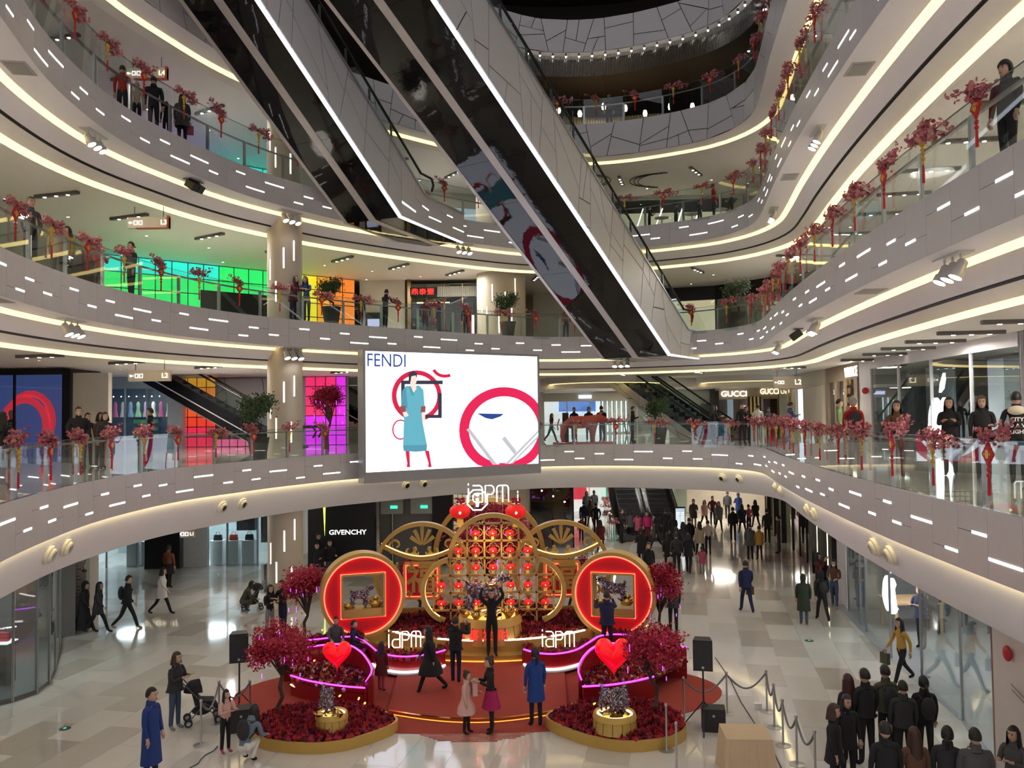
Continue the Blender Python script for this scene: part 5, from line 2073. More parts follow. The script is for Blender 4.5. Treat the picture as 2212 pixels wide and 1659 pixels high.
# outline: two lower lobes and an upper dome
lobe = circ_out(1.2, 1.63, 1.02, 26, -72, 80)
ring_band(b, lobe, .14, 0, .22)
ring_band(b, [(-x, z) for x, z in lobe], .14, 0, .22)
ring_band(b, circ_out(0, 2.59, 1.38, 40, 2, 178), .14, 0, .22)
b.build('outer_ring', lat)
b = MB().use(NGLD)
for s_ in (-1, 1):
    A = [Vector((s_ * x, .02, z)) for x, z in circ_out(1.2, 1.63, .875, 20, -60, 55)]
    b.ribbon(A, [p + Vector((0, .12, 0)) for p in A])
b.build('inner_light', lat)
G = .522
zrow = [7 - (y - 893) * 25.3 / 1789 for y in (1148, 1185, 1220, 1258, 1295)]
x0 = 0.0


def span_clip(f, lo, hi, st=.02):
    "intervals of t in lo..hi where f(t) holds"
    out, cur = [], None
    t = lo
    while t <= hi:
        if f(t):
            cur = cur if cur is not None else t
        elif cur is not None:
            out.append((cur, t))
            cur = None
        t += st
    if cur is not None:
        out.append((cur, hi))
    return out


for k in range(-4, 5):
    x = (k + .5) * G
    for a, c in span_clip(lambda t: inside(x, t, .0), .5, 4.0):
        MB().use(GOLD).box((x, .1, (a + c) / 2), (.055, .08, c - a)).build('lattice_bar', lat)
for k in range(-1, 7):
    z = zrow[0] + G / 2 - k * G + (0 if k < 6 else 0)
    for a, c in span_clip(lambda t: inside(t, z, .0), -2.3, 2.3):
        MB().use(GOLD).box(((a + c) / 2, .1, z), (c - a, .08, .055)).build('lattice_bar', lat)
# quatrefoil ring mesh
b = MB().use(GOLD)
pts = []
for q in range(4):
    ca = R(90 * q)
    for k in range(-5, 6):
        a = ca + R(k * 20)
        pts.append((.105 * math.cos(ca) + .115 * math.cos(a), .105 * math.sin(ca) + .115 * math.sin(a)))
ring_band(b, pts, .022, -.03, .06, True)
QUAT = b.mesh('quatrefoil')


# ---------------- lanterns
def lantern_mesh(r, n=18):
    b = MB().use(LANT)
    prof = [(r * .45, -.62 * r), (r * .8, -.45 * r), (r * .98, -.15 * r), (r, .1 * r), (r * .9, .38 * r), (r * .65, .58 * r), (r * .4, .66 * r)]
    vs, fs = [], []
    for i, (q, z) in enumerate(prof):
        for j in range(n):
            a = 2 * PI * j / n
            rr = q * (1.0 + .06 * (1 if j % 2 else -1))
            vs.append((rr * math.cos(a), rr * math.sin(a), z))
    for i in range(len(prof) - 1):
        for j in range(n):
            fs.append((i * n + j, i * n + (j + 1) % n, (i + 1) * n + (j + 1) % n, (i + 1) * n + j))
    b.add(vs, fs)
    body = b.mesh('silk_body', True)
    b = MB().use(GOLDS).lathe([(r * .46, -.60 * r), (r * .46, -.72 * r), (0, -.72 * r)], 12).lathe([(r * .42, .64 * r), (r * .42, .76 * r), (0, .76 * r)], 12)
    cap = b.mesh('gold_cap')
    b = MB().use(TASS).lathe([(r * .30, -.72 * r), (r * .34, -1.5 * r), (0, -1.5 * r)], 10)
    ts = b.mesh('tassel')
    b = MB().use(LANTC).sphere((0, -r * .93, -.02 * r), r * .16, 8, 5, (1, .5, 1))
    cr = b.mesh('bulb')
    b = MB().use(FL_RD)
    rn = random.Random(5)
    for _ in range(14):
        b.sphere((rn.uniform(-.4, .4) * r, rn.uniform(-.4, .4) * r, r * (.85 + rn.random() * .45)), r * .14, 5, 3)
    bl = b.mesh('blossom_knot')
    return body, cap, ts, cr, bl


LM_S = lantern_mesh(.13)
LM_B = lantern_mesh(.33)


def lantern(loc, ms, label, group=None):
    t = thing('red_lantern', label, 'lantern', loc, group=group)
    for nm, me in zip(('silk_body', 'gold_cap', 'tassel', 'bulb', 'blossom_knot'), ms):
        inst(nm, me, t)
    return t


cells = [(0, (-1, 0, 1)), (1, (-2, -1, 0, 1, 2)), (2, (-2, -1, 0, 1, 2)), (3, (-3, -2, -1, 0, 1, 2, 3)), (4, (-3, -2, -1, 0, 1, 2, 3))]
ordw = ['top', 'second', 'third', 'fourth', 'bottom']
for r_i, cols in cells:
    for c_i in cols:
        x, z = c_i * G, zrow[r_i]
        inst('quatrefoil', QUAT, lat, (x, .08, z))
        pos = {0: 'middle', -1: 'first left of middle', 1: 'first right of middle', -2: 'second left of middle', 2: 'second right of middle', -3: 'leftmost', 3: 'rightmost'}[c_i]
        lantern((LX + x, LY - .12, z), LM_S, f'small red lantern in the {ordw[r_i]} lattice row, {pos}', 'small red lanterns in the lattice')
# empty quatrefoil cells around the edge
for r_i in range(-1, 6):
    for c_i in range(-4, 5):
        z, x = zrow[0] - r_i * G, c_i * G
        if inside(x, z, .28) and not any(r_i == q[0] and c_i in q[1] for q in cells):
            inst('quatrefoil', QUAT, lat, (x, .08, z))

# ---------------- rear golden rings
rr_ = thing('golden_ring', 'large plain golden ring behind the lattice top', 'arch', (-.82, 27.6, 0))
b = MB().use(GOLD)
ring_band(b, circ_out(0, 2.36, 1.86, 60, -25, 205), .15, 0, .3)
b.build('ring', rr_)
b = MB().use(GOLD)
for x in (-1.7, 1.7):
    b.bbox((x - .1, .03, 0), (x + .1, .25, 1.65))
b.build('upright', rr_)
for px, lb in ((994, 'large red lantern hanging left of the top sign'), (1114, 'large red lantern hanging right of the top sign')):
    p = PY(px, 1105, 27.0)
    lantern(p, LM_B, lb, 'two large red lanterns')
    o = MB().use(GOLD).bar((p.x, 27.3, p.z + .25), (p.x, 27.3, p.z + .33), .02).build('lantern_hook')
    tag(o, 'golden hook above the ' + lb, 'hook')


def swirl(cx, cz, r, turns, a0, sgn=1, n=22):
    return [(cx + r * (1 - .8 * k / n) * math.cos(a0 + sgn * turns * 2 * PI * k / n), cz + r * (1 - .8 * k / n) * math.sin(a0 + sgn * turns * 2 * PI * k / n)) for k in range(n + 1)]


def side_ring(px, lb, s_):
    X = (px - 1106) / 1789 * 26.8
    t = thing('golden_ring', lb, 'arch', (X, 26.8, 0))
    cz, r = 1.95, 1.58
    b = MB().use(GOLD)
    ring_band(b, circ_out(0, cz, r, 60, -30, 210), .13, 0, .3)
    b.build('ring', t)
    # lens-shaped lunette: lower bowed band
    b = MB().use(GOLD)
    low = [(-1.30 + 2.6 * k / 20, 2.85 - .42 * math.sin(PI * k / 20)) for k in range(21)]
    A = [Vector((x, .02, z)) for x, z in low]
    b.ribbon(A, [p + Vector((0, 0, -.13)) for p in A]).ribbon(A, [p + Vector((0, .25, 0)) for p in A])
    b.ribbon([p + Vector((0, 0, -.13)) for p in A], [p + Vector((0, .25, -.13)) for p in A])
    b.build('bowed_band', t)
    b = MB().use(NGLD)
    b.ribbon([p + Vector((0, -.005, .0)) for p in A], [p + Vector((0, -.005, .035)) for p in A])
    b.build('band_light', t)
    # plume ornament
    for k in range(5):
        b = MB().use(GOLD)
        a = R(90 + (k - 2) * 26)
        base = Vector((0, .12, 2.75))
        tip = base + Vector((math.cos(a), 0, math.sin(a))) * (.66 - .09 * abs(k - 2))
        sd = Vector((math.sin(a), 0, -math.cos(a)))
        pts = [base - sd * .012, base.lerp(tip, .7) - sd * .055, tip - sd * .06, tip + sd * .06, base.lerp(tip, .7) + sd * .055, base + sd * .012]
        b.add(pts + [p + Vector((0, .06, 0)) for p in pts], [tuple(range(6)), tuple(reversed(range(6, 12)))] + [(i, 6 + i, 6 + (i + 1) % 6, (i + 1) % 6) for i in range(6)])
        b.build('plume', t)
    for sg in (-1, 1):
        for cx, cz2, rr, tn, a0, sn in ((.42, 2.62, .2, .8, 2.6, 1), (.85, 2.78, .26, .9, -1.2, 1), (.16, 2.55, .12, .8, 1.5, -1)):
            b = MB().use(GOLD)
            b.tube([(sg * x, .12, z) for x, z in swirl(cx, cz2, rr, tn, a0, sn)], [.06 * (1 - .6 * k / 22) for k in range(23)], 6)
            b.build('scroll', t)
        for cx, cz2, rr, a0 in ((1.1, 1.9, .26, 1.6), (1.05, 1.35, .22, 4.4), (.98, 2.2, .18, 3.0)):
            b = MB().use(GOLD)
            b.tube([(sg * x, .12, z) for x, z in swirl(cx, cz2, rr, .9, a0, 1)], [.05 * (1 - .5 * k / 22) for k in range(23)], 6)
            b.build('scroll', t)
    # fu panel
    fp = MB().use(GOLD)
    q = .60
    outl = [(x, z) for cx, cz3, aa in ((q - .14, q - .14, 0), (-q + .14, q - .14, 90), (-q + .14, -q + .14, 180), (q - .14, -q + .14, 270)) for x, z in [(cx + .14 * math.cos(R(aa + k * 30)), cz3 + .14 * math.sin(R(aa + k * 30))) for k in range(4)]]
    M = frame_mat((0, -.02, 1.68), (1, 0, 0))
    fp.prism(outl, .10, M, -.05)
    pn = fp.build('panel_frame', t)
    g = MB().use(REDF).box((0, -.09, 1.68), (.98, .05, .98))
    g.build('red_field', t)
    g = MB().use(NRED)
    for a, c in (((-.5, 1.19), (.5, 1.19)), ((-.5, 2.17), (.5, 2.17)), ((-.5, 1.19), (-.5, 2.17)), ((.5, 1.19), (.5, 2.17))):
        g.bar((a[0], -.12, a[1]), (c[0], -.12, c[1]), .022)
    g.build('neon_border', t)
    text_obj('lettering', '福', .95, GOLD, t, frame_mat((0, -.12, 1.70), (1, 0, 0)), ext=.02, bold=.02)
    for sx in (-1, 1):
        for sz in (-1, 1):
            g = MB().use(GOLD)
            for k in range(4):
                g.sphere((sx * .40 + .06 * math.cos(k * 1.6), -.125, 1.68 + sz * .40 + .06 * math.sin(k * 1.6)), .05, 8, 4, (1, .3, 1))
            g.build('corner_flower', t)
    b = MB().use(GOLD)
    b.bbox((-1.35, .05, .62), (1.35, .2, .78))
    b.bar((-1.1, .12, .0), (-.4, .12, .65), .09)
    b.bar((1.1, .12, .0), (.4, .12, .65), .09)
    b.build('base_rail', t)


side_ring(908, 'golden ring with plume ornament and red fu panel, left of the lattice', -1)
side_ring(1208, 'golden ring with plume ornament and red fu panel, right of the lattice', 1)


# ---------------- coin drums with square windows
def coin(px, py, Y, rz, lb, s_):
    p = PY(px, py, Y)
    t = thing('coin_arch', lb, 'arch', (p.x, p.y, 0), rz)
    cz, r, dp = p.z, 1.255, .62
    b = MB().use(GOLD)
    n = 56
    fr, bk = circ_out(0, cz, r, n), circ_out(0, cz, r, n)
    F, B = [Vector((x, 0, z)) for x, z in fr[:-1]], [Vector((x, dp, z)) for x, z in bk[:-1]]
    F2 = [Vector((x, 0, z)) for x, z in circ_out(0, cz, r - .10, n)[:-1]]
    b.ribbon(F, B, True).ribbon(F, F2, True).ribbon(F2, [p_ + Vector((0, .06, 0)) for p_ in F2], True)
    b.build('rim', t, smooth=True)
    # red face with square opening
    hs = .72 * .86

    def face(y, name, mt):
        g = MB().use(mt)
        ring, sq = [], []
        m_ = 48
        for k in range(m_):
            a = 2 * PI * k / m_ + PI / 4
            ring.append(Vector(((r - .10) * math.cos(a), y, cz + (r - .10) * math.sin(a))))
            c, s = math.cos(a), math.sin(a)
            q = hs / max(abs(c), abs(s))
            sq.append(Vector((q * c, y, cz + q * s)))
        g.ribbon(ring, sq, True)
        g.build(name, t)
    face(.06, 'red_face', REDF)
    face(dp - .02, 'back_face', GOLD)
    g = MB().use(NRED)
    g.tube([Vector((x, .03, z)) for x, z in circ_out(0, cz, r - .125, 56)[:-1]], .018, 6, closed=True)
    g.build('neon_ring', t)
    g = MB().use(NRED)
    q = hs + .03
    g.tube([(-q, .03, cz - q), (q, .03, cz - q), (q, .03, cz + q), (-q, .03, cz + q)], .018, 6, closed=True)
    g.build('neon_square', t)
    g = MB().use(GOLD)
    for sx in (-1, 1):
        g.bbox((sx * hs - .03, .0, cz - hs), (sx * hs + .03, dp, cz + hs))
        g.bbox((-hs, .0, cz + sx * hs - .03), (hs, dp, cz + sx * hs + .03))
    g.build('window_frame', t)
    g = MB().use(GOLD).bbox((-hs, .05, cz - hs), (hs, dp, cz - hs + .22))
    g.build('shelf', t)
    g = MB().use(GOLD).bbox((-.75, .1, 0), (.75, dp - .05, cz - r + .12))
    g.build('foot', t)
    return t, cz - hs + .22


C1, SH = coin(785, 1287, 24.7, R(16), 'giant red coin with square window and neon edge, left of the lattice', -1)
C2, _ = coin(1324, 1286, 24.7, R(-16), 'giant red coin with square window and neon edge, right of the lattice', 1)


# ---------------- ingots, dogs, drums
def ingot_mesh():
    b = MB().use(GOLDS)
    vs, fs = [], []
    n, prof = 20, [(.10, 0), (.17, .05), (.235, .13), (.21, .135), (.13, .10), (.10, .14), (.06, .19), (0, .20)]
    for q, z in prof:
        for j in range(n):
            a = 2 * PI * j / n
            lift = .09 * abs(math.cos(a)) ** 3 if (q > .15) else 0
            vs.append((q * 1.25 * math.cos(a), q * .72 * math.sin(a), z + lift))
    for i in range(len(prof) - 1):
        for j in range(n):
            fs.append((i * n + j, i * n + (j + 1) % n, (i + 1) * n + (j + 1) % n, (i + 1) * n + j))
    b.add(vs, fs)
    return b.mesh('ingot', True)


ING = ingot_mesh()


def ingot(loc, s, lb, rz=0.0):
    o = inst('gold_ingot', ING, None, loc, (0, 0, rz), s)
    tag(o, lb, 'ingot', 'golden ingots')
    return o


def skin_mesh(name, joints, edges, mts, pick=None, sub=1, root=0):
    "grow one continuous surface over a joint graph; joints: (co, rx, ry)"
    me = bpy.data.meshes.new(name)
    me.from_pydata([j[0] for j in joints], edges, [])
    o = bpy.data.objects.new(name, me)
    TMP.collection.objects.link(o)
    md = o.modifiers.new('skin', 'SKIN')
    md.use_smooth_shade = True
    md.branch_smoothing = .3
    for i, s in enumerate(me.skin_vertices[0].data):
        s.radius = (joints[i][1], joints[i][2])
        s.use_root = (i == root)
    if sub:
        m2 = o.modifiers.new('sub', 'SUBSURF')
        m2.levels = m2.render_levels = sub
    TMP.view_layers[0].update()
    dg = TMP.view_layers[0].depsgraph
    out = bpy.data.meshes.new_from_object(o.evaluated_get(dg))
    bpy.data.objects.remove(o)
    bpy.data.meshes.remove(me)
    out.name = name
    out.materials.clear()
    for mt in mts:
        out.materials.append(mt)
    if pick:
        for p in out.polygons:
            p.material_index = pick(p.center)
    return out


def patch_mat():
    mt = mat('patchwork_fabric', (.4, .3, .3), .8)
    nt = mt.node_tree
    vo = nt.nodes.new('ShaderNodeTexVoronoi')
    vo.inputs['Scale'].default_value = 17
    tc = nt.nodes.new('ShaderNodeTexCoord')
    nt.links.new(tc.outputs['Object'], vo.inputs['Vector'])
    cr = nt.nodes.new('ShaderNodeValToRGB')
    cr.color_ramp.interpolation = 'CONSTANT'
    cols = [(.05, .04, .05), (.55, .5, .48), (.30, .04, .05), (.10, .09, .12), (.62, .6, .6), (.05, .07, .3), (.35, .2, .22), (.08, .05, .05)]
    el = cr.color_ramp.elements
    el[0].color = (*cols[0], 1)
    el[1].position = 1 / 8
    el[1].color = (*cols[1], 1)
    for i, c in enumerate(cols[2:], 2):
        q = el.new(i / 8)
        q.color = (*c, 1)
    sp = nt.nodes.new('ShaderNodeSeparateColor')
    nt.links.new(vo.outputs['Color'], sp.inputs[0])
    nt.links.new(sp.outputs[0], cr.inputs[0])
    nt.links.new(cr.outputs[0], nt.nodes['Principled BSDF'].inputs['Base Color'])
    return mt


PATCH = patch_mat()


def dog_meshes(shaggy=True):
    J = [((-.38, 0, .72), .15, .16), ((-.1, 0, .70), .15, .17), ((.22, 0, .74), .17, .20), ((.36, 0, .92), .11, .12), ((.44, 0, 1.10), .10, .11), ((.60, 0, 1.08), .065, .06), ((.70, 0, 1.05), .045, .04),
         ((-.42, .11, .50), .085, .10), ((-.50, .12, .26), .05, .055), ((-.42, .12, .05), .045, .045), ((-.36, .12, .025), .05, .03),
         ((-.42, -.11, .50), .085, .10), ((-.50, -.12, .26), .05, .055), ((-.42, -.12, .05), .045, .045), ((-.36, -.12, .025), .05, .03),
         ((.26, .11, .48), .075, .08), ((.27, .12, .24), .048, .05), ((.27, .12, .04), .045, .04), ((.33, .12, .025), .05, .03),
         ((.26, -.11, .48), .075, .08), ((.27, -.12, .24), .048, .05), ((.27, -.12, .04), .045, .04), ((.33, -.12, .025), .05, .03),
         ((-.50, 0, .86), .05, .05), ((-.56, 0, 1.04), .035, .035)]
    Eg = [(0, 1), (1, 2), (2, 3), (3, 4), (4, 5), (5, 6), (0, 7), (7, 8), (8, 9), (9, 10), (0, 11), (11, 12), (12, 13), (13, 14), (2, 15), (15, 16), (16, 17), (17, 18), (2, 19), (19, 20), (20, 21), (21, 22), (0, 23), (23, 24)]
    J = [(c, rx * 1.3, ry * 1.3) for c, rx, ry in J]
    body = skin_mesh('body', J, Eg, [PATCH], root=1)
    b = MB().use(PATCH)
    for s_ in (-1, 1):
        b.sphere((.40, s_ * .105, 1.06), .07, 8, 6, (.7, .35, 1.5))
    ears = b.mesh('ears', True)
    b = MB()
    rn = random.Random(8)
    RAG = [mat('rag_%d' % i, c, .85) for i, c in enumerate([(.55, .52, .5), (.04, .04, .05), (.35, .03, .05), (.05, .06, .25), (.3, .25, .22)])]
    src = [v.co.copy() for v in body.vertices]
    nr = [v.normal.copy() for v in body.vertices]
    for _ in range(420):
        i = rn.randrange(len(src))
        if src[i].z < .12:
            continue
        b.use(rn.choice(RAG))
        p, n = src[i], nr[i]
        t = Vector((rn.uniform(-1, 1), rn.uniform(-1, 1), rn.uniform(-1, .2)))
        tip = p + n * .06 + t * .05
        s = n.cross(t).normalized() * .022
        b.add([p - s, p + s, tip + s * .7, tip - s * .7], [(0, 1, 2, 3)])
    rags = b.mesh('fabric_strips')
    b = MB().use(BLACK).sphere((.745, 0, 1.065), .03, 8, 5)
    for s_ in (-1, 1):
        b.sphere((.52, s_ * .062, 1.135), .018, 6, 4)
    face = b.mesh('nose_and_eyes')
    return body, ears, rags, face


DOG = dog_meshes()


def dog(loc, rz, s, lb, mt=None):
    t = thing('dog_sculpture', lb, 'sculpture', loc, rz)
    t.scale = (s, s, s)
    for nm, me in zip(('body', 'ears', 'fabric_strips', 'nose_and_eyes'), DOG):
        q = inst(nm, me, t)
        if nm == 'fabric_strips':
            q['kind'] = 'stuff'
    return t


def gold_drum(loc, r, h, lb, staves=18):
    t = thing('gold_drum', lb, 'pedestal', loc)
    for k in range(staves):
        a0, a1 = 2 * PI * k / staves + .012, 2 * PI * (k + 1) / staves - .012
        b = MB().use(GOLD)
        b.lathe([(r, 0), (r * .93, h * .68)], 2, a0=a0, a1=a1)
        b.build('stave', t)
    b = MB().use(GOLD)
    b.lathe([(r * .95, h * .68), (r * .98, h * .70), (r * .92, h * .96), (r * .90, h), (r * .84, h), (r * .82, h * .9), (0, h * .9)], 36)
    b.build('rim', t, smooth=True)
    b = MB().use(glow('drum_light', (1, .82, .45), 1.6)).lathe([(r * .80, h * .905), (r * .55, h * .905)], 30)
    b.build('ring_light', t)
    return t


gold_drum((-.74, 24.55, .42), .98, .72, 'large golden drum pedestal under the patchwork dog')
dog((-.86, 24.6, 1.10), R(8), 1.0, 'large patchwork fabric dog standing on the central golden drum')
for k, (x, y, s) in enumerate(((-1.30, 24.25, 1.25), (-1.02, 24.0, 1.3), (-.55, 23.98, 1.1), (-.25, 24.15, 1.35), (.0, 24.5, 1.1), (-.78, 24.0, .9))):
    ingot((x, y, 1.07), s, ['golden ingot at the left of the drum top', 'large golden ingot at the front left of the drum top', 'golden ingot at the front right of the drum top', 'large golden ingot right on the drum top', 'golden ingot at the far right of the drum top', 'small golden ingot at the middle front of the drum top'][k], k * .5)
NCH = glow('red_character', (1, .03, .03), 1.1)
for k, (ch, px) in enumerate(zip('恭喜发财', (994, 1023, 1053, 1088))):
    o = text_obj('greeting_character', ch, .32, NCH, None, frame_mat(PY(px, 1374, 23.42), (1, 0, 0)), ext=.02)
    tag(o, ['first', 'second', 'third', 'fourth'][k] + ' glowing red greeting character in front of the drum', 'sign', 'glowing greeting characters')
# coin window contents
for C, sg, lb in ((C1, 1, 'left'), (C2, -1, 'right')):
    Mx = Matrix.Translation(C.location) @ Matrix.Rotation(C.rotation_euler.z, 4, 'Z')
    d_ = dog(Mx @ Vector((-.05, .33, SH)), C.rotation_euler.z + (0 if sg > 0 else PI), .52 if sg > 0 else .66, f'small patchwork dog in the {lb} coin window')
    for k, (x, s) in enumerate(((-.42, .8), (.38, 1.0), (.40, .6))):
        ingot(Mx @ Vector((x, .22 + .1 * (k == 2), SH + (.18 if k == 2 else 0))), s, f'{["first", "second", "small stacked"][k]} golden ingot in the {lb} coin window')
lamp('AREA', 'stage_glow', (-.75, 24.6, 3.6), 30, (1, .75, .4), .5)


# ---------------- neon iapm signs
def stroke(parent, pts, M, r=.02, mt=None):
    MB().use(mt or NWHT).tube([M @ Vector((x, y, 0)) for x, y in pts], r, 8).build('neon_stroke', parent)


def rc(x0, y0, x1, y1, r=.06, part=None):
    "rounded corner path helper"
    return [(x0 + r, y1), (x1 - r, y1), (x1 - r * .3, y1 - r * .3), (x1, y1 - r), (x1, y0)]


def iapm(loc, xdir, w_, h_, lb, r=.014):
    t = thing('neon_sign', lb, 'neon sign', loc)
    M = frame_mat((0, 0, 0), xdir)
    u = w_ / 4.1
    x = 0.0
    stroke(t, [(x, 0), (x, h_ * .72)], M, r)
    stroke(t, [(x, h_ * .88), (x, h_ * .97)], M, r)
    x = .45 * u
    stroke(t, [(x, h_ * .86), (x + .75 * u, h_ * .86), (x + .95 * u, h_ * .78), (x + u, h_ * .66), (x + u, 0), (x + .25 * u, 0), (x + .05 * u, h_ * .08), (x, h_ * .2), (x + .05 * u, h_ * .36), (x + .25 * u, h_ * .44), (x + u, h_ * .44)], M, r)
    x = 1.75 * u
    stroke(t, [(x, -.05 * h_), (x, h_ * .86), (x + .65 * u, h_ * .86), (x + .85 * u, h_ * .78), (x + .92 * u, h_ * .62), (x + .85 * u, h_ * .48), (x + .65 * u, h_ * .40), (x, h_ * .40)], M, r)
    x = 2.95 * u
    stroke(t, [(x, 0), (x, h_ * .72), (x + .1 * u, h_ * .82), (x + .3 * u, h_ * .86), (x + .95 * u, h_ * .86), (x + 1.12 * u, h_ * .82), (x + 1.2 * u, h_ * .72), (x + 1.2 * u, 0)], M, r)
    stroke(t, [(x + .6 * u, 0), (x + .6 * u, h_ * .86)], M, r)
    return t


iapm(PY(840, 1399, 23.0), (1, .04, 0), .86, .50, 'white neon iapm sign in the left flower planter')
iapm(PY(1172, 1397, 23.0), (1, -.04, 0), .86, .48, 'white neon iapm sign in the right flower planter')
sg_ = iapm(PY(1012, 1085, 26.9), (1, 0, 0), 1.28, .62, 'large white neon iapm sign above the golden lattice', .019)
b = MB().use(STEEL)
b.cyl((.2, .15, -.4), (.2, .15, 0), .015, 6)
b.cyl((1.1, .15, -.4), (1.1, .15, 0), .015, 6)
b.build('bracket', sg_)
# hanging round information sign
o = thing('information_sign', 'hanging round glowing information sign with the letter i', 'sign', PY(1031, 1080, 26.3))
NBL = glow('cool_white_sign', (.85, .95, 1), 2.5)
MB().use(NBL).tube([(.34 * math.cos(k * PI / 4 + PI / 8), 0, .34 * math.sin(k * PI / 4 + PI / 8)) for k in range(8)], .026, 6, closed=True).build('octagon_ring', o)
MB().use(NBL).box((0, 0, -.08), (.09, .03, .28)).build('letter_stem', o)
MB().use(NBL).sphere((0, 0, .17), .06, 10, 6, (1, .4, 1)).build('letter_dot', o)


# ---------------- planters with purple neon rims
def wall_path(pts, zt, name, parent, mt=REDL, z0=0.0, th=.06):
    "free-standing curved wall: pts plan points, zt: top height per point"
    b = MB().use(mt)
    A = [Vector((p[0], p[1], z0)) for p in pts]
    B = [Vector((p[0], p[1], h)) for p, h in zip(pts, zt)]
    n = len(pts)
    N = []
    for i in range(n):
        t = (A[min(i + 1, n - 1)] - A[max(i - 1, 0)]).normalized()
        N.append(Vector((-t.y, t.x, 0)) * th)
    A2, B2 = [p + q for p, q in zip(A, N)], [p + q for p, q in zip(B, N)]
    b.ribbon(A, B).ribbon(B, B2).ribbon(B2, A2)
    b.add([A[0], B[0], B2[0], A2[0]], [(0, 1, 2, 3)])
    b.add([A[-1], B[-1], B2[-1], A2[-1]], [(0, 1, 2, 3)])
    b.build(name, parent)
    return B


def lift(px_pts, n=40):
    "photo points with their heights -> smooth 3-D path"
    P = [PZ(x, y, z) for x, y, z in px_pts]
    return spline(P, .12)


def neon(pts, parent, mt=PURP, r=.02, name='neon_tube'):
    MB().use(mt).tube(pts, r, 8).build(name, parent)


# wave-shaped bench planters
for lb, path in (('left', [(663, 1384, .62), (690, 1381, .62), (730, 1377, .62), (772, 1377, .6), (797, 1393, .55), (822, 1411, .5), (870, 1419, .5), (925, 1414, .5), (962, 1405, .5)]),
                 ('right', [(1436, 1374, .62), (1400, 1378, .62), (1342, 1371, .62), (1297, 1374, .6), (1272, 1388, .55), (1242, 1405, .5), (1200, 1413, .5), (1160, 1411, .5), (1131, 1403, .5)])):
    t = thing('wave_planter', f'red lacquer wave-shaped planter with purple neon rim, {lb} of the stage', 'planter', (0, 0, 0))
    top = lift(path)
    wall_path([(p.x, p.y) for p in top], [p.z for p in top], 'wall', t)
    neon([p + Vector((0, -.02, .015)) for p in top], t)
    # white base light under the front bulge
    k0 = int(len(top) * .5)
    base = [Vector((p.x, p.y - .11, .13)) for p in top[k0:]]
    neon(base, t, NWHT, .03, 'base_light')
    fr = [(p.x, p.y) for p in top[k0:]]
    back = [(x, y + .75) for x, y in reversed(fr)]
    poly = fr + back
    b = MB().use(mat('bed_soil', (.05, .008, .01), .9)).prism(poly, .02, z0=.40)
    b.build('soil', t)
    flowers('flower_mass', f'red flowers with green leaves around the {lb} neon letters', poly_sampler(poly, lambda x, y: .43), 420, [FL_RD, FL_GN, FL_DK], [6, 2, 2], 31 + len(lb), .95)
    # grey pebble base
    k1 = int(len(top) * .45)
    pb = [(p.x, p.y) for p in top[k1:]]
    b = MB().use(mat('grey_pebble_base', (.32, .32, .33), .8, bump=.8, scale=60)).prism([(x, y - .30) for x, y in pb] + [(x, y + .02) for x, y in reversed(pb)], .012, z0=.09)
    b.build('pebble_base', t)
    # dark flower strip behind the bench
    k2 = int(len(top) * .34)
    pb = [(p.x, p.y) for p in top[:k2]]
    poly = pb + [(x, y + .6) for x, y in reversed(pb)]
    flowers('flower_mass', f'dark red flowers behind the {lb} bench back', poly_sampler(poly, lambda x, y: .55), 260, [FL_DK, FL_RD], [3, 1], 41 + len(lb), 1.0)
    # padded seat in front of the wall
    b = MB().use(mat('maroon_seat', (.16, .015, .02), .6))
    ps = [(p.x, p.y) for p in top[:int(len(top) * .42)]]
    b.prism([(x, y - .42) for x, y in ps] + [(x, y) for x, y in reversed(ps)], .06, z0=.36)
    b.build('seat', t)
    wall_path([(x, y - .40) for x, y in ps], [.36] * len(ps), 'seat_front', t)

HEARTM = mat('glowing_red_heart', (.9, .005, .01), .22, emit=.62, ecol=(1, .004, .012), vary=0, coat=.4)


def heart(loc, w_, rz, lb):
    t = thing('heart_sculpture', lb, 'sculpture', loc, rz)
    vs, fs = [], []
    n, m_ = 40, 8
    for i in range(m_ + 1):
        ph = -PI / 2 + PI * i / m_
        k, y = math.cos(ph) ** .5 if abs(math.cos(ph)) > 1e-6 else 0, math.sin(ph) * .17
        for j in range(n):
            a = 2 * PI * j / n
            x = 16 * math.sin(a) ** 3 / 32
            z = (13 * math.cos(a) - 5 * math.cos(2 * a) - 2 * math.cos(3 * a) - math.cos(4 * a)) / 32 + .08
            vs.append((x * k * w_, y * w_, z * k * w_ * 1.12))
    for i in range(m_):
        for j in range(n):
            fs.append((i * n + j, i * n + (j + 1) % n, (i + 1) * n + (j + 1) % n, (i + 1) * n + j))
    MB().use(HEARTM).add(vs, fs).build('heart', t, smooth=True)
    MB().use(REDL).cyl((0, 0, -.5 * w_), (0, 0, -.95 * w_), .03, 8).build('stake', t)


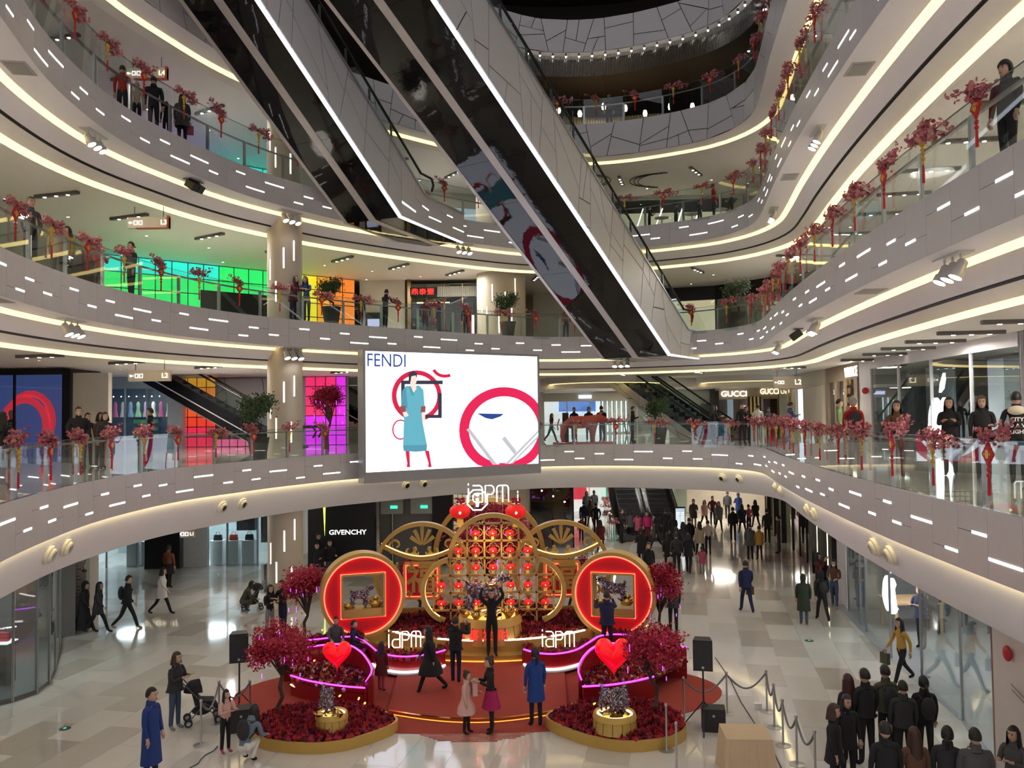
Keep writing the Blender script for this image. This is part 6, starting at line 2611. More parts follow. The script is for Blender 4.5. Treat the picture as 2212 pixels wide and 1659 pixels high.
for lb, rear, front, hp, hw in (
        ('left', [(612, 1408, .80), (655, 1401, .85), (700, 1394, .9), (748, 1393, .95), (778, 1408, .95), (797, 1432, .92), (803, 1452, .85), (790, 1474, .62)], [(628, 1460, .5), (665, 1471, .5), (710, 1479, .52), (750, 1484, .52), (788, 1487, .55)], (728, 1417), .70),
        ('right', [(1483, 1399, .80), (1440, 1396, .82), (1390, 1393, .88), (1330, 1390, .92), (1288, 1396, .95), (1262, 1417, .95), (1249, 1446, .88), (1256, 1470, .62)], [(1412, 1462, .5), (1370, 1472, .5), (1320, 1480, .52), (1290, 1482, .52), (1258, 1484, .55)], (1325, 1419), .90)):
    t = thing('heart_planter', f'red lacquer planter with purple neon rim behind the {lb} front flower bed', 'planter', (0, 0, 0))
    tr = lift(rear)
    wall_path([(p.x, p.y) for p in tr], [p.z for p in tr], 'rear_wall', t)
    neon([p + Vector((0, -.01, .015)) for p in tr], t)
    tf = lift(front)
    wall_path([(p.x, p.y) for p in tf], [p.z for p in tf], 'front_wall', t)
    neon([p + Vector((0, -.01, .015)) for p in tf], t)
    poly = [(p.x, p.y) for p in tr] + [(p.x, p.y) for p in reversed(tf)]
    b = MB().use(mat('bed_soil', (.05, .008, .01), .9)).prism(poly, .02, z0=.40)
    b.build('soil', t)
    flowers('flower_mass', f'dark red, orange and white ball flowers in the {lb} heart planter', poly_sampler(poly, lambda x, y: .44), 700, [FL_DK, FL_RD, FL_WH, FL_OR], [6, 2, 1, 1.2], 51 + len(lb), .9)
    hl = PY(hp[0], hp[1], tf[len(tf) // 2].y + .45)
    heart(hl, hw, R(10 if lb == 'left' else -6), f'glossy glowing red heart in the {lb} planter')
    # bright orange light under the outer end
    e_ = tf[0]
    MB().use(glow('amber_strip', (1, .6, .3), 3)).tube([(e_.x, e_.y - .03, .30), (e_.x + (.5 if lb == 'left' else -.5), e_.y - .25, .12), (e_.x + (1.0 if lb == 'left' else -1.0), e_.y - .45, .06)], .018, 6).build('floor_light', t)

# ---------------- front flower beds with golden rims
BEDS = {'left': [(-5.75, 18.25), (-5.45, 17.75), (-4.75, 17.45), (-3.95, 17.40), (-3.25, 17.75), (-2.62, 18.62), (-3.35, 19.45), (-4.3, 19.75), (-5.2, 19.6), (-5.65, 19.0)],
        'right': [(3.68, 18.15), (3.4, 17.65), (2.85, 17.35), (2.15, 17.30), (1.35, 17.75), (.66, 18.72), (1.3, 19.5), (2.2, 19.8), (3.1, 19.6), (3.55, 19.0)]}
for lb, pts in BEDS.items():
    poly = smooth_poly(pts)
    cx, cy = sum(p[0] for p in poly) / len(poly), sum(p[1] for p in poly) / len(poly)
    t = thing('flower_bed', f'low {lb} front flower bed with curved golden rim', 'flower bed', (cx, cy, 0))
    b = MB().use(GOLD)
    A = [Vector((x - cx, y - cy, .005)) for x, y in poly]
    B = [p + Vector((0, 0, .24)) for p in A]
    I = [Vector((p.x * .97, p.y * .97, .245)) for p in A]
    b.ribbon(A, B, True).ribbon(B, I, True)
    b.build('rim', t)
    b = MB().use(mat('bed_soil', (.05, .008, .01), .9))
    b.add([Vector((p.x * .97, p.y * .97, .2)) for p in A], [tuple(range(len(A)))])
    b.build('soil', t)
    sp = [(cx + (x - cx) * .95, cy + (y - cy) * .95) for x, y in poly]

    def zf(x, y, cx=cx, cy=cy):
        return .22 + .16 * max(0, 1 - ((x - cx) ** 2 / 2.2 + (y - cy) ** 2 / 1.4))
    flowers('flower_mass', f'red flowers filling the {lb} front bed', poly_sampler(sp, zf), 1700, [FL_RD, FL_DK, FL_MG], [5, 3, 2], 61 + len(lb), 1.0)
    px = 717 if lb == 'left' else 1328
    g = PZ(px, 1560, .42)
    gold_drum((g.x, g.y, .28), .36 if lb == 'left' else .48, .36, f'small golden drum in the {lb} front flower bed', 14)
    dog((g.x - .1, g.y + .02, .60), R(-60), .52, f'small patchwork dog on the golden drum in the {lb} bed')
    if lb == 'right':
        dog((g.x + .16, g.y + .05, .60), R(-110), .5, 'second small patchwork dog on the golden drum in the right bed')
    for k in range(3):
        ingot((g.x - .2 + .2 * k, g.y - .2 + .06 * (k % 2), .60), .55, f'{["left", "middle", "right"][k]} small ingot on the drum in the {lb} bed', k)
# little yellow butterfly lights
BUT = MB().use(glow('yellow_butterfly', (1, .75, .08), 3.0)).sphere((0, 0, 0), .035, 6, 4, (.6, .6, 1.2)).mesh('butterfly_light')
rn = random.Random(77)
for bk, (x, y) in enumerate(((696, 1361), (734, 1503), (775, 1509), (788, 1519), (1300, 1502), (1284, 1520), (1398, 1352), (1369, 1422), (679, 1427), (1148, 1342), (954, 1338), (975, 1345))):
    p = PZ(x, y, .62)
    o = inst('butterfly_light', BUT, None, p, (rn.random(), rn.random(), 0))
    tag(o, 'tiny glowing yellow butterfly ' + ['above the left bench', 'left of the small left drum dog', 'right of the small left drum', 'farthest right of the left drum', 'above the right drum', 'left of the right drum', 'behind the right bench', 'beside the right heart', 'left of the left heart', 'right of the stage drum', 'left of the stage drum, upper', 'left of the stage drum, lower'][bk], 'light', 'glowing yellow butterflies')


# ---------------- blossom trees
def tree_meshes(seed, h, cr, nleaf, mts, leaf=.085, drop=0.0):
    rn = random.Random(seed)
    tr = MB().use(BARK)
    tips = []
    base = Vector((0, 0, 0))
    pts = [base]
    for k in range(1, 5):
        pts.append(Vector((rn.uniform(-.08, .08) * k * .6, rn.uniform(-.08, .08) * k * .6, h * .42 * k / 4)))
    tr.tube(pts, [.06, .05, .045, .045, .04], 8)
    top = pts[-1]
    cz = h - cr * .85
    for k in range(13):
        a = k * 2.4
        el = rn.uniform(-.1, 1.2)
        q = Vector((math.cos(a) * math.cos(el) * cr * .85, math.sin(a) * math.cos(el) * cr * .85, cz + math.sin(el) * cr * .85))
        m_ = top.lerp(q, .5) + Vector((0, 0, .10))
        tr.tube([top, m_, q], [.028, .018, .006], 5)
        tips += [m_.lerp(q, .3), q, q.lerp(m_, .4)]
        for _ in range(3):
            q2 = q.lerp(m_, rn.random() * .6) + Vector((rn.uniform(-1, 1), rn.uniform(-1, 1), rn.uniform(-.7, .7))) * cr * .35
            tr.tube([q.lerp(m_, .4), q2], [.01, .004], 4)
            tips += [q2, q.lerp(q2, .5)]
    cm = MB()
    for _ in range(nleaf):
        c = rn.choice(tips)
        p = c + Vector((rn.gauss(0, 1), rn.gauss(0, 1), rn.gauss(-drop, 1))) * cr * .17
        cm.use(rn.choice(mts))
        a = Vector((rn.uniform(-1, 1), rn.uniform(-1, 1), rn.uniform(-1, 1))).normalized()
        s = a.orthogonal().normalized()
        L = leaf * rn.uniform(.7, 1.3)
        cm.add([p, p + a * L * .5 + s * L * .33, p + a * L, p + a * L * .5 - s * L * .33], [(0, 1, 2, 3)])
    return tr.mesh('trunk'), cm.mesh('crown')


MAP = [mat('maple_red', (.50, .02, .05), .7), mat('maple_crimson', (.36, .01, .04), .7), mat('maple_pink', (.52, .03, .06), .7)]
T1 = tree_meshes(1, 1.95, .60, 3800, MAP, .075)
T2 = tree_meshes(2, 2.2, .56, 3800, MAP, .075)
b = MB().use(glow('violet_drop_light', (.45, .05, 1), 4.0))
rn = random.Random(21)
for k in range(16):
    a, r, z = rn.random() * 6.28, rn.uniform(.3, .68), rn.uniform(.95, 1.75)
    b.cyl((r * math.cos(a), r * math.sin(a), z), (r * math.cos(a), r * math.sin(a), z - rn.uniform(.04, .16)), .009, 5)
DROPS = b.mesh('light_drops')


def red_tree(loc, ms, s, lb, rz=0.0, lights=True):
    t = thing('blossom_tree', lb, 'tree', loc, rz)
    t.scale = (s, s, s)
    inst('trunk', ms[0], t)
    inst('crown', ms[1], t)
    if lights:
        inst('light_drops', DROPS, t)
    return t


red_tree(PZ(605, 1545, .28), T1, 1.02, 'crimson-leaved tree in the left front flower bed', .4)
red_tree(PZ(1418, 1545, .28), T1, 1.0, 'crimson-leaved tree in the right front flower bed', 2.0)
red_tree(PZ(657, 1402, 0), T2, 1.08, 'taller crimson tree beside the left coin', 1.2)
red_tree(PZ(1432, 1398, 0), T2, 1.05, 'taller crimson tree beside the right coin', 3.0)
T4 = tree_meshes(7, 2.2, .78, 4600, MAP, .075)
red_tree((-.7, 28.6, 0), T4, 1.75, 'big crimson tree behind the golden lattice', .5)
red_tree((-3.2, 28.2, 0), T1, 1.1, 'crimson tree behind the left fu panel', 2.5)
red_tree((1.9, 28.2, 0), T1, 1.1, 'crimson tree behind the right fu panel', 4.1)
red_tree((-8.3, 37.2, 5.5), T2, 1.25, 'crimson tree with violet lights on the second level beside the column', 1.0)

# ================================================================== BLOSSOM GARLANDS ON THE RAILINGS
PETAL = [mat('peach_petal', (.56, .19, .20), .7), mat('rose_petal', (.42, .10, .14), .7), mat('coral_petal', (.62, .26, .25), .7)]
REDK = mat('red_knot', (.62, .015, .02), .6)
GOLDK = mat('gold_ornament', (.72, .44, .06), .4, .3)


def garland_meshes(seed):
    rn = random.Random(seed)
    b = MB().use(BARK)
    tips = []
    for k in range(7):
        a = Vector((rn.uniform(-.1, .1), rn.uniform(-.03, .03), .0))
        q = Vector((rn.uniform(-.62, .62), rn.uniform(-.14, .12), rn.uniform(-.16, .22)))
        m_ = a.lerp(q, .5) + Vector((0, 0, .05))
        b.tube([a, m_, q], [.012, .008, .004], 4)
        tips += [a.lerp(q, t) + Vector((0, 0, .03)) for t in (.25, .45, .6, .75, .9, 1.0)]
    br = b.mesh('branch')
    b = MB()
    for _ in range(180):
        p = rn.choice(tips) + Vector((rn.gauss(0, .05), rn.gauss(0, .05), rn.gauss(0, .05)))
        b.use(rn.choice(PETAL))
        n = Vector((rn.uniform(-1, 1), rn.uniform(-1, .3), rn.uniform(-.6, 1))).normalized()
        s = n.orthogonal().normalized()
        t = n.cross(s)
        r = rn.uniform(.026, .046)
        vs = [p - n * .006] + [p + (s * math.cos(k * 2 * PI / 5) + t * math.sin(k * 2 * PI / 5)) * r + n * .008 for k in range(5)]
        b.add(vs, [(0, 1 + k, 1 + (k + 1) % 5) for k in range(5)])
    return br, b.mesh('blossoms')


GM = [garland_meshes(k) for k in range(3)]
# red knot pendant: lobed plaque with a golden figure, small knots, long tassel
b = MB().use(REDK)
pl = []
for k in range(24):
    a = 2 * PI * k / 24
    r = .125 + .02 * math.cos(4 * a) + .012 * math.cos(8 * a)
    pl.append((r * math.cos(a), r * math.sin(a) * 1.1))
Mf = frame_mat((0, 0, -.20), (1, 0, 0))
b.prism(pl, .035, Mf, -.017)
b.sphere((0, 0, -.06), .035, 8, 5).sphere((0, 0, -.345), .045, 8, 5, (1, .5, 1)).sphere((0, 0, -.43), .05, 8, 5, (1, .5, .9)).sphere((0, 0, -.51), .035, 8, 5)
b.cyl((0, 0, .02), (0, 0, -.05), .006, 5)
RP = b.mesh('red_pendant')
b = MB().use(GOLDK)
b.prism([(.055 * math.cos(k * PI / 6), .07 * math.sin(k * PI / 6)) for k in range(12)], .05, Mf, -.025)
for k in (-1, 1):
    b.prism([(.085 * k + .014 * math.cos(j * PI / 3), .02 * math.sin(j * PI / 3)) for j in range(6)], .046, Mf, -.023)
RG_ = b.mesh('gold_figure')
b = MB().use(REDK).lathe([(.012, -.53), (.02, -.56), (.026, -.80), (0, -.80)], 8)
RT = b.mesh('tassel')
b = MB().use(GOLDK)
b.cyl((0, 0, .02), (0, 0, -.08), .006, 5)
for z, r, k in ((-.14, .075, .95), (-.25, .05, 1.2), (-.33, .035, 1), (-.41, .045, 1.1), (-.49, .028, 1.2)):
    b.sphere((0, 0, z), r, 8, 6, (1, .7, k))
    b.lathe([(r * 1.12, z - .012), (r * 1.12, z + .012)], 8, sy=.75)
GP = b.mesh('gold_pendant')
b = MB().use(REDK).lathe([(.010, -.50), (.018, -.53), (.024, -.82), (0, -.82)], 8)
GT = b.mesh('tassel')


def garlands(lv, u0, u1, phase, kind0):
    e, z, h = EDGE[lv], ZL[lv], RAIL_H[lv]
    rn = random.Random(lv * 9)
    u = u0 + phase
    k = kind0
    while u < u1:
        p = e.at(u, .02, z + h)
        n = e.normal(u)
        red = k % 2 == 0
        side = 'right' if p.x > 5.5 and p.y < 34 else ('left' if p.x < -6 else 'far')
        kind = 'red knot pendant' if red else 'golden bead pendant'
        t = thing('blossom_garland', f'{count((lv, side, kind))} pink spray with {kind}, {side} {WORDS[lv]} level railing, from ' + ('near' if side == 'right' else 'right') + ' end', 'garland', p, math.atan2(-n.y, -n.x) + PI / 2, f'{kind} garlands on the {WORDS[lv]} level, {side} side')
        q = GM[rn.randrange(3)]
        s = rn.uniform(.9, 1.15)
        inst('branch', q[0], t, sc=s)
        inst('blossoms', q[1], t, sc=s)
        if red:
            pd = inst('red_pendant', RP, t, (0, -.03, 0))
            inst('gold_figure', RG_, pd)
            inst('tassel', RT, pd)
        else:
            pd = inst('gold_pendant', GP, t, (0, -.03, 0))
            inst('tassel', GT, pd)
        u += 1.86
        k += 1


def uphase(lv, px, py):
    p = PZ(px, py, ZL[lv])
    return EDGE[lv].near(p.x, p.y)


for lv, (px, py), ends in ((2, (2150, 1104), (-9.05, 14.3)), (3, (2122, 345), (-10.3, 15.8)), (4, (1752, 142), (-9.9, 16.4)), (5, (1640, 60), (-1.5, 37))):
    u_ = uphase(lv, px, py)
    garlands(lv, u_, EDGE[lv].near(*ends), 0, 0)

# ================================================================== PEOPLE
CLOTH = {'black': (.012, .012, .014), 'char': (.03, .03, .034), 'navy': (.012, .016, .05), 'suit': (.012, .018, .07), 'blue': (.015, .04, .20), 'royal': (.012, .05, .24), 'jean': (.05, .08, .14), 'grey': (.22, .22, .23), 'dgrey': (.08, .08, .085), 'white': (.72, .69, .66),
         'cream': (.60, .52, .42), 'pink': (.68, .40, .36), 'rose': (.45, .08, .14), 'red': (.45, .02, .02), 'maroon': (.12, .012, .018), 'olive': (.07, .075, .045), 'green': (.16, .24, .10), 'brown': (.13, .06, .035), 'rust': (.20, .06, .03),
         'yellow': (.50, .30, .06), 'tan': (.36, .25, .15), 'steel': (.14, .19, .25), 'teal': (.03, .12, .14), 'magenta': (.38, .01, .10), 'beige': (.45, .38, .28), 'dkgreen': (.025, .035, .022), 'bluej': (.03, .09, .25)}
SKIN = mat('skin', (.58, .36, .26), .55)
HAIRM = {'k': mat('black_hair', (.012, .010, .009), .5), 'b': mat('brown_hair', (.05, .022, .014), .5), 'r': mat('dark_red_hair', (.05, .01, .008), .5), 'w': mat('knit_cap', (.35, .34, .33), .8)}


def cm(c):
    return mat('cloth_' + c, CLOTH[c], .85, vary=.12, scale=30)


POSE = {  # legs: (swingL, kneeL, swingR, kneeR); arms: (fwd, out, elbow, inward) left then right; lean
    'stand': ((3, 2, -2, 2), (4, 9, 12, .1), (2, 9, 12, .1), 0),
    'walk': ((26, 8, -22, 22), (-20, 9, 22, .1), (22, 9, 25, .1), 4),
    'phone': ((2, 2, -2, 3), (22, 8, 95, .55), (20, 8, 95, .55), 3),
    'camera': ((3, 2, -2, 2), (62, 20, 100, .5), (62, 20, 100, .5), 0),
    'raise': ((3, 2, -3, 2), (150, 28, 62, .55), (150, 28, 62, .55), 0),
    'pocket': ((3, 2, -3, 2), (-8, 16, 45, .4), (-8, 16, 45, .4), 0),
    'hold': ((3, 2, -2, 2), (15, 8, 80, .3), (3, 9, 12, .1), 2),
    'rail': ((3, 2, -2, 2), (45, 12, 60, .3), (45, 12, 60, .3), 10),
    'sit': ((82, 84, 80, 84), (25, 10, 55, .3), (25, 10, 55, .3), 4),
    'squat': ((108, 140, 100, 138), (40, 14, 70, .35), (40, 14, 70, .35), 34),
    'lean': ((8, 2, -14, 2), (10, 8, 70, .5), (10, 8, 70, .5), -4),
}


def head_mesh():
    "head with brow, nose, jaw and ears; faces -y, centre at the origin, height about 0.24"
    b = MB()
    n, k = 14, 11
    vs, fs = [], []
    for i in range(k + 1):
        th = PI * i / k
        for j in range(n):
            a = 2 * PI * j / n
            x, y, z = math.sin(th) * math.cos(a), math.sin(th) * math.sin(a), math.cos(th)
            w_ = .078 * (1 - .16 * max(0, -z))
            d = .098
            X, Y, Z = x * w_, y * d, z * .122
            if y < -.5 and abs(x) < .5:
                if -.35 < z < .12 and abs(x) < .28:
                    Y -= .017 * (1 - abs(x) / .28)
                if .12 <= z < .4:
                    Y += .005
                if z < -.55:
                    Y -= .006
            vs.append((X, Y, Z))
    for i in range(k):
        for j in range(n):
            fs.append((i * n + j, (i + 1) * n + j, (i + 1) * n + (j + 1) % n, i * n + (j + 1) % n))
    b.add(vs, fs)
    for s_ in (-1, 1):
        b.sphere((s_ * .078, .01, -.005), .028, 6, 5, (.35, .7, 1))
    return b.v, b.f


HV, HF = head_mesh()
b = MB().use(mat('eye_dark', (.02, .015, .012), .3))
for s_ in (-1, 1):
    b.sphere((s_ * .031, -.087, .012), .0095, 6, 4, (1.3, .6, .8))
    b.box((s_ * .031, -.092, .034), (.034, .008, .007))
b.use(mat('lip', (.38, .12, .11), .5)).box((0, -.094, -.058), (.042, .01, .012))
FACE = b.mesh('face_features')


def hair_mesh(style, mt):
    b = MB().use(mt)
    n, k = 14, 9
    vs, fs = [], []
    cut = {'short': .57, 'long': .72, 'bob': .74, 'bun': .62, 'hood': .78, 'hat': .5, 'tail': .62}[style]
    for i in range(k + 1):
        th = PI * cut * i / k
        for j in range(n):
            a = 2 * PI * j / n
            fr = math.sin(a)          # -1 = front
            t2 = th
            if fr < -.2:
                t2 = min(th, PI * (.33 if style != 'hood' else .40))
            g = 1.10 if style == 'short' else (1.15 if style not in ('hood', 'hat') else 1.22)
            x, y, z = math.sin(t2) * math.cos(a), math.sin(t2) * math.sin(a), math.cos(t2)
            vs.append((x * .080 * g, y * .100 * g + .006, z * .124 * g + .004))
    for i in range(k):
        for j in range(n):
            fs.append((i * n + j, (i + 1) * n + j, (i + 1) * n + (j + 1) % n, i * n + (j + 1) % n))
    b.add(vs, fs)
    if style in ('long', 'bob'):
        L = .34 if style == 'long' else .15
        for z0_, z1_ in ((.02, -L),):
            A, B = [], []
            for q in range(13):
                a = R(-28 + 236 * q / 12)
                A.append(Vector((.096 * math.cos(a), .112 * math.sin(a) + .008, .035)))
                B.append(Vector((.122 * math.cos(a), .128 * math.sin(a) + .02, -L * (1 - .15 * abs(math.cos(a))))))
            b.ribbon(A, B)
            b.ribbon([p * .96 for p in A], [p * .8 for p in B])
            b.ribbon(B, [p * .8 for p in B])
    if style == 'bun':
        b.sphere((0, .07, .115), .045, 8, 6)
    if style == 'tail':
        b.tube([(0, .09, .0), (0, .125, -.06), (0, .11, -.2)], [.03, .035, .015], 8)
    if style == 'hat':
        b.lathe([(.102, .03), (.105, .055)], 14, sy=1.2)
        b.sphere((0, 0, .15), .03, 8, 5)
    return b.mesh('hair', True)


_hair = {}


def hair_get(style, c):
    key = style + c
    if key not in _hair:
        _hair[key] = hair_mesh(style, HAIRM[c] if len(c) == 1 else cm(c))
    return _hair[key]


_collar = {}


def collar_get(c):
    if c not in _collar:
        _collar[c] = MB().use(cm(c)).lathe([(.10, -.055), (.088, .0), (.082, .05), (.070, .055), (.066, .0)], 14, sy=.95).mesh('collar', True)
    return _collar[c]


def person(lb, loc, h=0, H=1.68, pose='stand', top='black', pants='black', shoes='black', hair='short', hc='k', coat=0.0, flare=1.0, bulk=1.0, skirt=None, bag=None, look=0, group=None, turn=0, mask=False):
    k = H / 1.70
    legs, aL, aR, lean = POSE[pose]
    t = thing('person', lb, 'person', loc, R(h), group)
    J, Eg, tagz = [], [], []

    def add(co, rx, ry, par, kind):
        J.append((Vector(co) * k, rx * k, ry * k))
        tagz.append(kind)
        if par is not None:
            Eg.append((par, len(J) - 1))
        return len(J) - 1
    ln = R(lean)

    def up(x, y, z):
        "upper body point leaned forward about the pelvis"
        dz = z - .93
        return Vector((x, y * math.cos(ln) - dz * math.sin(ln), .93 + dz * math.cos(ln) + y * math.sin(ln)))
    bw = bulk
    pv = add((0, 0, .93), .145 * bw, .105 * bw, None, 'top')
    sp = add(up(0, 0, 1.12), .132 * bw, .098 * bw, pv, 'top')
    ch = add(up(0, .0, 1.32), .160 * bw, .108 * bw, sp, 'top')
    nk = add(up(0, .005, 1.46), .062, .058, ch, 'top')
    n2 = add(up(0, -.005, 1.555), .05, .05, nk, 'skin')
    for s_, (sw, kn) in ((1, legs[:2]), (-1, legs[2:])):
        a = R(sw)
        c = R(sw - kn)
        hip = Vector((s_ * .088, 0, .88))
        knee = hip + Vector((s_ * .012, -math.sin(a), -math.cos(a))) * .41
        ank = knee + Vector((0, -math.sin(c), -math.cos(c))) * .40
        fd = Vector((0, -math.cos(max(-.5, min(.6, c * .5))), 0))
        i1 = add(hip, .088, .092, pv, 'pants')
        i2 = add(knee, .062, .064, i1, 'pants')
        i3 = add(ank, .050, .052, i2, 'pants')
        i4 = add(ank + Vector((s_ * .012, -.06, -.045)), .045, .034, i3, 'shoes')
        add(ank + Vector((s_ * .02, -.145, -.052)), .038, .026, i4, 'shoes')
    hands = []
    for s_, (f, o, e_, inn) in ((1, aL), (-1, aR)):
        sh = up(s_ * .185 * (.6 + .4 * bw), .0, 1.40)
        f_, o_ = R(f - lean), R(o)
        d1 = Vector((s_ * math.sin(o_), -math.sin(f_) * math.cos(o_), -math.cos(f_) * math.cos(o_)))
        el = sh + d1 * .27
        g = f_ + R(e_)
        d2 = Vector((s_ * (math.sin(o_) * .5 - inn), -math.sin(g), -math.cos(g))).normalized()
        wr = el + d2 * .235
        i1 = add(sh, .064 * bw, .066 * bw, ch, 'top')
        i2 = add(el, .050 * bw, .052 * bw, i1, 'top')
        i3 = add(wr, .034, .036, i2, 'top')
        add(wr + d2 * .05, .026, .032, i3, 'skin')
        hands.append((wr + d2 * .03, d2, s_))
    me = skin_mesh('body', J, Eg, [], sub=1)
    # colour zones by nearest bone
    mts = [SKIN, cm(top), cm(pants), cm(shoes)]
    ix = {'skin': 0, 'top': 1, 'pants': 2, 'shoes': 3}
    segs = [(J[a][0], J[c][0], ix[tagz[c]]) for a, c in Eg]

    def pick(p):
        best, bi = 1e9, 1
        for a, c, i in segs:
            d = c - a
            u = max(0, min(1, (p - a).dot(d) / max(1e-9, d.length_squared)))
            q = (p - (a + d * u)).length_squared
            if q < best:
                best, bi = q, i
        return bi
    zmin = min(v.co.z for v in me.vertices)
    off = Vector((0, 0, -zmin))
    B = MB()
    B.mats = mts
    B.v = [tuple(v.co + off) for v in me.vertices]
    B.f = [tuple(p.vertices) for p in me.polygons]
    B.m = [pick(p.center) for p in me.polygons]
    bpy.data.meshes.remove(me)
    hc_ = up(0, -.015, 1.63) * k + off
    hk = k * 1.09
    HM = Matrix.Translation(hc_) @ Matrix.Rotation(R(turn), 4, 'Z') @ Matrix.Rotation(R(look), 4, 'X')
    B.cur = 0
    B.add([HM @ (Vector(v) * hk) for v in HV], HF)
    for w_, d, s_ in hands:
        w_ = w_ * k + off
        sd = d.cross(Vector((0, 0, 1)))
        if sd.length < .1:
            sd = Vector((1, 0, 0))
        sd.normalize()
        nn = sd.cross(d)
        B.X = None
        B.add([w_ + (d * a + sd * c + nn * e_) * k for a in (0, .085) for c, e_ in ((-.036, -.014), (.036, -.014), (.036, .014), (-.036, .014))], [(3, 2, 1, 0), (4, 5, 6, 7), (0, 1, 5, 4), (1, 2, 6, 5), (2, 3, 7, 6), (3, 0, 4, 7)])
        for q, L in enumerate((.062, .072, .068, .052)):
            a = w_ + (d * .08 + sd * (-.028 + .0187 * q)) * k
            m_ = a + (d * L * .55 - nn * .010) * k
            B.tube([a, m_, m_ + (d * L * .4 - nn * .022) * k], [.0092 * k, .0085 * k, .006 * k], 5)
        a = w_ + (d * .02 + sd * .034 * -s_) * k
        B.tube([a, a + (d * .035 - sd * s_ * .022 - nn * .01) * k, a + (d * .062 - sd * s_ * .02 - nn * .018) * k], [.012 * k, .010 * k, .007 * k], 5)
    o = B.build('body', t)
    o.data.polygons.foreach_set('use_smooth', [True] * len(o.data.polygons))
    fo = inst('face_features', FACE, t)
    fo.matrix_local = HM @ Matrix.Scale(hk, 4)
    ho = inst('hair', hair_get(hair, hc), t)
    ho.matrix_local = HM @ Matrix.Scale(hk, 4)
    co = inst('collar', collar_get(top), t)
    co.matrix_local = Matrix.Translation(up(0, .008, 1.475) * k + off) @ Matrix.Rotation(ln, 4, 'X') @ Matrix.Scale(k, 4)
    if mask:
        g = MB().use(cm('white')).sphere((0, -.085, -.045), .045, 8, 6, (1, .5, .8))
        g.build('face_mask', t).matrix_local = HM @ Matrix.Scale(hk, 4)
    if coat > 0:
        # coat body from the chest down to the hem
        g = MB().use(cm(top))
        zb = 1.0 - coat
        prof = [(1.40, .13, .09), (1.30, .195 * bw, .135 * bw), (1.10, .168 * bw, .128 * bw), (.95, .185 * bw, .15 * bw), (max(zb, .2) * .5 + .45, .20 * bw * flare, .165 * bw * flare), (max(zb, .12), .215 * bw * flare, .185 * bw * flare)]
        n = 18
        vs, fs = [], []
        for z, rx, ry in prof:
            for j in range(n):
                a = 2 * PI * j / n
                wv = 1 + (.04 * math.sin(a * 5) if z < .9 else 0)
                p = up(rx * wv * math.cos(a), ry * wv * math.sin(a), z) if z > .93 else Vector((rx * wv * math.cos(a), ry * wv * math.sin(a), z))
                vs.append(p * k + off)
        for i in range(len(prof) - 1):
            for j in range(n):
                fs.append((i * n + j, (i + 1) * n + j, (i + 1) * n + (j + 1) % n, i * n + (j + 1) % n))
        g.add(vs, fs)
        g.build('coat', t, smooth=True)
    if skirt:
        g = MB().use(cm(skirt))
        g.lathe([(.15 * k, 1.0 * k), (.19 * k, .85 * k), (.27 * k, .58 * k), (.25 * k, .57 * k)], 18, (0, 0, off.z), sy=.85)
        g.build('skirt', t, smooth=True)
    if bag == 'pack':
        g = MB().use(cm('char'))
        c = up(0, .20 * bw, 1.20) * k + off
        g.sphere(c, .20 * k, 10, 8, (.75, .45, 1.1))
        bo = g.build('backpack', t, smooth=True)
        g = MB().use(cm('char'))
        for s_ in (-1, 1):
            g.tube([up(s_ * .10, .16, 1.36) * k + off, up(s_ * .115, .0, 1.44) * k + off, up(s_ * .12, -.12 * bw, 1.28) * k + off, up(s_ * .13, .06, 1.08) * k + off], .016 * k, 6)
        g.build('strap', bo)
    elif bag:
        g = MB().use(cm(bag))
        w_, d, s_ = hands[1]
        p = w_ * k + off + d * .08
        g.prism([(-.13, -.34), (.13, -.34), (.13, -.06), (-.13, -.06)], .1, frame_mat(p + Vector((0, .05, 0)), (1, 0, 0)))
        bo = g.build('hand_bag', t)
        g = MB().use(cm(bag)).tube([p + Vector((-.07, 0, -.07)), p + Vector((-.05, 0, .0)), p + Vector((.05, 0, .0)), p + Vector((.07, 0, -.07))], .008, 5)
        g.build('bag_handle', bo)
    return t


def G(lb, x, y, *a, z=0.0, head=False, **kw):
    "stand a person on level z at the surveyed foot (or head-top) point"
    H = kw.get('H', 1.68)
    p = PZ(x, y, z + (H * 1.02 if head else .03))
    return person(lb, (p.x, p.y, z), *a, **kw)


def U(lb, lv, px, s, *a, dz=0.0, **kw):
    "stand a person on an upper walkway, s metres behind the edge, on the sight line px"
    e = EDGE[lv]
    want = ray(px, 885).x
    best = min(((abs(q.x / q.y - want), i) for i, q in ((i, e.at(i * .15, s)) for i in range(int(e.len / .15))) if q.y > 9))
    p = e.at(best[1] * .15, s, ZL[lv] + dz)
    return person(lb, p, *a, **kw)


# ---- ground floor, left and around the display
G('person in long bright blue coat at the bottom left corner, in profile', 326, 1690, 80, H=1.74, top='blue', pants='navy', coat=.62, pose='stand')
G('woman in dark jacket and jeans looking at her phone beside the black pushchair', 378, 1572, 75, H=1.64, pose='phone', top='char', pants='jean', shoes='grey', hair='bob', hc='b', coat=.12, bulk=1.1)
G('girl in pale pink jacket with pink shoes beside the rope posts', 487, 1622, 55, H=1.24, pose='phone', top='pink', pants='black', shoes='rose', hair='long', bulk=1.12)
G('person in grey blue jacket and white trousers crouching with a backpack', 526, 1648, 165, H=1.66, pose='squat', top='steel', pants='white', hair='long', bag='pack')
G('woman in long black robe and head covering walking at the far left', 180, 1366, 95, pose='walk', top='black', hair='hood', hc='black', coat=.78, flare=1.15, bulk=1.1, H=1.66)
G('person half hidden behind the black-robed walker', 211, 1366, 95, pose='walk', top='char', coat=.3, H=1.64, hair='long')
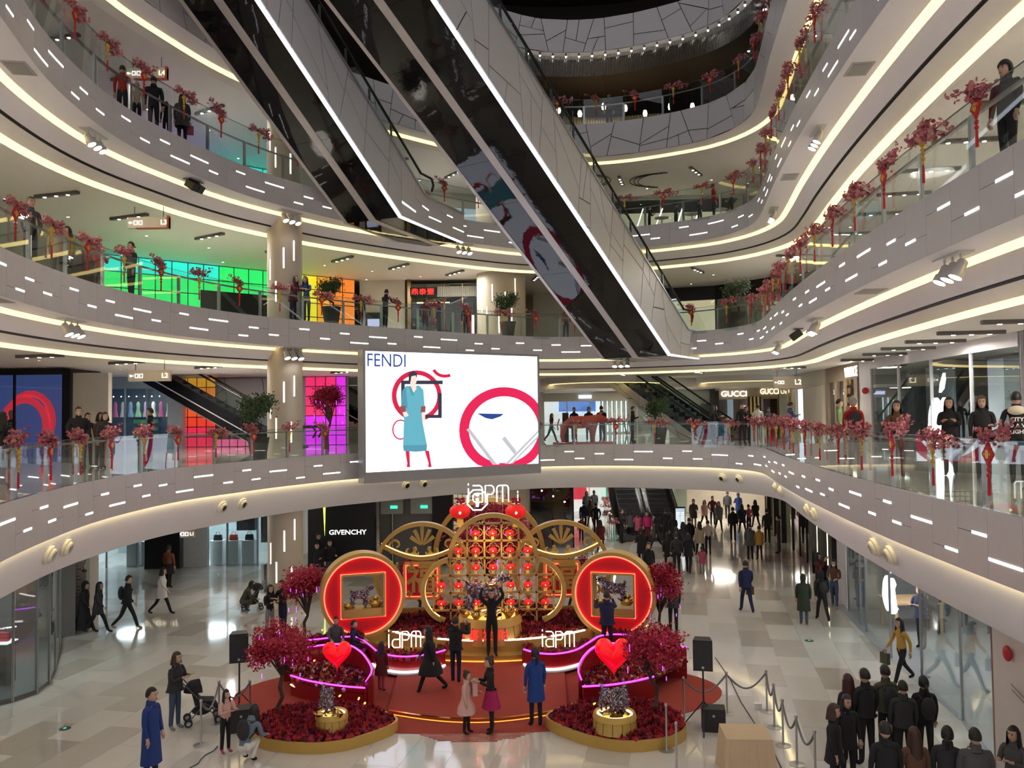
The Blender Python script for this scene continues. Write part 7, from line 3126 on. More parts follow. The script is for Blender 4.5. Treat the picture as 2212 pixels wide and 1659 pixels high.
G('man in black jacket with backpack and tan boots striding right', 274, 1358, 95, pose='walk', top='black', shoes='tan', H=1.76, bag='pack', coat=.1)
G('woman in white coat with mustard scarf walking past the bag store', 349, 1326, 95, pose='walk', top='white', H=1.64, coat=.32, hair='bob', bulk=1.1)
G('woman in rust fur jacket and long black skirt seen from behind', 364, 1268, 165, top='rust', pants='black', H=1.66, hair='bun', skirt='black', bulk=1.2)
G('person in dark olive crouching beside the far pushchair', 521, 1318, 120, pose='squat', top='olive', pants='dgrey', H=1.62, hair='bob')
G('woman in black jacket and grey trousers checking her phone by the tall crimson tree', 583, 1378, 45, pose='phone', top='black', pants='grey', H=1.62, hair='long')
G('man in black with dark jeans standing next to the woman by the crimson tree', 611, 1374, 330, pose='phone', top='black', pants='navy', H=1.72)
for i, (x, y, lb) in enumerate(((685, 1262, 'teenager with pale hood, left of the pair at the black wall'), (712, 1258, 'teenager with pale hood, right of the pair at the black wall'), (687, 1243, 'tall person in black behind the two hooded teenagers'))):
    G(lb, x, y, 10 + 20 * i, pose='hold', top='black', pants='jean' if i < 2 else 'black', H=1.66 + .06 * i, coat=.1)
p = PZ(727, 1392, .43)
person('boy in grey jacket seated on the left bench facing forward', (p.x, p.y - .12, .0), 20, H=1.5, pose='sit', top='dgrey', pants='black', coat=.05)
p = PZ(763, 1396, .43)
person('boy in navy jacket seated on the left bench turned away', (p.x, p.y - .12, .0), 80, H=1.42, pose='sit', top='navy', pants='black')
G('little girl in maroon coat and black boots with her back turned', 824, 1490, 160, H=1.18, top='maroon', pants='rose', hair='long', coat=.42, flare=1.15)
G('woman in wide black cape striding left across the carpet', 930, 1496, 275, H=1.66, pose='walk', top='black', hair='long', coat=.42, flare=1.45, bulk=1.2)
G('photographer in black jacket with white trainers and brown shoulder bag', 985, 1476, 165, H=1.66, pose='camera', top='black', pants='navy', shoes='white', coat=.08, bag='brown')
G('man in black sweater holding a golden ingot above his head', 1063, 1413, 5, z=.26, H=1.76, pose='raise', top='black', pants='black')
mp_ = PZ(1063, 1413, .29)
ingot((mp_.x, mp_.y - .12, .26 + 1.92), .62, 'golden ingot held up by the man on the stage')
G('girl in pale pink dress coat with hair bun and black tights', 1008, 1582, 75, H=1.30, pose='hold', top='pink', pants='black', hair='bun', hc='b', coat=.42, flare=1.45)
G('woman in black cardigan with hair bun carrying a pink quilted coat', 1062, 1580, 285, H=1.58, pose='phone', top='black', pants='black', hair='bun', hc='b', skirt='magenta', bag='pink')
G('person in long royal blue coat seen from behind on the brick strip', 1158, 1566, 200, H=1.66, top='royal', pants='black', hair='tail', coat=.42)
mq = PY(1312, 1372, 24.0)
person('man in dark navy jacket photographing the right coin', (mq.x, 24.0, 0), 185, H=1.78, pose='camera', top='navy', pants='black', coat=.12, bulk=1.1)
G('man in navy suit walking away carrying a brown bag', 1613, 1322, 180, H=1.78, pose='walk', top='suit', pants='suit', bag='brown', coat=.1)
G('dark figure in boots half hidden behind the right crimson tree', 1455, 1364, 180, H=1.66, top='char', coat=.2)
# ---- ground floor, right-hand aisle
G('person in long dark green hooded coat with orange shoes', 1737, 1348, 165, H=1.56, top='dkgreen', pants='jean', shoes='rust', hair='hood', hc='dkgreen', coat=.5, bulk=1.1)
G('woman in black with grey backpack beside the green hooded coat', 1777, 1340, 175, H=1.64, pose='walk', top='black', hair='hood', hc='black', bag='pack', bulk=1.1)
G('woman with white face mask and brown jacket leaning at the store glass', 1803, 1312, 330, H=1.62, pose='lean', top='brown', pants='jean', shoes='grey', hair='long', mask=True)
G('person in dark brown jacket raising a cup near the pale pillar', 1768, 1292, 60, H=1.62, pose='camera', top='maroon', pants='black', hair='long')
G('person in grey patterned coat beside the yellow coat, carrying pale bag', 1621, 1208, 170, H=1.62, top='dgrey', coat=.3, hair='short', bag='white', bulk=1.1)
G('person in mustard yellow coat in the right aisle', 1641, 1208, 185, H=1.52, top='yellow', coat=.22, bulk=1.1)
G('man in dark jacket with large white shopping bag by the black shops', 1683, 1194, 250, H=1.76, top='dgrey', pants='dgrey', bag='white')
G('man in dark suit standing left of the white shopping bag', 1658, 1172, 180, H=1.72, top='char', coat=.15)
crowd = [(1584, 1168, 'black', 'black', 180, 1.74, 'broad man in black in the middle of the aisle crowd'), (1604, 1152, 'navy', 'black', 190, 1.66, 'person in navy behind the broad man in black'), (1618, 1150, 'rose', 'navy', 200, 1.55, 'person in dull red behind the grey patterned coat'),
         (1633, 1140, 'black', 'black', 180, 1.66, 'long-haired woman in black before the yellow coat'), (1596, 1125, 'blue', 'black', 180, 1.72, 'person in bright blue jacket far along the aisle'), (1572, 1120, 'char', 'black', 180, 1.7, 'person in charcoal far along the aisle'),
         (1553, 1146, 'grey', 'black', 5, 1.7, 'man in light grey jacket facing us in the aisle'), (1540, 1134, 'maroon', 'navy', 0, 1.72, 'man in maroon jacket facing us in the aisle'), (1522, 1138, 'pink', 'black', 0, 1.62, 'woman in pink jacket facing us in the aisle'),
         (1499, 1142, 'dgrey', 'tan', 0, 1.7, 'man in grey jacket with tan trousers in the aisle'), (1512, 1098, 'char', 'black', 0, 1.68, 'dark figure far back left in the aisle'), (1535, 1096, 'yellow', 'black', 180, 1.66, 'figure in ochre far back in the aisle'), (1554, 1092, 'navy', 'black', 180, 1.7, 'dark slim figure at the far end of the aisle'),
         (1488, 1238, 'black', 'black', 175, 1.72, 'person in black holding a red bag beside the child in pink'), (1517, 1238, 'rose', 'grey', 180, 1.12, 'small child in flowered pink coat'), (1490, 1196, 'black', 'black', 180, 1.7, 'person in black behind the pink-coated child'), (1513, 1200, 'beige', 'black', 180, 1.64, 'person in beige jacket in the aisle'),
         (1530, 1198, 'cream', 'navy', 170, 1.62, 'person in cream coat beside the beige jacket'), (1477, 1205, 'char', 'black', 190, 1.7, 'person in charcoal near the directory totem'), (1463, 1222, 'black', 'black', 200, 1.68, 'person in black in front of the directory totem'),
         (1262, 1148, 'navy', 'black', 175, 1.72, 'man in navy walking off by the mannequin display'), (1276, 1138, 'brown', 'black', 180, 1.66, 'person in brown by the corridor rail'), (1288, 1152, 'black', 'black', 180, 1.7, 'long-haired woman in black by the corridor rail'), (1268, 1118, 'black', 'black', 180, 1.76, 'tall man in black farther down the corridor'), (1284, 1116, 'char', 'black', 180, 1.7, 'woman in charcoal beside the tall man'),
         (1256, 1168, 'maroon', 'black', 180, 1.3, 'child in maroon by the corridor'), (1298, 1192, 'maroon', 'black', 200, 1.6, 'person in maroon coat behind the right golden ring'), (1343, 1172, 'black', 'black', 90, 1.74, 'man in black at the escalator foot, far left'), (1362, 1166, 'dgrey', 'black', 180, 1.66, 'person in grey print at the escalator foot'),
         (1378, 1168, 'rose', 'black', 180, 1.5, 'person in dark rose at the escalator foot'), (1399, 1170, 'magenta', 'maroon', 10, 1.58, 'woman in bright pink top at the escalator foot'), (1418, 1188, 'char', 'black', 250, 1.66, 'woman in charcoal walking from the escalator'), (1438, 1172, 'black', 'black', 180, 1.72, 'person in black waiting right of the escalator'),
         (1455, 1180, 'black', 'black', 180, 1.68, 'second person in black right of the escalator'), (1386, 1226, 'black', 'black', 180, 1.7, 'person in black seen from behind below the escalator'), (1402, 1262, 'black', 'black', 20, 1.62, 'woman in long black coat facing us behind the right coin'), (1444, 1232, 'black', 'black', 180, 1.66, 'person in black with shoulder bag behind the right coin'),
         (1462, 1240, 'char', 'black', 185, 1.7, 'person in charcoal next to the shoulder bag'), (1448, 1275, 'black', 'black', 15, 1.3, 'child with knitted hat behind the right crimson tree')]
for i, (x, y, tp, pt, hd, H_, lb) in enumerate(crowd):
    G(lb, x, y, hd + (i * 37 % 30) - 15, H=H_, pose=('stand', 'walk', 'pocket', 'walk', 'hold')[i % 5], top=tp, pants=pt, hair=('short', 'long', 'short', 'bob', 'tail')[i % 5] if 'hat' not in lb else 'hat', hc='k' if 'hat' not in lb else 'w', coat=(.1, .3, 0, .2, .35)[i % 5], bulk=1.05)
# ---- group at the lower right
G('woman in yellow jacket carrying a dark coat into the glass store', 1950, 1474, 285, H=1.64, pose='walk', top='yellow', pants='black', hair='long', bag='olive')
G('man in dark jacket standing inside the glass store', 1992, 1398, 300, H=1.76, pose='phone', top='navy', pants='black', coat=.15)
G('person in grey walking deeper inside the glass store', 2017, 1368, 160, H=1.66, pose='walk', top='dgrey', pants='black')
for x, y, tp, hd, H_, hr, ex, lb in ((1832, 1462, 'black', 200, 1.66, 'long', {'hc': 'r'}, 'woman with dark red hair at the rear of the lower right group'), (1868, 1450, 'black', 195, 1.80, 'short', {}, 'tallest man in black at the rear of the lower right group'), (1912, 1442, 'olive', 185, 1.78, 'short', {'bag': 'pack', 'hc': 'k'}, 'man in olive jacket with patterned backpack'),
                                     (1950, 1476, 'char', 170, 1.70, 'short', {}, 'person in charcoal between the two backpacks'), (1995, 1466, 'black', 175, 1.68, 'tail', {'bag': 'pack'}, 'woman in black with dark backpack at the glass'), (1800, 1526, 'black', 60, 1.62, 'bob', {'coat': .3, 'hc': 'b'}, 'woman in black coat at the left of the lower right group'),
                                     (1828, 1506, 'black', 10, 1.60, 'bob', {'coat': .25}, 'woman in black with a fringe facing us'), (1912, 1566, 'black', 180, 1.76, 'short', {}, 'man in black at the bottom edge seen from behind'), (1975, 1578, 'brown', 180, 1.64, 'long', {'hc': 'b'}, 'long brown-haired woman at the bottom edge'),
                                     (2046, 1576, 'char', 150, 1.66, 'tail', {'coat': .2}, 'person in charcoal at the bottom edge with tied hair'), (2106, 1580, 'dgrey', 170, 1.74, 'short', {'bulk': 1.15}, 'broad person in dark grey at the bottom edge'), (2192, 1574, 'dgrey', 300, 1.62, 'long', {'pose': 'phone'}, 'girl with phone cut off by the right edge')):
    kw = {'pose': 'stand', 'pants': 'black', 'coat': .08}
    kw.update(ex)
    G(lb, x, y, hd, head=True, H=H_, top=tp, hair=hr, **kw)
# ---- second level
U('woman in brown jacket looking at her phone by the right railing', 2, 1936, .9, 330, H=1.6, pose='phone', top='brown', pants='dgrey', hair='long', bag='cream')
U('smiling long-haired woman in black by the right railing', 2, 2052, 2.2, 330, H=1.66, pose='phone', top='black', pants='black', hair='long', coat=.2)
U('woman with bobbed hair and black coat by the right railing', 2, 2118, 2.4, 330, H=1.66, pose='hold', top='black', pants='black', hair='bob', hc='b', coat=.25)
pj = U('person in black printed jacket with pale hood at the right edge', 2, 2196, 2.6, 150, H=1.72, pose='pocket', top='black', pants='black', hair='short')
MB().use(cm('cream')).sphere((0, .10, 1.44), .15, 10, 7, (1.05, .55, .62)).build('hood', pj, smooth=True)
for wd_, zz_ in (('CITY', 1.26), ('O A V', 1.14), ('FLIGHT', 1.02)):
    text_obj('lettering', wd_, .105, cm('white'), pj, frame_mat((0, .152 - .012 * (zz_ < 1.2), zz_), (-1, 0, 0)), ext=.004, bold=.003)
U('man in light green hooded top on the right walkway', 2, 1812, 1.6, 60, H=1.74, pose='stand', top='green', pants='dgrey', look=15)
U('person in red jacket with grey backpack on the right walkway', 2, 1842, .9, 170, H=1.72, top='red', pants='grey', hair='hat', hc='w', bag='pack')
U('man in dark blue jacket on the far right walkway', 2, 1706, 1.6, 90, H=1.74, pose='phone', top='bluej', pants='navy', look=15)
U('man in black with a white collar on the far right walkway', 2, 1603, 1.2, 10, H=1.74, top='black', pants='navy')
U('woman in black beside the white-collared man', 2, 1613, 1.5, 350, H=1.6, top='black', pants='navy', hair='long')
U('person in white patterned jacket on the far walkway', 2, 1633, 2.0, 180, H=1.7, top='white', pants='black')
U('woman in black seated by the far railing', 2, 1534, 1.2, 100, H=1.66, top='black', hair='long', pose='stand')
U('second woman in black by the far railing', 2, 1545, 1.4, 90, H=1.68, top='black', hair='long', pose='phone')
U('man in black leaning by the pink animal sculpture', 2, 1302, 3.2, 190, H=1.76, top='black', pants='black', pose='rail')
U('man in black seated beside the far plant pot', 2, 1366, 2.0, 80, H=1.7, top='black', pants='black', pose='phone')
U('person in charcoal behind the pink animal', 2, 1276, 5.0, 0, H=1.7, top='char')
U('person in navy behind the pink animal', 2, 1243, 5.5, 10, H=1.7, top='navy', hair='short')
U('small woman in patterned top near the big screen', 2, 1186, 3.0, 60, H=1.45, top='maroon', hair='long', pose='walk')
U('woman in black behind a rear railing of the second level', 2, 1658, 6.0, 200, H=1.6, top='char')
U('person in black parka with white earmuffs by the left railing', 2, 172, 2.6, 40, H=1.76, top='black', pants='grey', bulk=1.25, pose='pocket')
U('short person in black beside the parka', 2, 190, 3.4, 60, H=1.6, top='black')
U('woman in brown fur collar looking right at the left railing', 2, 212, 2.4, 70, H=1.6, top='brown', hair='bob')
U('woman with bobbed hair behind the fur collar at the left railing', 2, 228, 2.0, 40, H=1.6, top='char', hair='bob')
U('man with glasses in black hooded jacket at the left railing', 2, 321, 2.4, 290, H=1.74, top='black', pants='navy')
U('woman with long black hair at the left edge of the second level', 2, 8, 1.6, 160, H=1.6, top='black', hair='long', bulk=1.1)
U('person in black sitting behind the left plant pot', 2, 592, 4.5, 90, H=1.6, top='black', pants='white')
# ---- third level
U('woman in red and purple leaning at the railing before the round column', 3, 634, .36, 70, H=1.64, top='maroon', pants='navy', hair='long', pose='rail', coat=.25)
U('woman in blue jacket leaning at the railing before the round column', 3, 660, .36, 350, H=1.66, top='bluej', pants='jean', hair='long', pose='rail')
U('man in dark jacket standing behind the third level railing at the left', 3, 280, 1.0, 330, H=1.74, top='char', pants='black')
U('woman in red seated behind the third level railing', 3, 210, 1.4, 60, H=1.5, top='red', pants='black', pose='phone')
U('person in tan coat behind the third level railing at the left', 3, 122, 1.2, 30, H=1.64, top='tan', hair='bob', coat=.2)
U('person in ochre jacket behind the third level railing at the left', 3, 145, 1.3, 340, H=1.66, top='yellow', hair='bob')
U('man in grey seen from below at the far left of the third level', 3, 62, .7, 60, H=1.74, top='dgrey', pants='black')
U('child with orange cap at the far third level railing', 3, 783, .8, 160, H=1.3, top='char', hair='hat', hc='rust')
U('person in black leaning with head down at the far third level railing', 3, 836, .8, 150, H=1.66, top='black', pose='rail')
U('man in dark cap before the restaurant on the third level', 3, 949, 3.0, 260, H=1.74, top='navy')
U('person in maroon before the restaurant on the third level', 3, 922, 2.2, 180, H=1.66, top='maroon')
U('person in navy before the restaurant on the third level', 3, 1008, 2.4, 180, H=1.6, top='navy')
U('person in orange jacket at the far third level railing', 3, 1225, 1.6, 30, H=1.62, top='rust')
U('woman in dark hooded coat at the upper right edge', 3, 2192, .7, 290, H=1.66, top='black', hair='hood', hc='black', bulk=1.15)
U('person in black on the right third level walkway', 3, 1728, 1.0, 180, H=1.7, top='black')
# ---- fourth and fifth levels
U('person in red jacket at the left of the fourth level', 4, 263, .8, 200, H=1.6, top='red')
U('child with woolly hat on the fourth level', 4, 294, .8, 200, H=1.35, top='beige', hair='hat', hc='w')
U('man in black seen from behind on the fourth level', 4, 326, .7, 200, H=1.76, top='black', bulk=1.15)
U('small dark-haired child on the fourth level', 4, 354, .6, 220, H=1.15, top='black', hair='bob')
U('woman in checked dark coat with pink bag on the fourth level', 4, 394, .6, 200, H=1.66, top='dgrey', hair='long', coat=.35, flare=1.1, bag='rose')
U('man in red and black at the fourth level restaurant', 4, 1549, 1.4, 90, H=1.74, top='red')
for i, x in enumerate((1412, 1470, 1524, 1592)):
    U(f'{["first", "second", "third", "fourth"][i]} diner from the left at the fourth level restaurant', 4, x, 1.6, 60 + i * 70, H=1.2, top=('black', 'char', 'black', 'navy')[i], pose='phone')
U('standing visitor in khaki on the dark fifth level', 5, 1330, .9, 180, H=1.72, top='olive')
U('waiter in black on the dark fifth level', 5, 1462, 1.2, 90, H=1.74, top='black')
U('dark figure at the left of the fifth level', 5, 1245, 1.0, 90, H=1.7, top='navy')

# ================================================================== LOOSE PROPS
# rope posts
b = MB().use(STEEL).lathe([(.16, 0), (.16, .015), (.03, .03), (.022, .06), (.022, .9), (.03, .91), (.035, .94), (.02, .97), (0, .975)], 16)
POSTM = b.mesh('post', True)


def rope_post(x, y, lb):
    p = PZ(x, y, 0)
    t = thing('rope_post', lb, 'rope post', (p.x, p.y, 0), group='steel rope posts')
    inst('pole_and_base', POSTM, t)
    return Vector((p.x, p.y, .90))


def rope(a, c, lb):
    pts = [a.lerp(c, k / 10) - Vector((0, 0, .34 * math.sin(PI * k / 10))) for k in range(11)]
    o = MB().use(mat('grey_velvet_rope', (.20, .20, .205), .8)).tube(pts, .022, 8).build('barrier_rope')
    tag(o, lb, 'rope', 'grey barrier ropes')


RP_ = [(1571, 1542), (1657, 1538), (1673, 1572), (1692, 1611), (1722, 1652), (1762, 1690)]
od = ['first', 'second', 'third', 'fourth', 'fifth', 'sixth']
pp = [rope_post(x, y, f'{od[i]} steel rope post from the back, right of the display') for i, (x, y) in enumerate(RP_)]
for i in range(len(pp) - 1):
    rope(pp[i], pp[i + 1], f'grey rope between the {od[i]} and {od[i + 1]} right-hand posts')
q = rope_post(1478, 1555, 'steel rope post half hidden by the right crimson tree')
rope(q, pp[0], 'grey rope behind the right loudspeaker stand')
rope_post(1440, 1622, 'steel rope post in front of the right flower bed')
rope_post(1462, 1668, 'steel rope post at the bottom edge near the covered box')
ql = [rope_post(x, y, lb) for x, y, lb in ((434, 1610, 'nearest steel rope post beside the girl in pink'), (473, 1562, 'steel rope post behind the pushchair'), (540, 1560, 'steel rope post at the left flower bed'))]
rope(ql[0], ql[1], 'grey rope between the two left posts')
rope(ql[1], ql[2], 'grey rope behind the girl in pink')


# loudspeakers on stands
def pa(x, y, rz, lb):
    p = PZ(x, y, 0)
    t = thing('loudspeaker', lb, 'loudspeaker', (p.x, p.y, 0), R(rz))
    c = mat('black_speaker_case', (.02, .02, .022), .5)
    g = MB().use(c).prism([(-.21, -.17), (.21, -.17), (.16, .18), (-.16, .18)], .66, None, 1.32)
    cab = g.build('cabinet', t)
    MB().use(mat('black_grille', (.035, .035, .04), .7, bump=.5, scale=90)).box((0, -.176, 1.65), (.38, .012, .6)).build('grille', cab)
    MB().use(STEEL).box((0, -.184, 1.40), (.05, .004, .05)).build('badge', cab)
    MB().use(c).cyl((0, 0, .35), (0, 0, 1.32), .02, 10).build('pole', t)
    for k in range(3):
        a = k * 2 * PI / 3 + .5
        MB().use(c).cyl((0, 0, .62), (.5 * math.cos(a), .5 * math.sin(a), .01), .014, 6).build('leg', t)


pa(517, 1552, 15, 'black loudspeaker on a tripod stand left of the display')
pa(1521, 1576, -12, 'black loudspeaker on a tripod stand right of the display')
for x, y, rz, lb in ((1541, 1574, -10, 'black floor monitor speaker beside the covered box'), (520, 1575, 20, 'black floor monitor speaker behind the girl in pink')):
    p = PZ(x, y, 0)
    t = thing('floor_monitor', lb, 'loudspeaker', (p.x, p.y, 0), R(rz))
    MB().use(mat('black_speaker_case', (.02, .02, .022), .5)).prism([(-.25, 0), (.25, 0), (.25, .34), (.05, .52), (-.25, .50)], .5, frame_mat((-.25, 0, 0), (0, 1, 0))).build('case', t)
    MB().use(STEEL).box((0, -.256, .36), (.05, .006, .05)).build('badge', t)
# cloth-covered box
p = PZ(1612, 1672, 0)
t = thing('covered_table', 'square table covered with pale beige cloth at the bottom edge', 'table', (p.x, p.y, 0), R(-4))
CL = mat('beige_tablecloth', (.62, .47, .30), .85, vary=.06)
g = MB().use(CL).box((0, 0, .80), (.86, .8, .02))
g.build('cloth_top', t)
g = MB().use(CL)
n = 64
A, B = [], []
for k in range(n):
    u = 4 * k / n
    s, f = int(u), u - int(u)
    c = [(-1, -1), (1, -1), (1, 1), (-1, 1), (-1, -1)]
    x, y = (c[s][0] + (c[s + 1][0] - c[s][0]) * f) * .43, (c[s][1] + (c[s + 1][1] - c[s][1]) * f) * .40
    w_ = 1.06 + .035 * math.sin(k * 2.1) + .12 * (1 - min(1, min(f, 1 - f) * 6))
    A.append(Vector((x, y, .80)))
    B.append(Vector((x * w_, y * w_, .01)))
g.ribbon(A, B, True)
g.build('cloth_drape', t)
o = MB().use(mat('white_plastic', (.8, .79, .75), .4)).box((0, 0, .07), (.16, .12, .14)).build('power_box', None, PZ(1637, 1532, 0))
tag(o, 'small white power box on the floor behind the ropes', 'power box')
for k, (a, c, lb) in enumerate((((1545, 1420), (1690, 1659), 'dark cable running diagonally over the floor at the right'), ((470, 1612), (412, 1659), 'blue taped cable on the floor at the bottom left'))):
    o = MB().use(mat('cable_%d' % k, [(.05, .05, .06), (.06, .07, .16)][k], .6)).tube([PZ(a[0] + (c[0] - a[0]) * i / 5 + 4 * math.sin(i * 2), a[1] + (c[1] - a[1]) * i / 5, .015) for i in range(6)], .012, 6).build('floor_cable')
    tag(o, lb, 'cable')
for x, y, lb in ((140, 1574, 'green-lit round floor marker at the left'), (1748, 1384, 'green-lit round floor marker at the right'), (472, 1242, 'round floor marker before the bag store')):
    t = thing('floor_marker', lb, 'floor marker', PZ(x, y, .006))
    MB().use(DARKSTEEL).lathe([(.13, 0), (.13, .008), (.06, .012), (0, .012)], 16).build('disc', t)
    MB().use(glow('marker_green', (.05, .8, .35), 1.2)).lathe([(.035, .014), (0, .014)], 10).build('arrow_light', t)


# pushchairs
def pram(x, y, rz, s, lb):
    p = PZ(x, y, 0)
    t = thing('pushchair', lb, 'pushchair', (p.x, p.y, 0), R(rz))
    t.scale = (s, s, s)
    fab, fr = mat('black_fabric', (.02, .02, .024), .85), mat('grey_frame', (.12, .12, .125), .4, .6)
    for sy in (-.22, .22):
        for a, c in (((-.45, 1.02), (.30, .12)), ((.05, .50), (-.32, .12)), ((-.05, .52), (.32, .30))):
            MB().use(fr).cyl((a[0], sy, a[1]), (c[0], sy, c[1]), .014, 6).build('frame_tube', t)
        for x_ in (-.32, .32):
            for d in (-.025, .025):
                w_ = MB().use(RUBBER).lathe([(.05, -.015), (.085, -.015), (.09, 0), (.085, .015), (.05, .015), (.05, -.015)], 14)
                o = w_.build('wheel', t, (x_, sy + d, .09), (PI / 2, 0, 0))
                MB().use(STEEL).lathe([(.05, -.005), (0, -.01)], 10).build('hub', o)
    MB().use(fr).cyl((-.45, -.22, 1.02), (-.45, .22, 1.02), .018, 8).build('handle', t)
    MB().use(fab).prism([(-.28, .85), (-.18, .45), (.20, .40), (.34, .22), (.38, .26), (.25, .50), (-.08, .55), (-.18, .90)], .38, frame_mat((0, .19, 0), (1, 0, 0))).build('seat', t)
    g = MB().use(fab)
    g.lathe([(.30, 0), (.27, .12), (.18, .22), (0, .26)], 12, (-.12, 0, .74), 1, .75, R(70), R(290))
    g.build('hood', t, smooth=True)
    MB().use(fab).sphere((-.02, 0, .28), .17, 8, 6, (1.3, 1, .6)).build('basket', t)


pram(438, 1560, 25, 1.0, 'black pushchair with bags hung on it, beside the woman with phone')
pram(545, 1316, 200, .95, 'small dark pushchair far left behind the display')

# potted green plants
GL = [mat('green_leaf_dark', (.025, .06, .018), .6), mat('green_leaf', (.045, .10, .03), .6)]
T3 = tree_meshes(5, 1.5, .62, 1700, GL, .09, .6)
POTM = MB().use(mat('dark_planter', (.06, .058, .055), .6)).lathe([(.27, 0), (.38, .72), (.40, .75), (.36, .75), (.34, .66), (0, .66)], 20).mesh('pot', True)
for lv, px, s, sc_, lb in ((2, 560, .8, 1.15, 'green potted tree by the left second level railing'), (2, 1426, .9, 1.05, 'green potted plant before the far escalator on the second level'), (3, 1096, 1.0, 1.05, 'green potted plant beside the wide column on the third level'), (3, 1600, .9, 1.1, 'green potted plant at the far right of the third level'), (3, 716, .9, .9, 'dark potted plant near the round column on the third level')):
    e = EDGE[lv]
    want = ray(px, 885).x
    best = min((abs(q.x / q.y - want), i) for i, q in ((i, e.at(i * .15, s)) for i in range(int(e.len / .15))) if q.y > 12)
    t = thing('potted_plant', lb, 'plant', e.at(best[1] * .15, s, ZL[lv]))
    inst('pot', POTM, t)
    inst('stem', T3[0], t, (0, 0, .5), sc=sc_)
    inst('foliage', T3[1], t, (0, 0, .5), sc=sc_)


# hanging direction signs
def way_sign(px, py, Y, w_, h_, word, lb, red=True):
    p = PY(px, py, Y)
    t = thing('direction_sign', lb, 'sign', p)
    MB().use(mat('champagne_sign', (.62, .55, .45), .35, .3)).box((0, 0, 0), (w_, .14, h_)).build('panel', t)
    if red:
        MB().use(mat('red_sign_edge', (.65, .08, .04), .4)).box((w_ / 2 - .03, -.01, .02), (.06, .15, h_ + .05)).box((w_ * .1, -.01, -h_ / 2), (w_ * .8, .15, .03)).build('red_edge', t)
    MB().use(SIGNW).bar((-w_ * .46, -.08, 0), (-w_ * .38, -.08, 0), .02).bar((-w_ * .46, -.08, 0), (-w_ * .435, -.08, .03), .02).bar((-w_ * .46, -.08, 0), (-w_ * .435, -.08, -.03), .02).build('arrow', t)
    for k in range(2):
        MB().use(SIGNW).tube([(-w_ * .30 + k * .15 + x, -.08, z) for x, z in ((-.05, -.06), (.05, -.06), (.05, .06), (-.05, .06))], .008, 4, closed=True).build('pictogram', t)
    text_obj('lettering', word, h_ * .62, SIGNY, t, frame_mat((w_ * .38, -.08, 0), (1, 0, 0)), ext=.004)
    for x in (-w_ * .35, w_ * .35):
        MB().use(DARKSTEEL).cyl((x, 0, h_ / 2), (x, 0, h_ / 2 + .35), .012, 6).build('rod', t)


way_sign(324, 812, 27.5, 1.38, .36, 'L2', 'hanging champagne sign with arrow marked L2 at the left', False)
way_sign(322, 482, 25.5, 1.28, .34, 'L3', 'hanging sign with red edge marked L3 at the left')
way_sign(318, 160, 25.5, 1.28, .34, 'L4', 'hanging sign with red edge marked L4 at upper left')
way_sign(1700, 826, 36, 1.2, .5, 'L2', 'hanging sign marked L2 at the far right', False)
way_sign(405, 1153, 30, .5, .26, 'L1', 'small hanging sign under the second level at the left', False)

# faceted pink animal sculpture on the second level
p = EDGE[2].at(EDGE[2].near(3.6, 39.2), 1.2, 5.5)
t = thing('bull_sculpture', 'faceted coral-pink bull sculpture behind the far railing', 'sculpture', p, R(2))
PK = mat('coral_pink_paint', (.50, .09, .07), .5)
J = [((-.95, 0, 1.05), .22, .26), ((-.3, 0, 1.0), .26, .30), ((.4, 0, 1.08), .27, .30), ((.8, 0, 1.22), .20, .20), ((1.12, 0, 1.12), .11, .12), ((1.28, 0, 1.0), .09, .09)]
Eg = [(0, 1), (1, 2), (2, 3), (3, 4), (4, 5)]
for bx, by in ((-.95, .16), (-.95, -.16), (.45, .17), (.45, -.17)):
    r_ = 0 if bx < 0 else 2
    k0 = len(J)
    J += [((bx, by, .66), .13, .15), ((bx - (.08 if bx < 0 else 0), by, .34), .08, .085), ((bx, by, .05), .075, .075)]
    Eg += [(r_, k0), (k0, k0 + 1), (k0 + 1, k0 + 2)]
inst('body', skin_mesh('body', J, Eg, [PK], sub=0, root=1), t)
for s_ in (-1, 1):
    MB().use(PK).tube([(.84, s_ * .12, 1.38), (.86, s_ * .30, 1.42), (.95, s_ * .36, 1.55)], [.05, .04, .01], 6).build('horn', t)
MB().use(PK).tube([(-1.15, 0, 1.2), (-1.25, 0, .9), (-1.22, 0, .65)], [.04, .03, .04], 6).build('tail', t)
MB().use(PK).box((.05, 0, .03), (3.0, .8, .06)).build('base', t)
o = MB().use(BLACK).box((0, 0, .75), (.3, .3, 1.5)).build('speaker_tower', None, p + Vector((-.75, 1.6, 0)))
tag(o, 'black tower speaker standing behind the pink bull', 'speaker')
o = MB().use(STEEL).box((0, 0, .6), (.22, .18, 1.2)).build('steel_kiosk', None, EDGE[2].at(EDGE[2].near(9.2, 36.3), 1.6, 5.5))
tag(o, 'slim steel kiosk post on the far second level', 'kiosk')
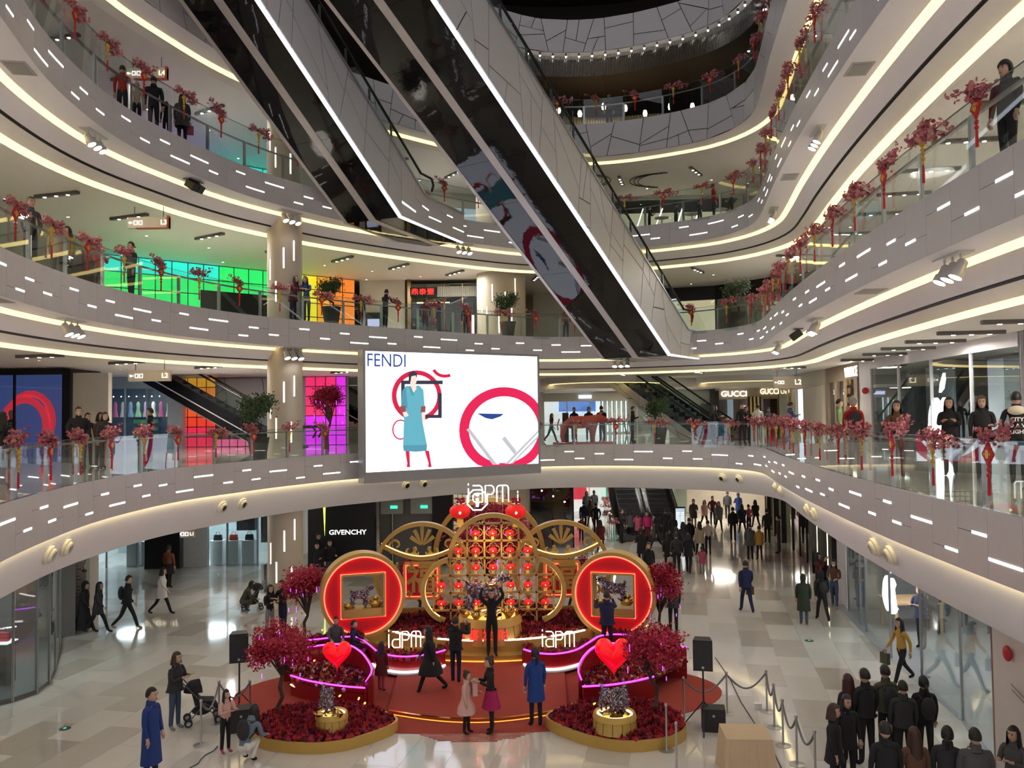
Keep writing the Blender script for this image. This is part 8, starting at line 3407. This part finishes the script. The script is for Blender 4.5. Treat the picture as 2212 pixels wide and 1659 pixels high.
# window mannequins, upper left store
for k, x in enumerate((-21.0, -20.2)):
    t = thing('mannequin', ['white mannequin in pink, left in the second level window', 'white mannequin in striped top in the second level window'][k], 'mannequin', (x, 33.4, 5.5))
    MB().use(mat('mannequin_white', (.75, .70, .62), .4)).lathe([(.05, 1.5), (.06, 1.58), (.09, 1.68), (.10, 1.76), (.07, 1.86), (0, 1.90)], 12).build('head', t, smooth=True)
    MB().use(cm(['magenta', 'black'][k])).lathe([(.12, .1), (.14, .8), (.17, 1.0), (.14, 1.15), (.20, 1.38), (.06, 1.52)], 14, sy=.7).build('garment', t, smooth=True)
    if k:
        for j in range(5):
            MB().use(cm('white')).lathe([(.205, 1.0 + j * .085), (.21, 1.03 + j * .085)], 14, sy=.75).build('white_stripe', t)
# cafe tables and chairs behind the fourth level railing
for k, px in enumerate((1440, 1500, 1560)):
    e = EDGE[4]
    want = ray(px, 885).x
    best = min((abs(q.x / q.y - want), i) for i, q in ((i, e.at(i * .15, 2.0)) for i in range(int(e.len / .15))) if q.y > 12)
    t = thing('cafe_table', ['left', 'middle', 'right'][k] + ' of the three white cafe tables on the fourth level', 'table', e.at(best[1] * .15, 2.0, 15.7))
    MB().use(cm('white')).lathe([(.35, .72), (.35, .75), (0, .75)], 18).build('top', t)
    MB().use(STEEL).lathe([(.2, 0), (.03, .04), (.03, .72)], 12).build('pedestal', t)
# steel railing with blossoms beside the ground floor escalator
a, c = PZ(1303, 1100, 0), PZ(1326, 1172, 0)
t = thing('corridor_railing', 'steel railing with red blossoms left of the ground floor escalator', 'railing', (0, 0, 0))
for k in range(7):
    p = a.lerp(c, k / 6)
    MB().use(STEEL).cyl((p.x, p.y, 0), (p.x, p.y, 1.0), .025, 8).build('post', t)
    inst('blossoms', GM[k % 3][1], t, (p.x, p.y, 1.02), (0, 0, k))
MB().use(STEEL).bar((a.x, a.y, 1.02), (c.x, c.y, 1.02), .07, .05).build('handrail', t)
for k in range(6):
    p, q = a.lerp(c, k / 6), a.lerp(c, (k + 1) / 6)
    MB().use(RAILG).bar((p.x, p.y, .5), (q.x, q.y, .5), .015, .85).build('glass_pane', t)
bpy.data.scenes.remove(TMP)
